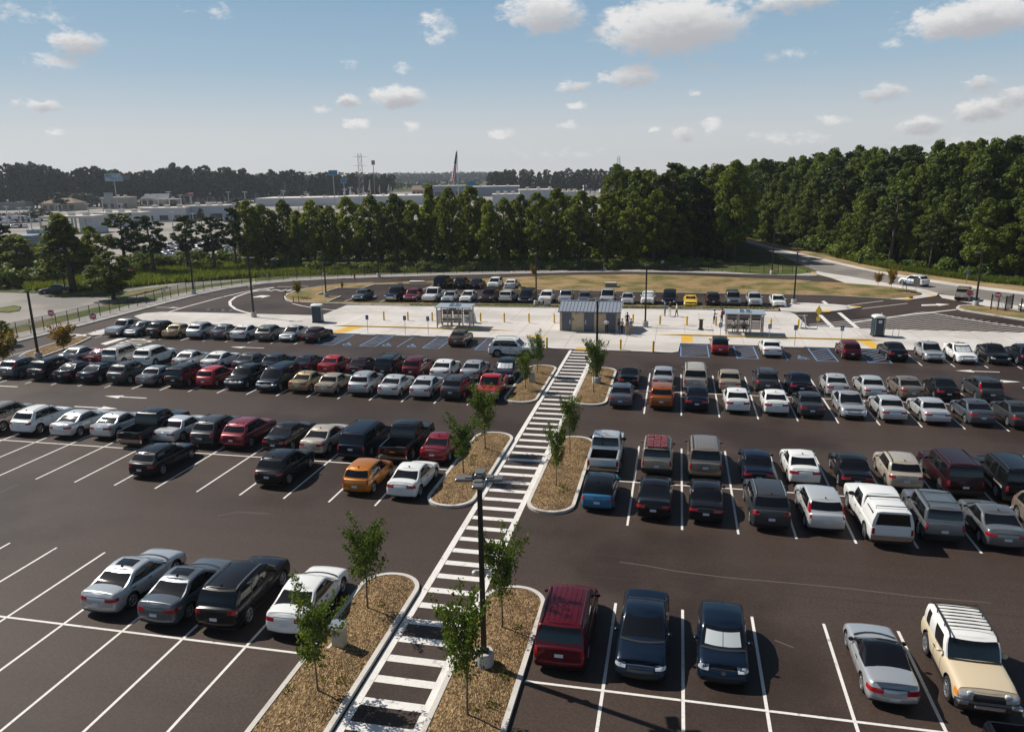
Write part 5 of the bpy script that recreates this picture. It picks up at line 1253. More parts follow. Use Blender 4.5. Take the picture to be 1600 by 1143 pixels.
for sd in (1, -1):
    I = INFO['suv']; sf = I['surf']; b = MB(); s0, s1 = I['col_y'](1.5), I['col_y'](-2.0); m = 24
    for a in range(m):
        sa, sb = lerp(s0, s1, a/m), lerp(s0, s1, (a+1)/m); ya = sf(sa, .5)[1]
        f = a/m; z1 = .62+.28*f+.06*math.sin(f*9); z0 = .42
        if abs(ya-1.33) < .45 or abs(ya+1.32) < .45: z0 = .80; z1 = max(z1, .84)
        q = [sf(sa, z0, .006), sf(sb, z0, .006), sf(sb, z1+.02, .006), sf(sa, z1, .006)]; q = [(p[0]*sd, p[1], p[2]) for p in q]; b.quad(*(q if sd > 0 else q[::-1]))
    b.build('side_graphic', mat('graphic_blue', (.015, .10, .30), .3, coat=.5), SHU)
# ---------------------------------------------------------------- street furniture and small buildings
POLE = mat('bronze_pole_paint', (.030, .026, .024), .45, metal=.3)
STEEL = mat('galvanised_steel', (.36, .37, .38), .45, metal=.7)
LEDW = mat('lamp_housing', (.17, .165, .16), .4, metal=.4)
LENS = mat('lamp_lens', (.62, .62, .60), .25)
CAMW = mat('camera_white', (.70, .70, .70), .4)
BASEC = layered('pole_base_concrete', (.40, .37, .34), (.50, .47, .43), 1.5, 10.0, .85, spec=.3, bump=.15, bdist=.006, fine_amt=.12)
SIGNB = mat('sign_blue', (.02, .09, .26), .5); SIGNW = mat('sign_white', (.74, .74, .74), .5); SIGNR = mat('sign_red', (.50, .012, .02), .5); SIGNY = mat('sign_yellow', (.78, .55, .03), .5); SIGNBACK = mat('sign_back_aluminium', (.42, .43, .44), .5, metal=.5)
BLACKM = mat('black_metal', (.010, .010, .011), .5)
YEL = mat('bollard_yellow', (.72, .42, .02), .45)
def light_pole(loc, h, heads, label, rz=0.0, camera=0, base_z=.02, arms=(0,)):
    t = thing('street_lamp', (*loc, base_z), rz, label, 'street lamp', 'light poles of the car park')
    b = MB(); n = 20
    b.loft([[(r*math.cos(2*PI*k/n), r*math.sin(2*PI*k/n), z) for k in range(n)] for z, r in ((0, .36), (.70, .36), (.75, .33))]); b.build('pole_base', BASEC, t, smooth=True, angle=R(40))
    b = MB(); b.box(-.16, .16, -.16, .16, .75, .79); b.build('base_plate', POLE, t)
    b = MB(); w0, w1 = .100, .080
    b.loft([[(s*w, -w, z), (w, -s*w+0, z), (w, w, z), (-w, w, z)] if False else [(-w, -w, z), (w, -w, z), (w, w, z), (-w, w, z)] for z, w, s in ((.79, w0, 1), (h, w1, 1))]); b.build('pole', POLE, t)
    for k in range(heads):
        a = rz*0+arms[k % len(arms)]+2*PI*k/heads; mt = Matrix.Rotation(a, 4, 'Z')
        b = MB(); b.box(.06, .26, -.035, .035, h-.10, h-.03, mt); hd = b.build('lamp_arm', POLE, t)
        b = MB(); b.bevbox(.22, .82, -.19, .19, h-.12, h-.02, .025, mt); b.box(.26, .48, -.13, .13, h-.02, h+.02, mt)
        l = b.build('lamp_head', LEDW, t); b = MB(); b.box(.46, .78, -.15, .15, h-.132, h-.122, mt); b.build('lens', LENS, l)
    if camera:
        b = MB(); z = camera
        b.tube([(-.26, 0, z+.06), (0, 0, z+.06), (.26, 0, z+.06)], .03); b.build('camera_bracket', CAMW, t)
        for sx in (-1, 1):
            b = MB(); b.loft([[(sx*.27+r*math.cos(2*PI*k/10), r*math.sin(2*PI*k/10)-.02, z+dz) for k in range(10)] for dz, r in ((-.10, .03), (-.07, .075), (0, .085), (.05, .06))]); b.build('security_camera', CAMW, t, smooth=True)
    return t
LP = [((757, 1045), 745, 4, R(10), 1, 'front light pole with four lamp heads, on the nearest right mulch island'), ((932, 602), 467, 4, R(10), 1, 'light pole with four lamp heads rising from the top right mulch island'),
    ((61, 562), 455, 2, R(15), 1, 'light pole behind the leftmost grey crossover'), ((397, 496.5), 402, 2, R(10), 1, 'light pole on the concrete behind the pavement row of cars on the left'), ((303, 460), 382, 1, R(90), 0, 'light pole by the black fence at the left'),
    ((510, 465), 393, 1, R(200), 1, 'light pole on the dry island where the bus loop turns'), ((838, 477.5), 395, 1, R(270), 0, 'light pole between minivan and crossover in the back row'), ((1008, 512), 415, 1, R(90), 0, 'light pole on the bus platform right of the building'),
    ((1240, 476), 393, 1, R(270), 0, 'light pole beside the last white sedan of the back row'), ((1206, 429), 363, 1, R(0), 0, 'light pole on the grass triangle before the public road'), ((1524, 479), 394, 1, R(180), 0, 'light pole on the corner bed by the gate fence'),
    ((945, 423.0), 365, 1, R(270), 0, 'light pole beyond the loop road, behind the middle of the embankment'), ((592, 433.5), 370, 1, R(270), 0, 'light pole beyond the loop road above the dry island')]
for (bp_, top, nh, rz, cm, lab) in LP:
    x, y = G(*bp_); h = HT(x, y, top); light_pole((x, y), h, nh, lab, rz, camera=h*.52 if cm else 0)
# slim timber lamp post on the side road
x, y = G(103, 458.5); t = thing('street_lamp', (x, y, .03), 0, 'slim old lamp post on the side road beside a dark sedan', 'street lamp')
b = MB(); b.tube([(0, 0, 0), (-.15, 0, 6.5)], [.11, .07], 8); b.build('pole', POLE, t); b = MB(); b.bevbox(-.8, -.1, -.12, .12, 6.45, 6.55, .02); b.build('lamp_head', LEDW, t); b = MB(); b.bevbox(-.35, .35, -.35, .35, 0, .45, .04); b.build('pole_base', mat('ochre_concrete', (.38, .24, .08), .8), t)

# bollards
BOL = [(600, 500, 'leftmost yellow bollard on the platform edge'), (637.5, 500.5, 'yellow bollard left of the bollard next to the left shelter'), (675.5, 501, 'yellow bollard just left of the left shelter'), (751, 502, 'yellow bollard right of the left shelter beside the white board'), (788, 502.5, 'yellow bollard midway between left shelter and building'), (826.5, 503, 'yellow bollard left of the building, farther one'), (866, 504, 'yellow bollard at the left end wall of the building'),
    (989, 504.5, 'yellow bollard behind the group of people at the building'), (1031, 507, 'yellow bollard right of the platform light pole'), (1073, 508, 'yellow bollard left of the wooden lectern'), (1118.5, 508.5, 'yellow bollard beside the two standing people at the right shelter'), (1204, 512.5, 'yellow bollard right of the right shelter'), (1247, 513, 'yellow bollard beside the white A-frame board'), (969.5, 546, 'yellow bollard right of the crossing at the pavement front'), (1020.5, 549, 'yellow bollard at the right front corner of the paved bulge'), (854.5, 543, 'yellow bollard left of the crossing behind a young tree'), (1204.0, 0, '')]
first = None
for (bx, by, lab) in BOL:
    if not by: continue
    z = .24 if by < 520 and not 830 < bx < 1000 else .125
    x, y = G(bx, by, z)
    if first is None:
        b = MB(); n = 14
        b.loft([[(r*math.cos(2*PI*k/n), r*math.sin(2*PI*k/n), zz) for k in range(n)] for zz, r in ((0, .105), (1.02, .105), (1.08, .08), (1.10, .03))])
        first = b.build('bollard', YEL, smooth=True, angle=R(40)); o = first
    else: o = first.copy(); COL.objects.link(o)
    o.location = (x, y, z); tag(o, lab, 'bollard', 'yellow bollards round the bus platform')
# red delineator posts at the island nose
for i, (bx, by, lab) in enumerate(((443.5, 468.5, 'red flexible post at the tip of the dry island, nearer to the light pole'), (446.5, 464.5, 'red flexible post at the tip of the dry island, farther back'), (458.8, 473.5, 'red flexible post left of the porta-potty, first after the island tip'), (467.3, 474.2, 'red flexible post nearest the left porta-potty'))):
    x, y = G(bx, by); t = thing('delineator_post', (x, y, .02), 0, lab, 'marker post', 'red flexible posts at the island nose')
    b = MB(); b.cyl(0, 0, 0, .06, .16, .10, 10); b.build('foot', BLACKM, t); b = MB(); b.cyl(0, 0, .06, 1.0, .055, .055, 10); b.build('post', mat('post_red', (.42, .01, .04), .5), t)

def sign_post(name, loc, h, label, cat, face, z0=.12, rz=0.0, group=None, r=.028, pm=None):
    """post with a plate; face(t, h) builds the plate as children"""
    t = thing(name, (*loc, z0), rz, label, cat, group); b = MB(); b.cyl(0, 0, 0, h, r, r, 8); b.build('post', pm or STEEL, t); face(t, h); return t
def plate(t, pts, z, m, y=-.035, nm='sign_plate', th=.012, par=None):
    b = MB(); n = len(pts); b.loft([[(p[0], y, z+p[1]) for p in pts], [(p[0], y+th, z+p[1]) for p in pts]])
    return b.build(nm, m, par or t)
def rect(w, h, cx=0, cy=0): return [(cx-w/2, cy-h/2), (cx+w/2, cy-h/2), (cx+w/2, cy+h/2), (cx-w/2, cy+h/2)]
def ngon(n, r, a0=0): return [(r*math.cos(a0+2*PI*k/n), r*math.sin(a0+2*PI*k/n)) for k in range(n)]
def text_on(t, txt, size, z, y, m, par):
    cu = bpy.data.curves.new('lettering', 'FONT'); cu.body = txt; cu.size = size; cu.align_x = 'CENTER'; cu.align_y = 'CENTER'
    o = bpy.data.objects.new('lettering', cu); COL.objects.link(o); bpy.context.view_layer.update()
    me = bpy.data.meshes.new_from_object(o.evaluated_get(bpy.context.evaluated_depsgraph_get())); bpy.data.objects.remove(o)
    for v in me.vertices: v.co = (v.co.x, y, v.co.y+z)
    me.materials.append(m); me.name = 'lettering'; o = bpy.data.objects.new('lettering', me); COL.objects.link(o); o.parent = par; return o
def access_face(t, h):
    p = plate(t, rect(.36, .52, 0, 0), h-.27, SIGNB); b = MB()
    q = lambda u, v: (u*.42, -.042, h-.27+v*.42)
    wheelchair(b, (0, 0), 1, 0, q); b.build('wheelchair_symbol', SIGNW, p)
def noentry_face(t, h):
    p = plate(t, rect(.78, .78), h-.4, SIGNW); d = plate(t, ngon(24, .37), h-.4, SIGNR, -.042, 'disc', .006, p); plate(t, rect(.56, .12), h-.4, SIGNW, -.048, 'bar', .005, p)
    text_on(t, 'DO NOT', .13, h-.26, -.050, SIGNW, p); text_on(t, 'ENTER', .13, h-.55, -.050, SIGNW, p)
def stop_face(t, h):
    p = plate(t, ngon(8, .40, PI/8), h-.4, SIGNW); plate(t, ngon(8, .37, PI/8), h-.4, SIGNR, -.042, 'red_field', .006, p); text_on(t, 'STOP', .26, h-.4, -.050, SIGNW, p)
ACC = [((575, 520.5), 492, 'blue accessible-parking sign at the leftmost empty bay'), ((633.5, 522.5), 493, 'blue accessible-parking sign second along the left bays'), ((669.5, 523), 494, 'blue accessible-parking sign left of the left shelter'), ((730.5, 516), 495.5, 'blue accessible-parking sign in front of the left shelter, by the bronze-grey sedan'),
    ((1125, 525.5), 504, 'blue accessible-parking sign before the red hatchback at the right shelter'), ((1198, 521.5), 506, 'blue accessible-parking sign behind the white sedan, right of the right shelter'), ((1241.5, 540), 507.5, 'blue accessible-parking sign at the empty bay right of the white sedan'), ((1314.5, 532.5), 509, 'blue accessible-parking sign left of the right porta-potty')]
for (bp_, top, lab) in ACC:
    x, y = G(*bp_, .12); y = min(y, 84.4); sign_post('parking_sign', (x, y), HT(x, y, top)-.12, lab, 'sign', access_face, group='accessible-parking signs')
for (bp_, top, lab) in (((84, 515), 485, 'do-not-enter sign behind the young maple by the left fence'), ((149.5, 519.5), 490, 'do-not-enter sign on the small concrete nose beside the silver pickup'), ((1556, 486.5), 457, 'do-not-enter sign above the gate fence on the right')):
    x, y = G(*bp_, .1); sign_post('no_entry_sign', (x, y), HT(x, y, top), lab, 'sign', noentry_face, .1, R(8) if bp_[0] < 800 else R(-20), 'do-not-enter signs')
x, y = G(1513, 474.5); sign_post('stop_sign', (x, y), HT(x, y, 453), 'red stop sign before the tan-silver SUV at the road junction', 'sign', stop_face, .02, R(-10))
x, y = G(208, 455); sign_post('stop_sign', (x, y), HT(x, y, 417), 'red stop sign by the trees on the side road', 'sign', stop_face, .02, R(75))
x, y = G(259, 471.5); sign_post('small_sign', (x, y), HT(x, y, 451), 'small pale sign standing in the gravel by the left fence', 'sign', lambda t, h: plate(t, rect(.4, .5), h-.27, SIGNBACK), .1)
x, y = G(1430.5, 457); sign_post('road_sign', (x, y), HT(x, y, 434.5), 'grey-brown sign board at the road corner before the white SUV', 'sign', lambda t, h: plate(t, rect(.9, 1.3), h-.66, mat('sign_taupe', (.33, .30, .25), .6)), .05)
x, y = G(1510, 442.5); sign_post('road_sign', (x, y), HT(x, y, 423), 'small blue sign on a timber post at the forest edge', 'sign', lambda t, h: plate(t, rect(.55, .6), h-.3, SIGNB), .05, pm=mat('timber_post', (.30, .23, .14), .8), r=.05)
x, y = G(1277, 515, .12); sign_post('warning_sign', (x, y), HT(x, y, 476.5)-.12, 'yellow pedestrian warning sign at the right end of the bus lane', 'sign', lambda t, h: (plate(t, [(0, -.62), (.36, 0), (0, .62), (-.36, 0)], h-.63, SIGNY), plate(t, rect(.40, .45), h-1.55, SIGNY, nm='arrow_plate')), .12)
x, y = G(419, 446); sign_post('small_sign', (x, y), 1.9, 'thin post sign in the gravel above the bus loop', 'sign', lambda t, h: plate(t, rect(.3, .4), h-.2, SIGNBACK), .1)
x, y = G(504, 456); sign_post('small_sign', (x, y), 2.6, 'grey signpost on the dry island beside the light pole', 'sign', lambda t, h: plate(t, rect(.10, .5), h-.25, SIGNBACK), .1, R(60))
for bx, by, tp, lab in ((633, 426, 415.5, 'white-headed marker behind the loop road above the dark crossovers'), (1035, 421, 408, 'pale square sign beyond the loop road at the fence')):
    x, y = G(bx, by); sign_post('small_sign', (x, y), HT(x, y, tp), lab, 'sign', lambda t, h: plate(t, rect(.55, .55), h-.28, SIGNW), .1)
# A-frame boards, lectern
def aframe(loc, rz, label, m, h=1.15, w=.75):
    t = thing('a_frame_board', (*loc, .125), rz, label, 'sign board')
    for s in (1, -1):
        b = MB(); q = [(-w/2, s*.30, 0), (w/2, s*.30, 0), (w/2, s*.03, h), (-w/2, s*.03, h)]; b.loft([[Vector(p)+Vector((0, s*.02, 0)) for p in q], q] if s > 0 else [q, [Vector(p)+Vector((0, s*.02, 0)) for p in q]]); b.build('panel', m, t)
aframe(G(1255, 514, .12), R(75), 'white A-frame board standing at the right end of the platform', SIGNW, 1.6)
aframe(G(739.5, 504, .24), R(80), 'pale A-frame board right of the left shelter', mat('board_grey', (.55, .60, .64), .5), 1.3)
aframe(G(1413, 453, .12), R(70), 'dark-sided A-frame board on the road corner in front of the white SUV', mat('board_dark', (.05, .05, .05), .6), 1.4)
WOOD = mat('lectern_wood', (.055, .032, .020), .5, var=.3, scale=8)
x, y = G(1095, 514.5, .24); t = thing('lectern', (x, y, .24), 0, 'dark wooden lectern standing alone on the platform', 'lectern')
b = MB(); b.bevbox(-.33, .33, -.26, .26, 0, .06, .02); b.build('base', WOOD, t); b = MB(); b.bevbox(-.20, .20, -.15, .15, .06, 1.08, .01); b.build('column', WOOD, t)
b = MB(); b.loft([[(-.34, -.28, 1.16), (.34, -.28, 1.16), (.34, .26, 1.08), (-.34, .26, 1.08)], [(-.34, -.28, 1.24), (.34, -.28, 1.24), (.34, .26, 1.14), (-.34, .26, 1.14)]]); b.build('reading_desk', WOOD, t)
# hoops by the toilets
for (bx, by, lab) in ((499, 503.5, 'thin steel hoop right of the left porta-potty'), (1399, 527, 'thin steel hoop right of the right porta-potty')):
    x, y = G(bx, by, .12); b = MB(); pts = [(-.3, 0, 0), (-.3, 0, .75)]+[(-.3*math.cos(k*PI/6), 0, .75+.25*math.sin(k*PI/6)) for k in range(1, 6)]+[(.3, 0, .75), (.3, 0, 0)]; b.tube(pts, .024)
    o = b.build('bike_hoop', STEEL); o.location = (x, y, .12); tag(o, lab, 'bike rack')
# portable toilets
PBLUE = mat('toilet_shell', (.018, .040, .062), .45, var=.2, scale=2); PWHITE = mat('toilet_roof', (.68, .68, .66), .5)
def toilet(loc, rz, label):
    t = thing('portable_toilet', (*loc, .125), rz, label, 'portable toilet', 'portable toilets on the pavement')
    b = MB(); b.bevbox(-.60, .60, -.60, .60, 0, .16, .02); b.build('skid_base', mat('skid_black', (.02, .02, .02), .7), t)
    b = MB(); b.bevbox(-.56, .56, -.56, .56, .16, 2.05, .04)
    for k in range(5):
        for s in (1, -1): b.box(s*.56-.012, s*.56+.012, -.44+k*.2, -.40+k*.2, .3, 1.7)
    for k in range(5): b.box(-.44+k*.2, -.40+k*.2, .55, .575, .3, 1.7)
    b.build('shell', PBLUE, t)
    b = MB(); b.bevbox(-.38, .38, -.60, -.555, .22, 1.98, .01); d = b.build('door', mat('toilet_door', (.012, .028, .050), .4), t)
    b = MB(); b.box(-.17, .17, -.612, -.60, 1.50, 1.78); b.build('notice', SIGNW, d); b = MB(); b.box(-.11, .11, -.616, -.612, 1.59, 1.66); b.build('notice_print', mat('notice_blue', (.12, .22, .40), .5), d)
    b = MB(); b.box(.26, .34, -.63, -.60, 1.02, 1.16); b.build('handle', BLACKM, d)
    for s in (1, -1): b = MB(); b.box(s*.44-.035, s*.44+.035, -.60, -.56, .18, 2.02); b.build('door_frame', mat('frame_tan', (.34, .31, .25), .6), t)
    b = MB(); n = 8; rings = []
    for y in (-.64, -.58, .58, .64):
        k_ = .93 if abs(y) > .6 else 1
        rings.append([(-.63*k_, y, 2.05)]+[(.63*k_*-math.cos(PI*k/n), y, 2.10+.20*k_*math.sin(PI*k/n)) for k in range(n+1)]+[(.63*k_, y, 2.05)])
    b.loft(rings); b.build('roof', PWHITE, t, smooth=True, angle=R(35))
    b = MB(); b.cyl(.38, .4, 2.1, 2.42, .05, .05, 8); b.build('vent_pipe', PWHITE, t)
toilet(G(497, 502.8, .12), R(100), 'dark blue portable toilet on the pavement at the left, end-on')
toilet(G(1370.5, 524.5, .12), R(4), 'dark blue portable toilet with white roof and door notice, on the right')
# utility pedestals and cabinets
CAB = mat('cabinet_beige', (.46, .39, .28), .55); CABG = mat('cabinet_grey', (.40, .40, .37), .6)
def pedestal(loc, h, label):
    t = thing('ticket_pedestal', (*loc, .2), R(-8), label, 'pedestal', 'metal pedestals in the mulch')
    b = MB(); b.bevbox(-.42, .42, -.34, .34, -.1, .03, .03); b.build('plinth', KERB, t)
    b = MB(); b.bevbox(-.26, .26, -.17, .17, .03, h-.12, .02); b.build('housing', CAB, t)
    b = MB(); b.loft([[(-.31, -.26, h-.16), (.31, -.26, h-.16), (.31, .20, h-.10), (-.31, .20, h-.10)], [(-.31, -.26, h-.06), (.31, -.26, h-.06), (.31, .20, h), (-.31, .20, h)]]); b.build('sloped_cap', mat('stainless', (.62, .64, .66), .25, metal=.9), t)
    b = MB(); b.box(-.16, .16, -.182, -.17, .25, h-.4); b.build('service_door', CABG, t)
x, y = G(531, 1008, .2); pedestal((x, y), HT(x, y, 972)-.2, 'beige metal pedestal in the nearest left mulch island')
x, y = G(831.5, 597.5, .2); pedestal((x, y), HT(x, y, 580)-.2, 'beige metal pedestal in the top left mulch island')
def cabinet(loc, w, d, h, label, m, z=.14, lid=None):
    t = thing('utility_cabinet', (*loc, z), 0, label, 'utility box'); b = MB(); b.bevbox(-w/2, w/2, -d/2, d/2, 0, h*.86, .03); b.build('housing', m, t)
    b = MB(); b.bevbox(-w/2-.03, w/2+.03, -d/2-.03, d/2+.03, h*.86, h, .03); b.build('lid', lid or m, t)
    for s in (1, -1): b = MB(); b.box(s*w/4-w*.2, s*w/4+w*.2, -d/2-.012, -d/2, .1, h*.75); b.build('door_panel', m, t)
x, y = G(954, 452.8); cabinet((x, y+.6), 1.75, 1.2, HT(x, y, 442)-.1, 'grey utility cabinet with beige lid on the embankment', mat('cabinet_front', (.20, .20, .21), .6), .14, CAB)
x, y = G(855.8, 479); cabinet((x, y), .8, .7, 1.05, 'pale concrete box in front of the white crossover in the back row', BASEC)
x, y = G(846, 477.5); cabinet((x, y), .3, .3, .5, 'small pale box beside the foot of the back row light pole', BASEC)

# ---------------------------------------------------------------- service building
BLOCK = None
def block_mat():
    m = bpy.data.materials.new('split_face_block'); m.use_nodes = True; t = m.node_tree; b = t.nodes['Principled BSDF']; L = t.links.new
    tc = nd(t, 'ShaderNodeTexCoord'); mp_ = nd(t, 'ShaderNodeMapping'); mp_.inputs['Rotation'].default_value = (R(90), 0, 0); L(tc.outputs['Object'], mp_.inputs[0])
    br = nd(t, 'ShaderNodeTexBrick', Scale=1.0); br.inputs['Brick Width'].default_value = .40; br.inputs['Row Height'].default_value = .20; br.inputs['Mortar Size'].default_value = .012
    br.inputs['Color1'].default_value = (.60, .47, .31, 1); br.inputs['Color2'].default_value = (.53, .42, .28, 1); br.inputs['Mortar'].default_value = (.30, .26, .20, 1)
    L(mp_.outputs[0], br.inputs['Vector']); L(br.outputs['Color'], b.inputs['Base Color']); b.inputs['Roughness'].default_value = .9
    bp = nd(t, 'ShaderNodeBump'); bp.inputs['Strength'].default_value = .4; bp.inputs['Distance'].default_value = .02; L(br.outputs['Fac'], bp.inputs['Height']); bp.invert = True; L(bp.outputs[0], b.inputs['Normal'])
    return m
BLOCK = block_mat(); ROOFM = mat('standing_seam_roof', (.33, .36, .40), .4, metal=.35); DOORM = mat('door_grey', (.085, .095, .125), .5); SOFF = mat('eave_trim', (.10, .12, .15), .5)
bx0, by0 = G(873, 518.5, .125); bx1, _ = G(964.5, 521.3, .125); BY = 85.55; BD = 4.2
EV = HT((bx0+bx1)/2, BY, 486.3)-.125+.03
t = thing('service_building', ((bx0+bx1)/2, BY, .125), 0, 'small beige block building with grey metal roof and three grey doors', 'building'); w = (bx1-bx0)/2
RG = HT((bx0+bx1)/2, BY+BD/2, 471.3)-.125
b = MB(); b.box(-w, w, 0, .2, 0, EV); b.box(-w, w, BD-.2, BD, 0, EV)
for s in (1, -1): b.loft([[(s*w-.2*(s > 0), .2, 0), (s*w-.2*(s > 0), BD-.2, 0), (s*w-.2*(s > 0), BD-.2, EV), (s*w-.2*(s > 0), BD/2, RG-.12), (s*w-.2*(s > 0), .2, EV)], [(s*w+.2*(s < 0), .2, 0), (s*w+.2*(s < 0), BD-.2, 0), (s*w+.2*(s < 0), BD-.2, EV), (s*w+.2*(s < 0), BD/2, RG-.12), (s*w+.2*(s < 0), .2, EV)]])
b.build('wall', BLOCK, t)
b = MB(); ov = .38; sl = (RG-EV)/(BD/2); e0 = EV-ov*sl+.05
for s, ya, yb in ((0, -ov, BD/2), (1, BD+ov, BD/2)):
    b.loft([[(-w-.15, ya, e0), (w+.35, ya, e0), (w+.35, yb, RG+.05), (-w-.15, yb, RG+.05)], [(-w-.15, ya, e0+.07), (w+.35, ya, e0+.07), (w+.35, yb, RG+.12), (-w-.15, yb, RG+.12)]])
x = -w-.12
while x < w+.34:
    for ya in (-ov, BD+ov): b.loft([[(x-.02, ya, e0+.065), (x+.02, ya, e0+.065), (x+.02, BD/2, RG+.115), (x-.02, BD/2, RG+.115)], [(x-.02, ya, e0+.115), (x+.02, ya, e0+.115), (x+.02, BD/2, RG+.165), (x-.02, BD/2, RG+.165)]])
    x += .405
rf = b.build('roof', ROOFM, t)
b = MB(); b.box(-w-.16, w+.36, -ov-.06, -ov-.004, e0-.04, e0+.075); b.build('gutter', SOFF, rf); b = MB(); b.box(-w-.15, w+.35, BD/2-.1, BD/2+.1, RG+.12, RG+.175); b.build('ridge_cap', ROOFM, rf)
cxm = (bx0+bx1)/2
for (pa, pb) in ((879, 892.3), (913.5, 927.3), (947.5, 961)):
    xa, xb = XA(pa, BY, 1.0)-cxm, XA(pb, BY, 1.0)-cxm
    b = MB(); b.box(xa, xb, -.05, -.004, .02, 2.12); d = b.build('door', DOORM, t); b = MB(); b.box(xa-.06, xa, -.06, -.002, 0, 2.18); b.box(xb, xb+.06, -.06, -.002, 0, 2.18); b.box(xa, xb, -.06, -.002, 2.12, 2.18); b.build('door_frame', SOFF, d)
    hx = xb-.12 if pa < 900 else xa+.12
    b = MB(); b.box(hx-.05, hx+.05, -.085, -.05, .85, 1.30); b.build('handle_plate', LENS, d)
for pa in (900, 939):
    xa = XA(pa, BY, 2.2)-cxm; b = MB(); b.bevbox(xa-.14, xa+.14, -.22, -.002, EV-.35, EV-.15, .03); b.build('wall_lamp', mat('lamp_tan', (.35, .28, .18), .5), t)
xa = XA(895.2, BY, 1.4)-cxm; b = MB(); b.box(xa-.06, xa+.06, -.06, -.002, 1.25, 1.5); b.build('keypad', BLACKM, t)
# ---------------------------------------------------------------- bus shelters
SHF = mat('shelter_frame', (.30, .26, .23), .5, metal=.3); SHR = mat('shelter_roof', (.42, .46, .50), .4, metal=.4); SHP = mat('perforated_panel', (.13, .115, .11), .6); SOLAR = mat('solar_cell', (.012, .03, .075), .15, coat=.6)
SHG = bpy.data.materials.new('shelter_glass'); SHG.use_nodes = True
_t = SHG.node_tree; _t.nodes.clear(); _o = nd(_t, 'ShaderNodeOutputMaterial'); _m = nd(_t, 'ShaderNodeMixShader'); _a = nd(_t, 'ShaderNodeBsdfTransparent'); _p = nd(_t, 'ShaderNodeBsdfPrincipled'); _p.inputs['Base Color'].default_value = (.52, .48, .45, 1); _p.inputs['Roughness'].default_value = .25
_m.inputs[0].default_value = .45; _a.inputs[0].default_value = (.82, .80, .78, 1); _t.links.new(_a.outputs[0], _m.inputs[1]); _t.links.new(_p.outputs[0], _m.inputs[2]); _t.links.new(_m.outputs[0], _o.inputs[0])
def shelter(x0, x1, yf, h, label):
    w = x1-x0; d = 1.75; t = thing('bus_shelter', ((x0+x1)/2, yf, .244), 0, label, 'bus shelter', 'bus shelters on the platform'); hw_ = w/2
    for px_ in (-hw_, -hw_+w*.33, -hw_+w*.67, hw_):
        for y in (0, d): b = MB(); b.box(px_-.06, px_+.06, y-.06, y+.06, 0, h-.12); b.build('post', SHF, t)
    b = MB(); b.box(-hw_, hw_, -.05, .05, h-.5, h-.42); b.box(-hw_, hw_, d-.05, d+.05, h-.5, h-.42); b.build('cross_rail', SHF, t)
    b = MB(); b.loft([[(-hw_-.2, -.35, h-.10), (hw_+.2, -.35, h-.10), (hw_+.2, d+.35, h+.02), (-hw_-.2, d+.35, h+.02)], [(-hw_-.2, -.35, h-.02), (hw_+.2, -.35, h-.02), (hw_+.2, d+.35, h+.10), (-hw_-.2, d+.35, h+.10)]])
    rf = b.build('roof', SHR, t)
    for k in (-1, 1):
        b = MB(); cx = k*.34; b.loft([[(cx-.28, .25, h+.06), (cx+.28, .25, h+.06), (cx+.28, 1.35, h+.13), (cx-.28, 1.35, h+.13)], [(cx-.28, .25, h+.10), (cx+.28, .25, h+.10), (cx+.28, 1.35, h+.19), (cx-.28, 1.35, h+.19)]]); s = b.build('solar_panel', LENS, rf)
        b = MB(); b.loft([[(cx-.24, .30, h+.105), (cx+.24, .30, h+.105), (cx+.24, 1.30, h+.187), (cx-.24, 1.30, h+.187)], [(cx-.24, .30, h+.112), (cx+.24, .30, h+.112), (cx+.24, 1.30, h+.195), (cx-.24, 1.30, h+.195)]]); b.build('solar_cells', SOLAR, s)
    for k in range(3):
        xa, xb = -hw_+w*(.02+.333*k), -hw_+w*(.315+.333*k)
        b = MB(); b.box(xa+.08, xb-.02, d-.02, d+.02, 1.25, 1.92); b.build('dark_panel', SHP, t)
        b = MB(); b.box(xa+.08, xb-.02, d-.012, d+.012, .25, 1.2); b.build('glass_pane', SHG, t)
    for s in (1, -1): b = MB(); b.box(s*hw_-.012, s*hw_+.012, .12, d-.12, .25, h-.6); b.build('side_pane', SHG, t)
    b = MB(); b.box(-.45, .45, -.10, -.055, h-.48, h-.14); b.build('sign_box', SHP, t)
    b = MB(); b.box(-hw_+.15, hw_*.30, d-.62, d-.2, .42, .47); b.box(-hw_+.15, hw_*.30, d-.19, d-.15, .55, .85)
    for x in (-hw_+.25, -hw_*.35, hw_*.2): b.box(x-.03, x+.03, d-.5, d-.3, 0, .42)
    b.build('bench', SHF, t)
xa, ya = G(683.5, 511.5, .24); xb, _ = G(735, 512, .24); shelter(xa, xb, ya, HT(xb, ya, 481.2)-.24+.1, 'left bus shelter with solar panels on its grey roof and an empty bench')
xa2, ya2 = G(1134.5, 522.0, .24); xb2, _ = G(1191, 522.8, .24); shelter(xa2, xb2, ya2, HT(xb2, ya2, 491.2)-.24+.1, 'right bus shelter with solar panels and two people seated inside')

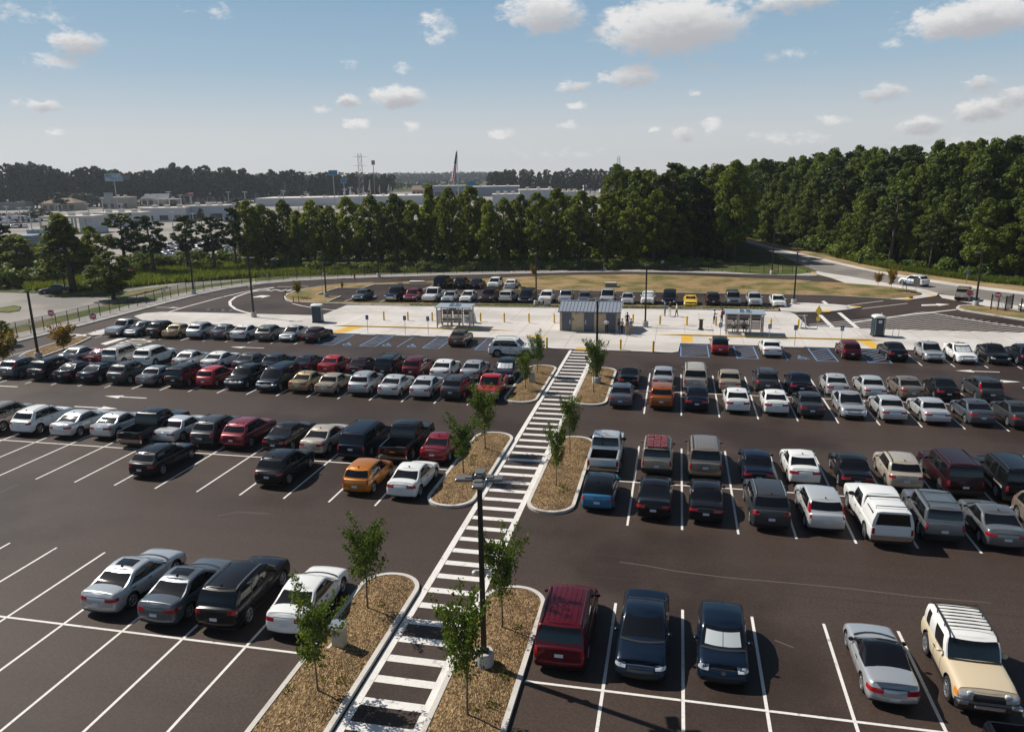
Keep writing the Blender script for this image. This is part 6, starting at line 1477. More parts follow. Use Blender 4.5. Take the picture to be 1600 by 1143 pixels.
# ---------------------------------------------------------------- fences
CHAIN = bpy.data.materials.new('chain_link'); CHAIN.use_nodes = True
_t = CHAIN.node_tree; _t.nodes.clear(); _o = nd(_t, 'ShaderNodeOutputMaterial'); _m = nd(_t, 'ShaderNodeMixShader'); _a = nd(_t, 'ShaderNodeBsdfTransparent'); _p = nd(_t, 'ShaderNodeBsdfPrincipled'); _p.inputs['Base Color'].default_value = (.01, .01, .01, 1)
_tc = nd(_t, 'ShaderNodeTexCoord'); _mp = nd(_t, 'ShaderNodeMapping'); _w1 = nd(_t, 'ShaderNodeTexWave', Scale=3.2); _w2 = nd(_t, 'ShaderNodeTexWave', Scale=3.2)
_w1.bands_direction = 'DIAGONAL'; _mp.inputs['Scale'].default_value = (1, 1, -1); _w2.bands_direction = 'DIAGONAL'
_t.links.new(_tc.outputs['Object'], _w1.inputs[0]); _t.links.new(_tc.outputs['Object'], _mp.inputs[0]); _t.links.new(_mp.outputs[0], _w2.inputs[0])
_mx = nd(_t, 'ShaderNodeMath', operation='MAXIMUM'); _t.links.new(_w1.outputs['Fac'], _mx.inputs[0]); _t.links.new(_w2.outputs['Fac'], _mx.inputs[1]); _gt = nd(_t, 'ShaderNodeMath', operation='GREATER_THAN'); _gt.inputs[1].default_value = .93; _t.links.new(_mx.outputs[0], _gt.inputs[0])
_t.links.new(_gt.outputs[0], _m.inputs[0]); _t.links.new(_a.outputs[0], _m.inputs[1]); _t.links.new(_p.outputs[0], _m.inputs[2]); _t.links.new(_m.outputs[0], _o.inputs[0])
def resample(pts, step):
    P = [Vector((p[0], p[1])) for p in pts]; out = [P[0].copy()]; acc = 0.0
    for a, c in zip(P, P[1:]):
        L = (c-a).length; s = step-acc
        while s <= L: out.append(a.lerp(c, s/L)); s += step
        acc = L-(s-step)
    return out
def chain_fence(pts, step, h, label, z=.10, tall=None):
    P = resample(pts, step); t = thing('chain_link_fence', (P[0].x, P[0].y, z), 0, label, 'fence', 'black fences round the site'); o = P[0]
    me = None
    for p in P:
        if me is None:
            b = MB(); b.cyl(0, 0, 0, h, .045, .045, 8); q = b.build('post', BLACKM, t); me = q.data
        else: q = bpy.data.objects.new('post', me); COL.objects.link(q); q.parent = t
        q.location = (p.x-o.x, p.y-o.y, 0)
    pts3 = [(p.x-o.x, p.y-o.y) for p in P]
    b = MB(); b.tube([(*p, h-.04) for p in pts3], .022, 5); b.build('top_rail', BLACKM, t)
    b = MB(); b.tube([(*p, .12) for p in pts3], .018, 5); b.build('bottom_rail', BLACKM, t)
    b = MB()
    for a, c in zip(pts3, pts3[1:]): b.quad((*a, .12), (*c, .12), (*c, h-.04), (*a, h-.04))
    b.build('wire_mesh', CHAIN, t)
FL = offs(KL, 2.45)
chain_fence([(-75.4, 60)]+FL[1:8], 1.95, 1.75, 'black chain-link fence along the left lane beside the grass verge')
chain_fence(FL[7:13], 2.4, 1.75, 'black chain-link fence behind the bus loop before the tree row')
chain_fence(FL[12:18], 2.4, 1.75, 'black chain-link fence beyond the embankment before the dark trees')
chain_fence(px((1222, 428), (1240, 427.5)), 1.9, 1.75, 'short black fence piece on the grass triangle')
def picket_fence(pts, h, label):
    t = thing('picket_fence', (*pts[0], .12), 0, label, 'fence', 'black fences round the site'); o = Vector(pts[0])
    for p in pts: b = MB(); b.box(p[0]-o.x-.06, p[0]-o.x+.06, p[1]-o.y-.06, p[1]-o.y+.06, 0, h+.1); b.build('post', BLACKM, t)
    for a, c in zip(pts, pts[1:]):
        a2, c2 = Vector(a)-o, Vector(c)-o; b = MB(); L = (c2-a2).length; n = int(L/.16)
        for k in range(1, n): p = a2.lerp(c2, k/n); b.box(p.x-.014, p.x+.014, p.y-.014, p.y+.014, .1, h)
        for z in (.2, h-.15): b.tube([(*a2, z), (*c2, z)], .025, 4)
        b.build('picket_panel', BLACKM, t)
picket_fence(px((1547.6, 484.7), (1558.5, 486), (1569.8, 487.8), (1580.5, 484.2)), 1.85, 'black picket gate fence at the junction corner on the right')
picket_fence([G(1594, 489), G(1612, 491.5), G(1650, 497)], 1.6, 'black picket fence cut off at the right photo edge')

# ---------------------------------------------------------------- people
def skin_mesh(J, E_, name):
    me = bpy.data.meshes.new(name); ks = list(J); ix = {k: i for i, k in enumerate(ks)}
    me.from_pydata([J[k][0] for k in ks], [(ix[a], ix[c]) for a, c in E_], []); o = bpy.data.objects.new(name, me); COL.objects.link(o)
    md = o.modifiers.new('skin', 'SKIN'); md.use_smooth_shade = True
    for i, k in enumerate(ks):
        v = me.skin_vertices[0].data[i]; r = J[k][1]; v.radius = r if isinstance(r, tuple) else (r, r); v.use_root = (k == 'pelvis')
    sd = o.modifiers.new('sub', 'SUBSURF'); sd.levels = 1; sd.render_levels = 1
    bpy.context.view_layer.update()
    m2 = bpy.data.meshes.new_from_object(o.evaluated_get(bpy.context.evaluated_depsgraph_get())); bpy.data.objects.remove(o); m2.name = name; return m2
def person_mesh(pose):
    J = dict(pelvis=((0, 0, .95), (.15, .11)), waist=((0, 0, 1.10), (.135, .10)), chest=((0, 0, 1.30), (.165, .115)), neck0=((0, -.01, 1.47), .06), neck=((0, -.01, 1.53), .05), head=((0, -.02, 1.63), (.075, .09)), crown=((0, -.01, 1.71), (.062, .075)))
    E_ = [('pelvis', 'waist'), ('waist', 'chest'), ('chest', 'neck0'), ('neck0', 'neck'), ('neck', 'head'), ('head', 'crown')]
    J['nose'] = ((0, -.115, 1.62), .012); E_.append(('head', 'nose'))
    for s, S_ in ((1, 'r'), (-1, 'l')):
        J['ear'+S_] = ((s*.082, -.01, 1.63), .014); E_.append(('head', 'ear'+S_))
        if pose == 'sit':
            J['hip'+S_] = ((s*.10, 0, .93), .095); J['knee'+S_] = ((s*.12, -.42, .93), .065); J['ank'+S_] = ((s*.12, -.44, .52), .042); J['toe'+S_] = ((s*.13, -.60, .48), .035)
        else:
            st = .05*s if pose != 'stride' else .16*s
            J['hip'+S_] = ((s*.10, 0, .88), .095); J['knee'+S_] = ((s*.11, -st*.6-.02, .50), .062); J['ank'+S_] = ((s*.115, -st+.02, .09), .042); J['toe'+S_] = ((s*.13, -st-.13, .04), .034)
        E_ += [('pelvis', 'hip'+S_), ('hip'+S_, 'knee'+S_), ('knee'+S_, 'ank'+S_), ('ank'+S_, 'toe'+S_)]
        if pose in ('stand', 'stride'): el, wr, hd = (s*.25, .03, 1.13), (s*.26, -.06, .90), (s*.255, -.09, .81)
        elif pose == 'folded': el, wr, hd = (s*.26, -.02, 1.13), (s*.10, -.22, 1.08), (s*.02, -.24, 1.09)
        elif pose == 'phone': el, wr, hd = (s*.25, -.04, 1.13), (s*.14, -.26, 1.22), (s*.09, -.31, 1.27)
        else: el, wr, hd = (s*.24, -.05, 1.13), (s*.14, -.26, 1.02), (s*.10, -.34, 1.01)
        J['sho'+S_] = ((s*.19, 0, 1.40), .065); J['elb'+S_] = (el, .042); J['wri'+S_] = (wr, .028); J['palm'+S_] = (hd, (.036, .018))
        E_ += [('chest', 'sho'+S_), ('sho'+S_, 'elb'+S_), ('elb'+S_, 'wri'+S_), ('wri'+S_, 'palm'+S_)]
        d = (Vector(hd)-Vector(wr)).normalized(); q = d.cross(Vector((s, 0, 0)) if abs(d.x) < .7 else Vector((0, 0, 1))).normalized()
        for f in range(4):
            a = Vector(hd)+d*.035+q*(.012*(f-1.5)*1.6); c = a+d*(.045, .055, .05, .04)[f]+Vector((-s*.008, -.008, 0))
            J['f%d%s' % (f, S_)] = (tuple(a), .009); J['g%d%s' % (f, S_)] = (tuple(c), .008); E_ += [('palm'+S_, 'f%d%s' % (f, S_)), ('f%d%s' % (f, S_), 'g%d%s' % (f, S_))]
        a = Vector(hd)-q*.045+d*.005; J['th'+S_] = (tuple(a), .010); J['tj'+S_] = (tuple(a+d*.035), .008); E_ += [('palm'+S_, 'th'+S_), ('th'+S_, 'tj'+S_)]
    me = skin_mesh(J, E_, 'body')
    idx = []
    segs = {k: Vector(J[k][0]) for k in J}
    def dist(p, a, c):
        d = c-a; t_ = max(0, min(1, (p-a).dot(d)/max(d.length_squared, 1e-9))); return (p-a-d*t_).length
    names = [(dist, 'elb', 'wri', 2), (dist, 'wri', 'palm', 2), (dist, 'sho', 'elb', 0)]
    for f in me.polygons:
        p = f.center; best = (9, 0)
        for s_ in 'rl':
            for (a, c, m) in (('elb', 'wri', 2), ('wri', 'palm', 2), ('palm', 'g1', 2), ('palm', 'tj', 2), ('sho', 'elb', 0), ('hip', 'knee', 1), ('knee', 'ank', 1), ('ank', 'toe', 3)): best = min(best, (dist(p, segs[a+s_], segs[c+s_]), m))
        for (a, c, m) in (('pelvis', 'waist', 1), ('waist', 'chest', 0), ('chest', 'neck0', 0), ('neck', 'head', 2), ('head', 'crown', 2)): best = min(best, (dist(p, segs[a], segs[c])*(.62 if a in ('waist', 'chest', 'pelvis') else 1), m))
        m = best[1]
        if m == 1 and p.z > 1.02 and pose != 'sit': m = 0
        idx.append(m)
    for k in ('shirt', 'trousers', 'skin', 'shoes'): me.materials.append(mat('person_'+k, (.3, .3, .3), .8))
    me.polygons.foreach_set('material_index', idx); return me
PM = {p: person_mesh(p) for p in ('stand', 'stride', 'folded', 'phone', 'sit')}
b = MB(); n = 10
b.loft([[(r*.92*math.cos(2*PI*k/n), .012+r*1.08*math.sin(2*PI*k/n), z) for k in range(n)] for z, r in ((1.60, .078), (1.66, .094), (1.72, .090), (1.765, .060), (1.78, .02))]); _hr = b.build('hair', mat('hair_dark', (.012, .009, .007), .7), smooth=True); HAIR = _hr.data; bpy.data.objects.remove(_hr)
SKIN = [mat('skin_brown', (.12, .06, .035), .6), mat('skin_fair', (.46, .27, .19), .6), mat('skin_mid', (.27, .15, .09), .6)]
CL_ = lambda n_, c: mat('cloth_'+n_, c, .9, var=.12, scale=12)
WHT, BLK, BLU, KHA, TAN_, RED_, JEA, GRY, NAV = CL_('white', (.70, .70, .69)), CL_('black', (.012, .012, .014)), CL_('blue', (.07, .17, .34)), CL_('khaki', (.20, .18, .09)), CL_('tan', (.36, .25, .14)), CL_('red', (.38, .015, .03)), CL_('jeans', (.05, .09, .17)), CL_('grey', (.22, .21, .21)), CL_('navy', (.015, .022, .05))
def person(loc, z, rz, pose, sh, tr, sk, label, hair=None, sc=1.0):
    o = bpy.data.objects.new('person', PM[pose]); COL.objects.link(o); o.location = (*loc, z); o.rotation_euler = (0, 0, rz); o.scale = (sc, sc, sc); tag(o, label, 'person', 'people on the platform')
    for i, m in enumerate((sh, tr, SKIN[sk], BLK)): o.material_slots[i].link = 'OBJECT'; o.material_slots[i].material = m
    h = bpy.data.objects.new('hair', HAIR); COL.objects.link(h); h.parent = o
    if hair: h.material_slots[0].link = 'OBJECT'; h.material_slots[0].material = hair
    return o
BLOND = mat('hair_blond', (.38, .25, .11), .7); GREYH = mat('hair_grey', (.45, .43, .41), .7)
Pz = .13
person(G(947.5, 521, Pz), Pz, R(5), 'folded', WHT, BLK, 0, 'man in white shirt and dark trousers with folded hands before the third door')
person(G(966.5, 521.5, Pz), Pz, R(70), 'stand', BLK, JEA, 0, 'person in black top and jeans at the right corner of the building')
person(G(971.8, 522, Pz), Pz, R(-40), 'phone', GRY, NAV, 2, 'person in grey top between the black-topped and khaki figures')
person(G(980, 511, Pz), Pz, R(20), 'stand', BLK, BLK, 0, 'person all in black standing behind the group at the building')
person(G(979.5, 524, Pz), Pz, R(190), 'stand', KHA, TAN_, 2, 'person in khaki shirt and tan trousers nearest the camera in the group')
person(G(985.5, 521.5, Pz), Pz, R(220), 'stride', BLU, TAN_, 1, 'person in blue shirt at the right side of the group')
x, y = G(1038.5, 494.5); person((x, y), .036, R(80), 'stand', BLU, KHA, 1, 'blue-shirted person leftmost of three on the bus lane', GREYH)
x, y = G(1046.5, 493.2); person((x, y), .036, R(-20), 'folded', BLK, WHT, 2, 'person in dark top and white trousers in the middle of three on the bus lane', BLOND)
x, y = G(1057, 495.2); person((x, y), .036, R(-90), 'stride', WHT, BLK, 1, 'white-shirted person with black trousers rightmost of three on the bus lane')
x, y = G(1115.5, 506.5, .24); person((x, y), .245, R(60), 'phone', WHT, JEA, 0, 'person in white top and jeans beside the bollard at the right shelter')
x, y = G(1127.5, 504.8, .24); person((x, y), .245, R(-120), 'stand', RED_, BLK, 2, 'person in red top with blue bag just left of the right shelter')
x0p, y0p = G(1129.5, 503.8, .24); b = MB(); b.bevbox(-.13, .13, -.08, .08, 0, .5, .05); o = b.build('backpack', BLU); o.location = (x+.20, y+.05, .245+1.0); tag(o, 'blue bag on the back of the person in the red top', 'bag')
ys_ = ya2+1.75-.42
person((xa2+.85, ys_), .244-.40, R(0), 'sit', WHT, GRY, 0, 'person in white top seated at the left in the right shelter')
person((xa2+1.95, ys_), .244-.40, R(10), 'sit', GRY, NAV, 2, 'person in grey top seated second in the right shelter')
# ---------------------------------------------------------------- vegetation
def leaf_mat(name, dark, light, trans=.25, rim=None):
    m = bpy.data.materials.new(name); m.use_nodes = True; t = m.node_tree; L = t.links.new; t.nodes.clear()
    o = nd(t, 'ShaderNodeOutputMaterial'); ms = nd(t, 'ShaderNodeMixShader'); ms.inputs[0].default_value = trans
    p = nd(t, 'ShaderNodeBsdfPrincipled'); p.inputs['Roughness'].default_value = .6; p.inputs['Specular IOR Level'].default_value = .2; tr = nd(t, 'ShaderNodeBsdfTranslucent')
    g = nd(t, 'ShaderNodeNewGeometry'); oi = nd(t, 'ShaderNodeObjectInfo'); n = nd(t, 'ShaderNodeTexNoise', Scale=.9, Detail=2.0); L(g.outputs['Position'], n.inputs['Vector'])
    a = nd(t, 'ShaderNodeMath', operation='MULTIPLY_ADD'); L(g.outputs['Random Per Island'], a.inputs[0]); a.inputs[1].default_value = .55; L(n.outputs['Fac'], a.inputs[2])
    b = nd(t, 'ShaderNodeMath', operation='MULTIPLY_ADD'); L(oi.outputs['Random'], b.inputs[0]); b.inputs[1].default_value = .45; L(a.outputs[0], b.inputs[2])
    r = nd(t, 'ShaderNodeValToRGB'); e = r.color_ramp.elements; e[0].position = .45; e[0].color = (*dark, 1); e[1].position = 1.25 if False else 1.0; e[1].color = (*light, 1)
    if rim: k = e.new(.97); k.color = (*light, 1); e[-1].color = (*rim, 1)
    mr = nd(t, 'ShaderNodeMath', operation='MULTIPLY'); mr.inputs[1].default_value = .72; L(b.outputs[0], mr.inputs[0]); L(mr.outputs[0], r.inputs[0])
    L(r.outputs[0], p.inputs['Base Color']); sc = nd(t, 'ShaderNodeVectorMath', operation='MULTIPLY'); sc.inputs[1].default_value = (1.5, 1.4, .5); L(r.outputs[0], sc.inputs[0]); L(sc.outputs[0], tr.inputs[0])
    L(p.outputs[0], ms.inputs[1]); L(tr.outputs[0], ms.inputs[2]); L(ms.outputs[0], o.inputs[0]); return m
LF_TREE = leaf_mat('foliage_broadleaf', (.026, .050, .007), (.150, .195, .028), .35); LF_BELT = leaf_mat('foliage_belt', (.040, .062, .008), (.215, .25, .036), .45); LF_PINE = leaf_mat('foliage_pine', (.020, .038, .010), (.070, .098, .020), .15); LF_YOUNG = leaf_mat('foliage_young_elm', (.045, .080, .014), (.135, .190, .032), .35)
LF_MAPLE = leaf_mat('foliage_turning_maple', (.10, .12, .015), (.36, .17, .03), .3); LF_SHRUB = leaf_mat('foliage_shrub', (.040, .075, .010), (.16, .21, .032)); LF_FAR = leaf_mat('foliage_far', (.018, .030, .010), (.052, .068, .022), .1); LF_RED = leaf_mat('foliage_red', (.10, .04, .01), (.28, .08, .02), .2)
LF_GRASS = leaf_mat('tall_grass_blades', (.075, .11, .018), (.20, .24, .055), .3)
BARK = mat('bark', (.085, .065, .048), .9, var=.3, scale=6); BARK2 = mat('young_bark', (.14, .11, .085), .9)
def quads_mesh(name, C, S, rng, m, up=.0, asp=.75):
    """many small leaf-sized faces at C with size S, turned at random"""
    N = len(C); nrm = rng.normal(size=(N, 3)); nrm[:, 2] += up
    if C.shape[1] == 6: nrm = nrm*.62+C[:, 3:]*1.0; C = C[:, :3]
    nrm = nrm+0; nrm /= np.linalg.norm(nrm, axis=1)[:, None]+1e-9
    t = rng.normal(size=(N, 3)); t -= nrm*(t*nrm).sum(1)[:, None]; t /= np.linalg.norm(t, axis=1)[:, None]+1e-9; b = np.cross(nrm, t)
    S = S[:, None]; k = asp
    V = np.stack([C-t*S-b*S*k*.35, C-t*S*.1-b*S*k, C+t*S, C+t*S*.05+b*S*k], 1).reshape(-1, 3)
    me = bpy.data.meshes.new(name); me.vertices.add(N*4); me.vertices.foreach_set('co', V.astype(np.float32).ravel()); me.loops.add(N*4); me.loops.foreach_set('vertex_index', np.arange(N*4, dtype=np.int32))
    me.polygons.add(N); me.polygons.foreach_set('loop_start', np.arange(0, N*4, 4, dtype=np.int32)); me.materials.append(m); me.update(calc_edges=True); return me
def clump(rng, c, r, n, flat=.8):
    d = rng.normal(size=(n, 3)); d /= np.linalg.norm(d, axis=1)[:, None]; rr = r*rng.uniform(.35, 1.0, n)**.5
    p = d*rr[:, None]; p[:, 2] *= flat; return np.hstack([np.array(c)+p, d])
def make_tree(seed, kind, name, label, leafm, nleaf=2200, h=14.0, w=6.0, leaf=.34):
    """crown of leaf clumps carried by limbs on a tapered trunk; h high and w wide, foot at 0"""
    rng = np.random.default_rng(seed); r_ = random.Random(seed); t = thing(name, (0, -500, 0), 0, label, 'tree')
    tr = MB(); lean = (r_.uniform(-.03, .03)*h, r_.uniform(-.03, .03)*h)
    tk = [(lean[0]*f, lean[1]*f, h*f*.93) for f in (0, .25, .5, .75, 1)]; r0 = h*.017
    tr.tube(tk, [r0*1.25, r0, r0*.75, r0*.45, r0*.12], 7)
    P = []; 
    if kind == 'broad': lo, nb = .22, 84
    elif kind == 'pine': lo, nb = .40, 60
    elif kind == 'cone': lo, nb = .24, 96
    else: lo, nb = .17, 80
    cl = []
    for k in range(nb):
        f = lo+(1-lo)*(k+r_.random())/nb; g = (f-lo)/(1-lo)
        if kind == 'broad': prof = (math.sin(PI*min(1, g*.86+.14))**.65)*r_.uniform(.45, 1.08)
        elif kind == 'pine': prof = (.35+.65*math.sin(PI*min(1, g*.85+.1)))*r_.uniform(.3, 1.1)
        elif kind == 'cone': prof = (1-g*.92)*r_.uniform(.55, 1.05)
        else: prof = (1-(2*g-1)**2)**.5*r_.uniform(.4, 1.1)
        a = r_.random()*2*PI; R_ = w/2*prof*.86; z = h*f*.96
        cx, cy = lean[0]*f+R_*math.cos(a), lean[1]*f+R_*math.sin(a)
        cr = w*r_.uniform(.085, .17)*(1 if kind != 'pine' else .85)*(1-.35*g); cl.append((cx, cy, z, cr))
        if k % 2 == 0: zz = max(h*lo*.8, z-R_*.7); q = zz/h/.93; tr.tube([(lean[0]*q, lean[1]*q, zz), ((lean[0]*q+cx)/2, (lean[1]*q+cy)/2, (zz+z)/2+.1), (cx, cy, z)], [r0*.35, r0*.22, r0*.08], 4)
    cl.append((lean[0], lean[1], h*.95, w*.10))
    tot = sum(c[3]**2 for c in cl)
    for c in cl: P.append(clump(rng, c[:3], c[3], max(8, int(nleaf*c[3]**2/tot)), .72 if kind == 'pine' else .95))
    P = np.concatenate(P); S = leaf*rng.uniform(.6, 1.25, len(P))
    tr.build('trunk', BARK, t, smooth=True)
    o = bpy.data.objects.new('crown', quads_mesh('crown', P, S, rng, leafm, .5)); COL.objects.link(o); o.parent = t; return t
def make_young(seed, h, w, label, leafm=LF_YOUNG, leaf=.085, nleaf=2600, base=.27, name='young_tree'):
    """slim street tree: upright sprays of small leaves, airy at the top"""
    rng = np.random.default_rng(seed); r_ = random.Random(seed); t = thing(name, (0, -500, 0), 0, label, 'tree'); tr = MB()
    tk = [(r_.uniform(-.02, .02)*k, r_.uniform(-.02, .02)*k, h*.72*k/5) for k in range(6)]; tr.tube(tk, [.045, .04, .036, .03, .022, .012], 7); pts, ss = [], []
    nb = 26
    for k in range(nb):
        f = base+(.70-base)*(k/nb)**.8; z0 = h*f; a = r_.random()*2*PI; L = (w*.5)*(r_.uniform(.5, 1.25))*(1.1-.5*abs((k/nb)-.35)); up = r_.uniform(.5, 1.5)
        if r_.random() < .22: L *= 1.45
        p0 = Vector((0, 0, z0)); p3 = Vector((L*math.cos(a), L*math.sin(a), z0+L*up)); p3.z = min(p3.z, h*1.0)
        pm = p0.lerp(p3, .5)+Vector((L*.12*math.cos(a), L*.12*math.sin(a), -.05*L)); tr.tube([p0, pm, p3], [.014, .009, .004], 4)
        m = int(nleaf/nb)
        u = rng.uniform(.22, 1.05, m)[:, None]; A, B_2, C_ = np.array(p0), np.array(pm), np.array(p3)
        q = (1-u)**2*A+2*u*(1-u)*B_2+u*u*C_; q += rng.normal(size=(m, 3))*(.10+.16*(1-u))*w*.42*np.array([1, 1, .8]); pts.append(q)
    m = int(nleaf*.20); zc = rng.uniform(base, .75, m)*h; q = rng.normal(size=(m, 3))*w*.15; q[:, 2] = zc; pts.append(q)
    P = np.concatenate(pts); keep = P[:, 2] > h*base*.92; P = P[keep]
    tr.build('trunk', BARK2, t, smooth=True)
    o = bpy.data.objects.new('crown', quads_mesh('crown', P, leaf*rng.uniform(.6, 1.3, len(P)), rng, leafm, .4)); COL.objects.link(o); o.parent = t; return t
def make_shrub(seed, h, w, label, leafm=LF_SHRUB, n=700, leaf=.16, name='shrub'):
    rng = np.random.default_rng(seed); r_ = random.Random(seed); t = thing(name, (0, -500, 0), 0, label, 'shrub'); st = MB(); P = []
    for k in range(12):
        a = r_.random()*2*PI; R_ = w*.36*r_.random()**.5; z = h*r_.uniform(.3, .85)*(1-.35*R_/(w*.36+.01)); st.tube([(0, 0, 0), (R_*.5*math.cos(a), R_*.5*math.sin(a), z*.6), (R_*math.cos(a), R_*math.sin(a), z)], [.03, .02, .01], 4)
        P.append(clump(rng, (R_*math.cos(a), R_*math.sin(a), z), w*.2, n//12, .9))
    P = np.concatenate(P); P[:, 2] = np.maximum(P[:, 2], .05)
    st.build('stem', BARK, t); o = bpy.data.objects.new('crown', quads_mesh('crown', P, leaf*rng.uniform(.6, 1.3, len(P)), rng, leafm, .5)); COL.objects.link(o); o.parent = t; return t
YT = [make_young(101+i, 4.2, 1.9, 'x', nleaf=3000, leaf=.056) for i in range(4)]
MAP = [make_young(131+i, 3.4, 1.9, 'x', LF_MAPLE, .10, 1500, .32) for i in range(2)]
BT = [make_tree(201+i, 'broad', 'broadleaf_tree', 'x', LF_BELT, 6500, 15, 7.0, .235) for i in range(5)]
PT = [make_tree(221+i, 'pine', 'pine_tree', 'x', LF_PINE, 4600, 15, 6.2, .22) for i in range(3)]
CT = [make_tree(231+i, 'cone', 'conical_tree', 'x', LF_BELT, 6500, 15, 6.0, .23) for i in range(2)]
OT = [make_tree(241+i, 'oval', 'broadleaf_tree', 'x', LF_BELT, 6500, 15, 6.4, .235) for i in range(3)]
GT = [make_tree(281+i, 'broad', 'forest_tree', 'x', LF_TREE, 7500, 15, 7.6, .225) for i in range(4)]
FT = [make_tree(261+i, ('broad', 'pine', 'oval')[i % 3], 'far_tree', 'x', LF_FAR, 2600, 24, 12.0, .60) for i in range(5)]
SH = [make_shrub(301+i, 2.4, 2.8, 'x') for i in range(4)]
_TREE.clear(); freeze()
DONE = set()
def plant(proto, x, y, h, h0, w=None, w0=None, label='', group=None, z=.0, rz=None, m=None):
    s = h/h0; sw = s if w is None else w/w0
    rr = random.Random(int(x*91+y*37)); rz = rr.random()*6.28 if rz is None else rz
    if proto.name not in DONE:
        DONE.add(proto.name); o = proto; o.location = (x, y, z); o.rotation_euler = (0, 0, rz); o['label'] = label
        if group: o['group'] = group
    else: o = dup(proto, (x, y, z), rz, label, group)
    o.scale = (sw, sw, s); return o
# young trees on the islands, placed at their stems
for i, (bx, by, tp, wpx, lab) in enumerate([(497, 1080, 915, 100, 'young tree in front of the white sedan, nearest on the left mulch island'), (575, 951, 796, 92, 'young tree at the far end of the nearest left mulch island'), (731, 1118, 900, 120, 'young tree left of the front light pole, nearest on the right mulch island'), (785, 981, 815, 90, 'young tree directly behind the front light pole'),
        (724.5, 740, 648, 62, 'young tree beside the red sedan on the middle left mulch island'), (758, 702, 590, 62, 'young tree at the far end of the middle left mulch island'), (890.5, 708, 605, 42, 'young tree at the far end of the middle right mulch island'), (869.5, 760, 650, 44, 'thin sparse young tree in the middle right mulch island'),
        (821, 607, 543, 36, 'young tree left of the pedestal on the top left mulch island'), (840, 583, 512, 34, 'young tree behind the pedestal, before the white SUV in the aisle'), (927.5, 613, 518, 46, 'dense young tree in front of the light pole on the top right mulch island'), (936.5, 587, 545, 26, 'small young tree behind the pole base on the top right mulch island')]):
    x, y = G(bx, by, .2); h = HT(x, y, tp)-.2; wm = wpx/F_PX*math.hypot(x, y)
    o = plant(YT[i % 4], x, y, h, 4.05, wm, 2.5, lab, 'young trees on the mulch islands', .2)
for i, (bx, by, tp, wpx, lab) in enumerate([(102, 556, 509, 32, 'young maple turning orange beside the left light pole'), (8, 577, 521, 40, 'young maple turning orange at the left photo edge'), (466, 465.5, 440, 15, 'small orange-leaved tree on the dry island'), (834, 437, 415, 12, 'small reddish tree by the loop road above the pole'), (1371.5, 448, 427, 13, 'small tree with yellowish leaves left of the thin red tree at the road corner'), (1391.5, 457, 420, 16, 'thin reddish young tree at the road corner'), (535, 456, 440, 5, 'tiny sapling on the dry strip at the left end of the far bays'), (555, 446, 425, 4, 'tiny staked sapling on the strip above the dry island')]):
    x, y = G(bx, by, .1); h = HT(x, y, tp); wm = wpx/F_PX*math.hypot(x, y); plant(MAP[i % 2], x, y, h, 3.3, wm, 2.3, lab, 'young turning trees along the lot', .1)
# tree row beyond the loop road
RW = [(392, 418, 311, 46, 'B'), (421, 416, 318, 42, 'O'), (446, 414, 311, 46, 'B'), (470, 416, 328, 40, 'O'), (493, 416, 312, 48, 'B'), (520, 418, 320, 40, 'O'), (545, 414, 306, 44, 'O'), (582, 416, 303, 52, 'B'), (622, 414, 302, 52, 'B'), (650, 418, 316, 40, 'O'), (672, 415, 285, 50, 'C'), (705, 418, 292, 46, 'B'), (738, 414, 289, 52, 'O'), (765, 418, 312, 40, 'B'), (788, 416, 308, 44, 'O'), (815, 414, 302, 44, 'B'), (842, 418, 300, 44, 'O'), (868, 414, 291, 52, 'B'), (905, 416, 297, 56, 'B'), (948, 416, 301, 52, 'O'), (985, 418, 298, 52, 'O'), (1020, 414, 296, 60, 'B'), (1060, 408, 298, 56, 'O'), (1092, 402, 285, 72, 'B'), (1125, 396, 306, 56, 'O'), (1146, 388, 318, 44, 'B')]
RW2 = [(408, 407, 322, 46, 'B'), (458, 405, 325, 46, 'P'), (508, 405, 320, 50, 'B'), (560, 404, 318, 50, 'O'), (602, 404, 314, 50, 'B'), (640, 404, 312, 50, 'O'), (690, 404, 305, 52, 'B'), (725, 404, 304, 52, 'O'), (752, 404, 308, 46, 'B'), (802, 404, 312, 50, 'B'), (852, 402, 308, 52, 'B'), (888, 402, 304, 54, 'B'), (928, 402, 305, 54, 'O'), (966, 400, 306, 54, 'B'), (1004, 398, 300, 60, 'B'), (1042, 396, 296, 60, 'O'), (1080, 394, 290, 62, 'B'), (1112, 390, 295, 58, 'B'), (1140, 386, 300, 50, 'O')]
DICT = dict(F=(GT, 14.9, 8.6), B=(BT, 14.9, 8.0), O=(OT, 14.9, 7.2), P=(PT, 14.9, 6.8), C=(CT, 14.9, 6.6))
NM = dict(B='spreading broadleaf tree', O='oval broadleaf tree', P='open-crowned pine', C='conical dense tree')
k = 0
for rowi, row in enumerate((RW, RW2)):
    for (bx, by, tp, wpx, kd) in row:
        x, y = G(bx, by); h = HT(x, y, tp); wm = wpx*1.20/F_PX*math.hypot(x, y); L_, h0, w0 = DICT[kd]; k += 1
        lab = NM[kd]+(' in the front line of the tree row behind the bus loop' if rowi == 0 else ' in the second line of the tree row behind the bus loop')
        plant(L_[k % len(L_)], x, y, h, h0, wm, w0, lab, {'B': 'broadleaf trees', 'O': 'oval trees', 'P': 'pines', 'C': 'conical trees'}[kd]+(' in the front line of the tree row' if rowi == 0 else ' in the second line of the tree row'))
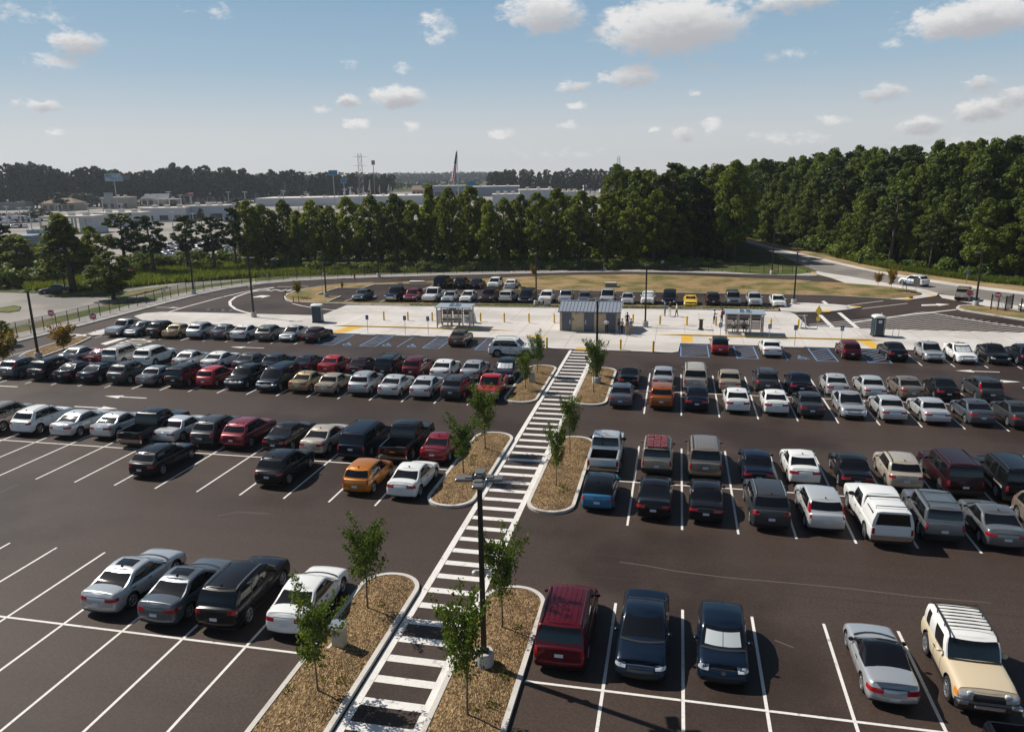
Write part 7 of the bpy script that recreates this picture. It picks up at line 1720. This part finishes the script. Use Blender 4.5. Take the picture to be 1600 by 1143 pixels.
LEFT = [(116, 456, 333, 96, 'C', 'large dense conical tree beside the car on the side road'), (178, 468, 392, 72, 'B', 'small dark tree standing on the verge inside the left fence'), (197, 428, 331, 62, 'P', 'pine with open crown left of the smaller pine, before the far lot'), (243, 430, 335, 56, 'P', 'smaller pine right of the open-crowned pine before the far lot'), (294, 424, 335, 50, 'P', 'light-green tree before the far lot, left of a rounder light-green tree'), (337, 424, 336, 52, 'P', 'round light-green tree before the far lot'), (370, 420, 322, 40, 'P', 'slim tree at the left end of the tree row'), (30, 440, 366, 66, 'B', 'bushy light-green tree before the blue-grey shed'), (-6, 438, 335, 60, 'P', 'dark pine at the left photo edge'), (60, 430, 392, 50, 'B', 'low broad tree between bushy tree and conical tree'), (150, 436, 352, 50, 'O', 'light-green tree half behind the large conical tree'), (8, 540, 500, 26, 'B', 'dark round bush-like tree at the left photo edge by the fence')]
for i, (bx, by, tp, wpx, kd, lab) in enumerate(LEFT):
    x, y = G(bx, by); h = HT(x, y, tp); wm = wpx*1.1/F_PX*math.hypot(x, y); L_, h0, w0 = DICT[kd]; plant(L_[i % len(L_)], x, y, h, h0, wm, w0, lab, None)
# forest on the right: edge along the public road, and the block behind the tree row
rf = random.Random(77); FP = []
EDGE = px((1150, 366), (1200, 377), (1250, 388), (1300, 399), (1350, 410.5), (1395, 419), (1450, 427), (1525, 436), (1600, 442), (1750, 462), (1950, 492))
def along(pts, step, d, jit):
    P = [Vector((p[0], p[1])) for p in pts]; out = []
    for a, c in zip(P, P[1:]):
        L = (c-a).length; n = max(1, round(L/step)); t = (c-a).normalized(); o = Vector((-t.y, t.x))
        for k in range(n): q = a.lerp(c, (k+rf.uniform(.1, .9))/n)+o*(d+rf.uniform(-jit, jit)); out.append((q.x, q.y))
    return out
for (step, d, jit, hh) in ((3.6, 3.0, 1.6, (7, 14)), (5.2, 7.5, 2.0, (14, 19)), (5.4, 12.5, 2, (18, 22)), (5.6, 18, 2.2, (19, 23.5)), (6.2, 24, 2.5, (20, 24)), (7, 31, 3, (20, 24))):
    for p in along(EDGE, step, d, jit): FP.append((*p, rf.uniform(*hh), 0))
for k in range(46): FP.append((rf.uniform(-16, 13), rf.uniform(158, 262), rf.uniform(17.0, 20.0), 1))
for k in range(9): x = -2+14*k/8; FP.append((x+rf.uniform(-1, 1)-2, 168+rf.uniform(-4, 5), rf.uniform(14, 19), 1))
for k in range(34): FP.append((rf.uniform(14, 52), rf.uniform(222, 300), rf.uniform(18.5, 21.5), 0))
nF_ = 0
LABF = {0: ['tall broadleaf tree in the forest right of the public road', 'tall pine in the forest right of the public road'], 1: ['broadleaf tree in the wood behind the right end of the tree row', 'pine in the wood behind the right end of the tree row']}
for (x, y, h, blk) in FP:
    u, v = proj(x, y, 5)
    if u > 1700 or u < 900: continue
    kd = rf.choice('FFFFFP'); L_, h0, w0 = DICT[kd]; nF_ += 1
    plant(L_[nF_ % len(L_)], x, y, h, h0, min(h*.58, 10.8)*rf.uniform(.85, 1.2), w0, LABF[blk][1 if kd == 'P' else 0], ['forest right of the public road', 'wood behind the right end of the tree row'][blk]+(' (pines)' if kd == 'P' else ''))
# woodland far at the left and centre, tree by tree
def farline(pts, n, rows, dd, lab, grp, hj=.12):
    P = [(p[0], p[1], p[2]) for p in pts]; tot = 0
    for r in range(rows):
        for k in range(n):
            f = (k+rf.uniform(-.35, .35))/(n-1)*(len(P)-1); f = max(0, min(len(P)-1.001, f)); i = int(f); q = f-i; pxx = lerp(P[i][0], P[i+1][0], q); dist = lerp(P[i][1], P[i+1][1], q)+r*dd+rf.uniform(-4, 4); tp = lerp(P[i][2], P[i+1][2], q)
            d = FW+RT*((pxx-800)/F_PX); d.z = 0; d.normalize(); x, y = d.x*dist, d.y*dist; h = HT(x, y, tp)*rf.uniform(1-hj, 1+hj*.8); tot += 1
            plant(FT[(tot+r) % 5], x, y, h, 23.8, h*rf.uniform(.42, .62), 13, lab, grp)
farline([(-70, 640, 266), (30, 640, 264), (100, 640, 257), (150, 645, 270), (205, 645, 260), (240, 650, 272), (310, 650, 258), (380, 650, 265), (430, 660, 267), (520, 660, 270), (560, 660, 275), (626, 660, 272)], 64, 2, 16, 'dark tree in the far wood beyond the dealership lots at the left', 'far wood at the left')
farline([(772, 760, 271), (800, 760, 266), (860, 750, 265), (920, 740, 263), (1000, 740, 262)], 22, 2, 20, 'dark tree in the far wood beyond the long warehouse', 'far wood in the middle')
for i, (bx, by, tp, wpx, lab) in enumerate([(53, 326, 298, 26, 'round tree beside the far brown-roofed house'), (95, 330, 300, 24, 'small tree in front of the far brown-roofed house'), (130, 326, 301, 44, 'broad low tree right of the far brown-roofed house'), (195, 322, 313, 44, 'low shrubby tree right of the far pylon sign'), (342, 318, 288, 34, 'round tree among the far houses'), (450, 318, 287, 22, 'pale far tree before the dark wood'), (470, 318, 290, 22, 'pale far tree right of another before the dark wood'), (270, 326, 312, 18, 'small round tree behind the white dealership hall'), (315, 350, 325, 12, 'palm-like tree in front of the white dealership hall'), (375, 335, 310, 40, 'round dark tree right of the white dealership hall'), (65, 345, 325, 40, 'low tree before the far canopy')]):
    x, y = G(bx, by); h = HT(x, y, tp); plant(FT[i % 5], x, y, h, 23.8, wpx*1.1/F_PX*math.hypot(x, y), 13, lab, None)
# hazy woodland on the horizon, one mass
rng = np.random.default_rng(9)
def woodland(name, pts, n, hh, leaf):
    C = []
    for (pa, da), (pb, db) in zip(pts, pts[1:]):
        u = rng.uniform(0, 1, n); pp = lerp(pa, pb, u); dd = lerp(da, db, u)+rng.uniform(0, 160, n)
        for a, d_ in zip(pp, dd):
            d = FW+RT*((a-800)/F_PX); d.z = 0; d.normalize(); c = (d.x*d_, d.y*d_, 0); H_ = hh*rng.uniform(.75, 1.1); C.append(clump(rng, (c[0], c[1], H_*.62), H_*.42, 26, 1.0))
    C = np.concatenate(C); me = quads_mesh(name, C, leaf*rng.uniform(.6, 1.3, len(C)), rng, LF_FAR, .6); o = bpy.data.objects.new(name, me); COL.objects.link(o); return tag(o, kind='stuff')
woodland('horizon_woodland', [(560, 1900), (680, 1950), (800, 2000)], 260, 27, 3.2)
woodland('horizon_woodland', [(590, 1150), (640, 1100), (760, 1150)], 60, 12, 2.0)
woodland('horizon_woodland', [(-80, 720), (300, 730), (600, 740)], 220, 22, 2.4)
# shrubs and tall grass
ks = 0
def shrub_at(bx, by, hpx, lab, grp, wk=1.25):
    global ks
    x, y = G(bx, by); h = hpx/F_PX*math.hypot(x, y); ks += 1; plant(SH[ks % 4], x, y, h, 2.35, h*wk, 2.9, lab, grp)
rs = random.Random(8)
for k in range(34): shrub_at(190+k*6.4+rs.uniform(-3, 3), 424+rs.uniform(-8, 4)-k*.25, rs.uniform(15, 28), 'bright green shrub in the thicket before the far parking lot', 'thicket before the far lot')
for k in range(14): shrub_at(-5+k*7+rs.uniform(-3, 3), 446+rs.uniform(-14, 3), rs.uniform(22, 40), 'bright green shrub beside the side road at the left', 'shrubs along the side road')
for k in range(34): shrub_at(395+k*22+rs.uniform(-8, 8), 424-max(0, (k-20))*.45+rs.uniform(-6, 1), rs.uniform(9, 20), 'low green shrub at the foot of the tree row', 'undergrowth shrubs of the tree row', 1.6)
for k in range(34):
    bx = 398+k*22.4; x, y = G(bx, 409-max(0, bx-850)*.045+rs.uniform(-4, 3)); h = rs.uniform(3.0, 5.5); ks += 1; plant(SH[ks % 4], x, y, h, 2.35, h*1.25, 2.9, 'tall dark understory shrub between the trunks of the tree row', 'understory of the tree row')
for p in along(EDGE, 3.2, .6, .9):
    u, v = proj(p[0], p[1], 0)
    if 1130 < u < 1680: ks += 1; h = rs.uniform(1.5, 4.2); plant(SH[ks % 4], p[0], p[1], h, 2.35, h*1.35, 2.9, 'green shrub at the forest edge along the public road', 'shrubs at the forest edge')
for (bx, by, hp, lab) in ((1423, 467.5, 4, 'small dark bush on the bare corner of the embankment'), (1415, 459, 4.5, 'small dark bush behind another on the embankment corner'), (1160, 452.5, 6, 'dark weed clump on the embankment slope'), (817, 453, 6, 'green bush at the left foot of the embankment')):
    x, y = G(bx, by); h = hp/F_PX*math.hypot(x, y); ks += 1; plant(SH[ks % 4], x, y, h, 2.35, h*1.6, 2.9, lab, None, .1)
def blades(name, polys, n, h, w, m, z=.02, up_=True):
    """upright grass blades scattered over quads"""
    Vs = []
    for (a, b, c, d) in polys:
        u, v = rng.uniform(0, 1, (n, 1)), rng.uniform(0, 1, (n, 1)); A, B_3, C_, D_ = (np.array(p) for p in (a, b, c, d)); p = (A*(1-u)+B_3*u)*(1-v)+(D_*(1-u)+C_*u)*v
        hh = h*rng.uniform(.45, 1.15, (n, 1)); an = rng.uniform(0, 6.28, (n, 1)); ww = w*rng.uniform(.6, 1.3, (n, 1)); le = rng.normal(size=(n, 2))*hh*.28
        b0 = np.hstack([p-np.hstack([np.cos(an), np.sin(an)])*ww, np.full((n, 1), z)]); b1 = np.hstack([p+np.hstack([np.cos(an), np.sin(an)])*ww, np.full((n, 1), z)]); t_ = np.hstack([p+le, z+hh]); Vs.append(np.stack([b0, b1, t_], 1).reshape(-1, 3))
    V = np.concatenate(Vs); N = len(V)//3; me = bpy.data.meshes.new(name); me.vertices.add(N*3); me.vertices.foreach_set('co', V.astype(np.float32).ravel()); me.loops.add(N*3); me.loops.foreach_set('vertex_index', np.arange(N*3, dtype=np.int32)); me.polygons.add(N); me.polygons.foreach_set('loop_start', np.arange(0, N*3, 3, dtype=np.int32)); me.materials.append(m); me.update(calc_edges=True)
    o = bpy.data.objects.new(name, me); COL.objects.link(o); return tag(o, kind='stuff')
Q = lambda *p: px(*p)
blades('tall_grass', [Q((40, 456), (190, 449), (185, 428), (30, 432)), Q((192, 450), (300, 440), (300, 416), (190, 424)), Q((300, 440), (400, 433.5), (400, 414), (300, 416))], 8000, 1.2, .16, LF_GRASS)
blades('tall_grass', [Q((400, 432.5), (600, 426), (600, 416), (400, 416)), Q((600, 426), (830, 421), (830, 413), (600, 416)), Q((830, 421), (1100, 413), (1100, 406), (830, 412))], 5000, .9, .14, LF_GRASS)
EV2 = px((1148, 366), (1200, 379), (1250, 390), (1300, 401.5), (1350, 413.5), (1395, 422), (1450, 430), (1525, 440), (1600, 447), (1750, 466)); EV3 = [EDGE[i] for i in range(10)]
blades('tall_grass', [(EV2[i], EV2[i+1], EV3[i+1], EV3[i]) for i in range(3, 9)], 2500, 1.0, .10, LF_GRASS)
LF_LAWN = leaf_mat('weed_blades', (.055, .085, .014), (.13, .16, .03), .3)
blades('weeds', [tuple(px((640, 478.5), (1210, 485.0), (1210, 483.6), (640, 476.8)))], 4000, .22, .05, LF_LAWN, .15)
for (x0, x1, y0, y1) in ISL:
    for q in range(5):
        cx, cy = rs.uniform(x0+.4, x1-.4), rs.uniform(max(y0, 18)+.6, y1-.6); blades('weeds', [((cx-.2, cy-.2), (cx+.2, cy-.2), (cx+.2, cy+.2), (cx-.2, cy+.2))], 26, .16, .035, LF_LAWN, .22)
# ---------------------------------------------------------------- far buildings, towers, flags, lots
FW_W = mat('far_wall_white', (.50, .51, .54), .8); FW_B = mat('far_wall_bluegrey', (.22, .25, .30), .7); FR_L = mat('membrane_roof', (.60, .56, .51), .8, var=.08, scale=.1); FR_B = mat('brown_shingle', (.22, .15, .10), .9); FW_T = mat('far_wall_tan', (.34, .30, .25), .85); FGL = mat('far_glass', (.03, .04, .06), .15); FR_W = mat('metal_roof_blue', (.30, .36, .42), .4, metal=.3); FBLU = mat('far_sign_blue', (.012, .15, .33), .5)
def far_building(p0, p1, by, tp, depth, label, wall=FW_W, roof=FR_L, wins=4, kind='flat', name='far_building', rot=0.0, canopy=0):
    """building whose front foot runs from column p0 to p1 at row by, top at row tp"""
    a, c = Vector(G(p0, by)), Vector(G(p1, by+(p1-p0)*-.0155)); m = (a+c)/2; w = (c-a).length; h = HT(m.x, m.y, tp); ang = math.atan2(c.y-a.y, c.x-a.x)+rot
    t = thing(name, (m.x, m.y, 0), ang, label, 'building'); hw_ = w/2
    b = MB()
    if canopy:
        for k in range(7):
            for yy in (0, depth): b.box(-hw_+w*k/6-.25, -hw_+w*k/6+.25, yy-.25, yy+.25, 0, h*.86)
        b.box(hw_*.45, hw_, .3, depth, 0, h*.86)
    else: b.box(-hw_, hw_, 0, depth, 0, h*.93 if kind == 'flat' else h*.62)
    b.build('wall', wall, t); b = MB()
    if kind == 'flat':
        b.box(-hw_-.3, hw_+.3, -.3, depth+.3, h*.93 if not canopy else h*.86, h)
        for k in range(3): x = -hw_+w*(.2+.28*k); b.box(x-.9, x+.9, depth*.4, depth*.4+1.8, h, h+min(1.3, h*.2))
    else:
        z0 = h*.62; b.loft([[(-hw_-.5, -.5, z0), (-hw_-.5, depth+.5, z0), (-hw_*(.5 if kind == 'hip' else 1), depth/2, h)], [(hw_+.5, -.5, z0), (hw_+.5, depth+.5, z0), (hw_*(.5 if kind == 'hip' else 1), depth/2, h)]])
    b.build('roof', roof, t)
    for k in range(wins):
        x = -hw_+w*(k+.5)/wins; b = MB(); b.box(x-w/wins*.28, x+w/wins*.28, -.12, -.01, h*.12, h*.45); b.build('window', FGL, t)
    return t
far_building(22, 53, 400.5, 368, 16, 'blue-grey metal shed with pale roof at the left, behind the trees', FW_B, FR_W, 0)
far_building(66, 148, 366, 337.5, 9, 'open dealership canopy with flat beige roof left of the white hall', FW_W, FR_L, 0, canopy=1)
far_building(150, 222, 356, 332, 9, 'low white hall with beige roof joining the canopy', FW_W, FR_L, 3)
far_building(222, 292, 347, 324.5, 12, 'large white dealership hall, lit grey front', FW_W, FR_L, 3)
far_building(292, 355, 345, 321, 10, 'large white dealership hall, right wing', mat('far_wall_white_shaded', (.36, .40, .46), .8), FR_L, 2)  # darker blue-grey copy of the white wall, the wing's shade put into its colour
far_building(66, 118, 330, 310, 14, 'far house with brown hipped roof at the left', FW_T, FR_B, 5, 'hip')
far_building(160, 202, 327, 308, 12, 'far long building with pale flat roof behind the pylon sign', FW_T, FR_L, 4)
far_building(222, 262, 322, 303, 14, 'far grey-roofed building left of the tan-roofed building', FW_T, mat('slate_roof', (.12, .13, .15), .9), 4, 'gable')
far_building(240, 276, 324, 311, 10, 'far low building with tan roof', FW_T, FR_L, 2)
far_building(270, 308, 318, 299, 16, 'far tan-roofed building left of the blue-grey houses', FW_T, FR_B, 4, 'gable')
far_building(308, 352, 316, 296, 14, 'far blue-grey building with gables', FW_B, mat('slate_roof', (.12, .13, .15), .9), 5, 'gable')
far_building(360, 400, 313, 294, 14, 'far blue-fronted building with tan roof', FBLU, FR_B, 5, 'gable')
far_building(405, 450, 312, 297, 14, 'far grey row building left of the two-storey block', FW_B, FR_L, 6)
far_building(484, 523, 312, 289, 16, 'far pale two-storey block with dark entrance', FW_T, FR_L, 6)
far_building(400, 530, 323, 309, 40, 'long warehouse with wide pale roof behind the tree row, left part', FW_W, FR_L, 0)
far_building(530, 662, 322, 306, 40, 'long warehouse with pale roof and grey wall behind the tree row, right part', FW_W, FR_L, 0)
far_building(644, 664, 308, 290, 14, 'far tan-roofed house behind the long warehouse', FW_T, FR_B, 3, 'gable')
far_building(676, 726, 308, 290, 30, 'blue-grey flat-roofed hall left of the flagpole', FW_B, FR_L, 3)
far_building(735, 812, 307, 291, 40, 'blue-grey warehouse with pale roof right of the flagpole', FW_B, FR_L, 0)
far_building(806, 900, 303, 285.5, 50, 'very long blue-grey warehouse with pale roof edge', mat('far_wall_slate', (.16, .19, .24), .7), FR_L, 0)
far_building(770, 812, 330, 303, 16, 'small white building just above the tree row', FW_W, FR_L, 2)
far_building(812, 876, 325, 296, 24, 'white low halls in front of the very long warehouse', FW_W, FR_L, 3)
far_building(896, 914, 297, 279, 14, 'white cube-shaped building right of the long warehouse', mat('far_white', (.62, .62, .62), .7), FR_L, 2)
far_building(912, 932, 299, 283, 12, 'white low building right of the cube-shaped one', mat('far_white', (.62, .62, .62), .7), FR_L, 2)
far_building(876, 906, 320, 299, 14, 'white shed above the tree row at its middle', FW_W, FR_L, 1)
far_building(938, 956, 300, 284, 12, 'small white building left of the arched tower', mat('far_white', (.62, .62, .62), .7), FR_L, 2)
far_building(0, 40, 328, 316, 10, 'far low roof at the left photo edge', FW_T, FR_L, 0)
# masts
WP = mat('white_lamp_post', (.50, .52, .54), .5, metal=.2)
i_ = 0
LLAB = 'white lamp post in the dealership lots far behind the trees'
for (bx, by, tp) in [(14, 352, 323), (34, 352, 325), (50, 358, 324), (93, 342, 319), (140, 342, 319), (162, 334, 310), (191, 336, 319), (232, 330, 308), (249, 330, 306), (268, 345, 300), (284, 326, 305), (300, 322, 302), (358, 318, 300), (368, 345, 317), (385, 330, 300), (272, 368, 332), (304, 362, 334), (445, 330, 298), (449, 318, 300), (468, 345, 312), (515, 345, 306), (540, 318, 296), (549, 318, 293), (480, 318, 303)]:
    x, y = G(bx, by); h = HT(x, y, tp); t = thing('lot_lamp_post', (x, y, 0), 0, LLAB, 'lamp post', 'white lamp posts in the dealership lots')
    r = .16*math.hypot(x, y)/260; b = MB(); b.cyl(0, 0, 0, h, r, r*.8, 6); b.build('post', WP, t); b = MB(); b.box(-r*4.5, r*4.5, -r*2, r*2, h-r*.6, h+r*.8); b.build('lamp_head', WP, t)
def board(bx, by, top, bot, wpx, m, label, mastm=STEEL, extra=None):
    x, y = G(bx, by); d = math.hypot(x, y); h1, h0 = HT(x, y, top), HT(x, y, bot); w = wpx/F_PX*d; t = thing('billboard', (x, y, 0), YAW*-1 if False else math.atan2(-x, y)*1.0, label, 'billboard'); 
    b = MB(); b.cyl(0, 0, 0, (h0+h1)/2, .14*d/300, .14*d/300, 8); b.build('mast', mastm, t); b = MB(); b.box(-w/2, w/2, -.6, -.2, h0, h1); p = b.build('panel', m, t)
    b = MB(); b.box(-w/2-.2, w/2+.2, -.15, .1, h0-.2, h1+.2); b.build('frame', STEEL, t)
    if extra: extra(p, w, h0, h1)
    return t
BBW = mat('billboard_face', (.24, .34, .42), .6, var=.25, scale=.8)
def bb1(p, w, h0, h1):
    b = MB(); b.box(w*.5+.02, w*.95, -.9, -.3, h0+(h1-h0)*.1, h0+(h1-h0)*.75); b.build('side_panel', mat('billboard_side', (.10, .12, .15), .6), p)
    b = MB(); b.box(w*.42, w*.85, -.9, -.5, h0+(h1-h0)*.78, h0+(h1-h0)*1.02); b.build('orange_panel', mat('billboard_orange', (.16, .06, .03), .6), p)
    b = MB()
    for k in range(3): b.box(-w*.42+w*.1*k, -w*.1+w*.1*k, -.64, -.61, h0+(h1-h0)*(.66-.2*k), h0+(h1-h0)*(.76-.2*k))
    b.build('printed_lines', mat('billboard_print', (.07, .13, .22), .6), p)
board(187, 345, 271.5, 282.5, 21, BBW, 'pale blue billboard on a mast before the far wood', extra=bb1)
board(173.5, 335, 301.5, 315, 10, mat('pylon_sign_grey', (.30, .32, .35), .6, var=.15, scale=.6), 'tall grey pylon sign among the dealership lots')
board(524, 325, 266.5, 273.5, 12, FBLU, 'bright blue sign at the top of the far wood')
board(539.5, 322, 279, 286, 7.5, FBLU, 'smaller bright blue sign in front of the far wood')
board(738, 318, 283.5, 290, 11, FBLU, 'bright blue sign right of the flagpole')
board(662.5, 318, 287.5, 293, 4.5, FBLU, 'small blue sign left of the flagpole')
board(299, 330, 303.5, 306, 9, mat('red_sign', (.35, .02, .03), .6), 'small red sign on white post behind the white dealership hall')
def lattice(bx, by, top, wpx, label, arms=(), arch=False):
    x, y = G(bx, by); d = math.hypot(x, y); h = HT(x, y, top); w = wpx/F_PX*d/2; t = thing('lattice_tower', (x, y, 0), .3, label, 'tower'); b = MB(); r = .045*d/400; n = 9
    for sx in (1, -1):
        for sy in (1, -1): b.tube([(sx*w*1.6, sy*w*1.6, 0), (sx*w, sy*w, h*.45), (sx*w*.8, sy*w*.8, h)], r*1.3, 4)
    for k in range(n):
        z0, z1 = h*k/n, h*(k+1)/n; wk = lambda z: w*(1.6-.6*z/(h*.45)) if z < h*.45 else w*(1-.2*(z-h*.45)/(h*.55)); a, c = wk(z0), wk(z1)
        for s in (1, -1): b.tube([(-a, s*a, z0), (c, s*c, z1)], r, 3); b.tube([(a, s*a, z0), (-c, s*c, z1)], r, 3); b.tube([(s*a, -a, z0), (s*c, c, z1)], r, 3)
        b.tube([(-c, -c, z1), (c, -c, z1), (c, c, z1), (-c, c, z1)], r, 3)
    b.build('lattice', mat('tower_grey', (.24, .24, .25), .7), t)
    for z in arms: b = MB(); b.tube([(-w*3.2, 0, h*z), (w*3.2, 0, h*z)], r*1.6, 4); b.build('cross_arm', MATS['tower_grey'], t)
    if arch: b = MB(); b.tube([(-w*.8, 0, h), (-w*.5, 0, h+w*.9), (0, 0, h+w*1.3), (w*.5, 0, h+w*.9), (w*.8, 0, h)], r*1.6, 4); b.build('arched_head', MATS['tower_grey'], t)
lattice(567, 330, 240.5, 6.5, 'lattice tower with cross arms rising over the far wood', (.95, .80, .62))
lattice(965.5, 318, 246, 4.5, 'slim lattice tower with arched head beside the forest', (), True)
x, y = G(587, 325); t = thing('light_mast', (x, y, 0), 0, 'slim mast with head right of the lattice tower', 'mast'); h = HT(x, y, 252); b = MB(); b.cyl(0, 0, 0, h, .25, .18, 6); b.build('mast', MATS['tower_grey'], t); b = MB(); b.bevbox(-1.0, 1.0, -.5, .5, h-2, h+.6, .2); b.build('head', MATS['tower_grey'], t)
# big flag hanging from its pole, and the small dealer flags
FRED, FWHT, FBLUE = mat('flag_red', (.42, .03, .05), .8), mat('flag_white', (.66, .64, .62), .8), mat('flag_blue', (.03, .05, .16), .8)
def limp_flag(bx, by, top, ftop, fbot, wpx, label, name='flagpole', grp=None, cloths=None):
    x, y = G(bx, by); d = math.hypot(x, y); h = HT(x, y, top); z1, z0 = HT(x, y, ftop), HT(x, y, fbot); w = wpx/F_PX*d; t = thing(name, (x, y, 0), 0, label, 'flag', grp)
    r = .11*d/300; b = MB(); b.cyl(0, 0, 0, h, r*1.5, r, 8); b.build('pole', WP, t)
    b = MB(); n = 10; mcols = cloths or [FRED, FWHT, FBLUE]
    ns = 12 if not cloths else 1
    for s in range(n):
        zz1, zz0 = lerp(z1, z0, s/n), lerp(z1, z0, (s+1)/n)
        for k in range(6):
            def P(u, f, z): o = -w*(.15+f*.85)*u; return (o-(z1-z)*.10, w*.25*math.sin(u*7+f*2), z)
            f1_, f2_ = s/n, (s+1)/n; u1, u2 = k/6, (k+1)/6
            b.cur = (2 if s < 4 and not cloths else (k % 2 if not cloths else s % len(mcols)))
            b.quad(P(u1, f1_, zz1), P(u1, f2_, zz0), P(u2, f2_, zz0), P(u2, f1_, zz1))
    f = b.build('flag', mcols, t, smooth=True)
    sm = f.modifiers.new('cloth_thickness', 'SOLIDIFY'); sm.thickness = .05*d/300
limp_flag(716.5, 313, 234, 237, 284, 9, 'huge flag hanging limp from a tall flagpole above the tree row')
for i, (bx, by, tp, ft, fb, c) in enumerate([(579.5, 316, 281, 284, 297, (FRED, FWHT)), (594.5, 316, 289, 290, 299, (FRED, mat('flag_yellow', (.55, .35, .05), .8))), (609, 316, 288, 289, 298, (mat('flag_orange', (.40, .16, .04), .8), FWHT)), (540, 316, 293, 294, 304, (FWHT,)), (549, 316, 292, 293, 305, (FWHT,)), (560.5, 316, 293, 294, 299, (FRED,)), (569.5, 316, 291, 292, 303, (mat('flag_pale', (.40, .50, .58), .8),)), (612.5, 316, 291, 292, 304, (mat('flag_pale', (.40, .50, .58), .8),))]):
    limp_flag(bx, by, tp, ft, fb, 2.6, ['red-striped flag, tallest of the small dealer flags', 'red and yellow small dealer flag', 'orange small dealer flag', 'white pennant at the left end of the dealer flags', 'white pennant second at the left of the dealer flags', 'small red pennant between white and pale blue pennants', 'pale blue pennant left of the tallest dealer flag', 'pale blue pennant at the right end of the dealer flags'][i], 'dealer_flag', 'small flags at the dealership', c)
# cars on the far lots: one joined mesh per model, paint set per copy
def joined(k):
    P = PROTO[k]; V, Fc, MI, ML = [], [], [], []
    bpy.context.view_layer.update(); inv = P.matrix_world.inverted()
    def add(o):
        if o.type == 'MESH':
            off = len(V); mw = inv @ o.matrix_world
            for v in o.data.vertices: V.append(tuple(mw @ v.co))
            for p in o.data.polygons:
                s = o.material_slots[p.material_index]; m = None if ('painted' in o.data and p.material_index == 0) else s.material
                if m not in ML: ML.append(m)
                Fc.append(tuple(off+i for i in p.vertices)); MI.append(ML.index(m))
        for c in tree(o): add(c)
    ML.append(None); add(P); me = bpy.data.meshes.new('far_car'); me.from_pydata(V, [], Fc)
    for m in ML: me.materials.append(m or PAINT['silver'])
    me.polygons.foreach_set('material_index', MI); me.polygons.foreach_set('use_smooth', [True]*len(Fc)); me.set_sharp_from_angle(angle=R(38)); return me
_TREE.clear(); freeze()
JM = {k: joined(k) for k in ('sedan', 'suv', 'compact', 'pickup_small')}
CW = [('white', 'white'), ('silver', 'silver'), ('lsilver', 'pale silver'), ('dgrey', 'dark grey'), ('black', 'black'), ('slate', 'blue-grey'), ('maroon', 'dark red'), ('white', 'white'), ('lsilver', 'pale silver')]
rc_ = random.Random(21)
def far_car(x, y, rz, where, grp):
    k = rc_.choice(list(JM)); c, cn = rc_.choice(CW); o = bpy.data.objects.new('far_car', JM[k]); COL.objects.link(o); o.location = (x, y, .035); o.rotation_euler = (0, 0, rz); o.material_slots[0].link = 'OBJECT'; o.material_slots[0].material = PAINT[c]
    kn = {'sedan': 'sedan', 'compact': 'compact car', 'suv': 'SUV', 'pickup_small': 'pickup'}[k]; tag(o, f'{cn} {kn} {where}', 'car', f'{cn} {kn}s {grp}')
for (pa, ya, pb, yb, n, ang) in [(222, 398, 290, 383, 8, 1.2), (245, 404, 330, 390, 9, 1.2), (262, 388, 345, 378, 9, 1.2), (298, 394, 350, 384, 6, 1.2), (335, 406, 392, 398, 6, 1.2), (352, 393, 400, 386, 5, 1.0), (148, 371, 180, 388, 6, .5), (195, 380, 235, 376, 5, 1.2), (350, 347, 400, 343, 6, 1.0)]:
    a, c = Vector(G(pa, ya)), Vector(G(pb, yb))
    for k in range(n): p = a.lerp(c, (k+rc_.uniform(-.1, .1))/(n-1)); far_car(p.x, p.y, ang+rc_.uniform(-.06, .06)+(PI if rc_.random() < .4 else 0), 'in the parking lot just behind the left tree row', 'in the lot behind the left trees')
for (pa, ya, pb, yb, n, ang) in [(-5, 350, 60, 347, 14, .8), (0, 344, 62, 341, 14, .8), (0, 357, 40, 356, 7, .8), (-5, 338, 62, 335, 14, .8), (360, 338, 398, 334, 8, .6), (226, 330, 330, 327, 16, .6), (225, 322, 300, 318, 12, .6), (300, 316, 400, 312, 14, .6), (410, 313, 540, 310, 22, .6), (520, 314, 640, 311, 20, .6), (640, 308, 680, 306, 6, .6), (930, 316, 962, 306, 7, .6), (925, 322, 945, 312, 5, .6)]:
    a, c = Vector(G(pa, ya)), Vector(G(pb, yb))
    for k in range(n): p = a.lerp(c, (k+rc_.uniform(-.2, .2))/(n-1)); far_car(p.x, p.y, ang+rc_.uniform(-.1, .1), 'on the dealership lots far in the distance', 'on the far dealership lots')
# moist air over the whole site
hm = bpy.data.materials.new('haze'); hm.use_nodes = True; _t = hm.node_tree; _t.nodes.clear(); _o = nd(_t, 'ShaderNodeOutputMaterial'); _v = nd(_t, 'ShaderNodeVolumePrincipled'); _v.inputs['Color'].default_value = (.75, .82, .92, 1); _v.inputs['Density'].default_value = .00013; _v.inputs['Anisotropy'].default_value = .3; _t.links.new(_v.outputs[0], _o.inputs['Volume'])
b = MB(); b.box(-2600, 2600, -300, 2600, -1.0, 75); tag(b.build('haze', hm), kind='stuff')
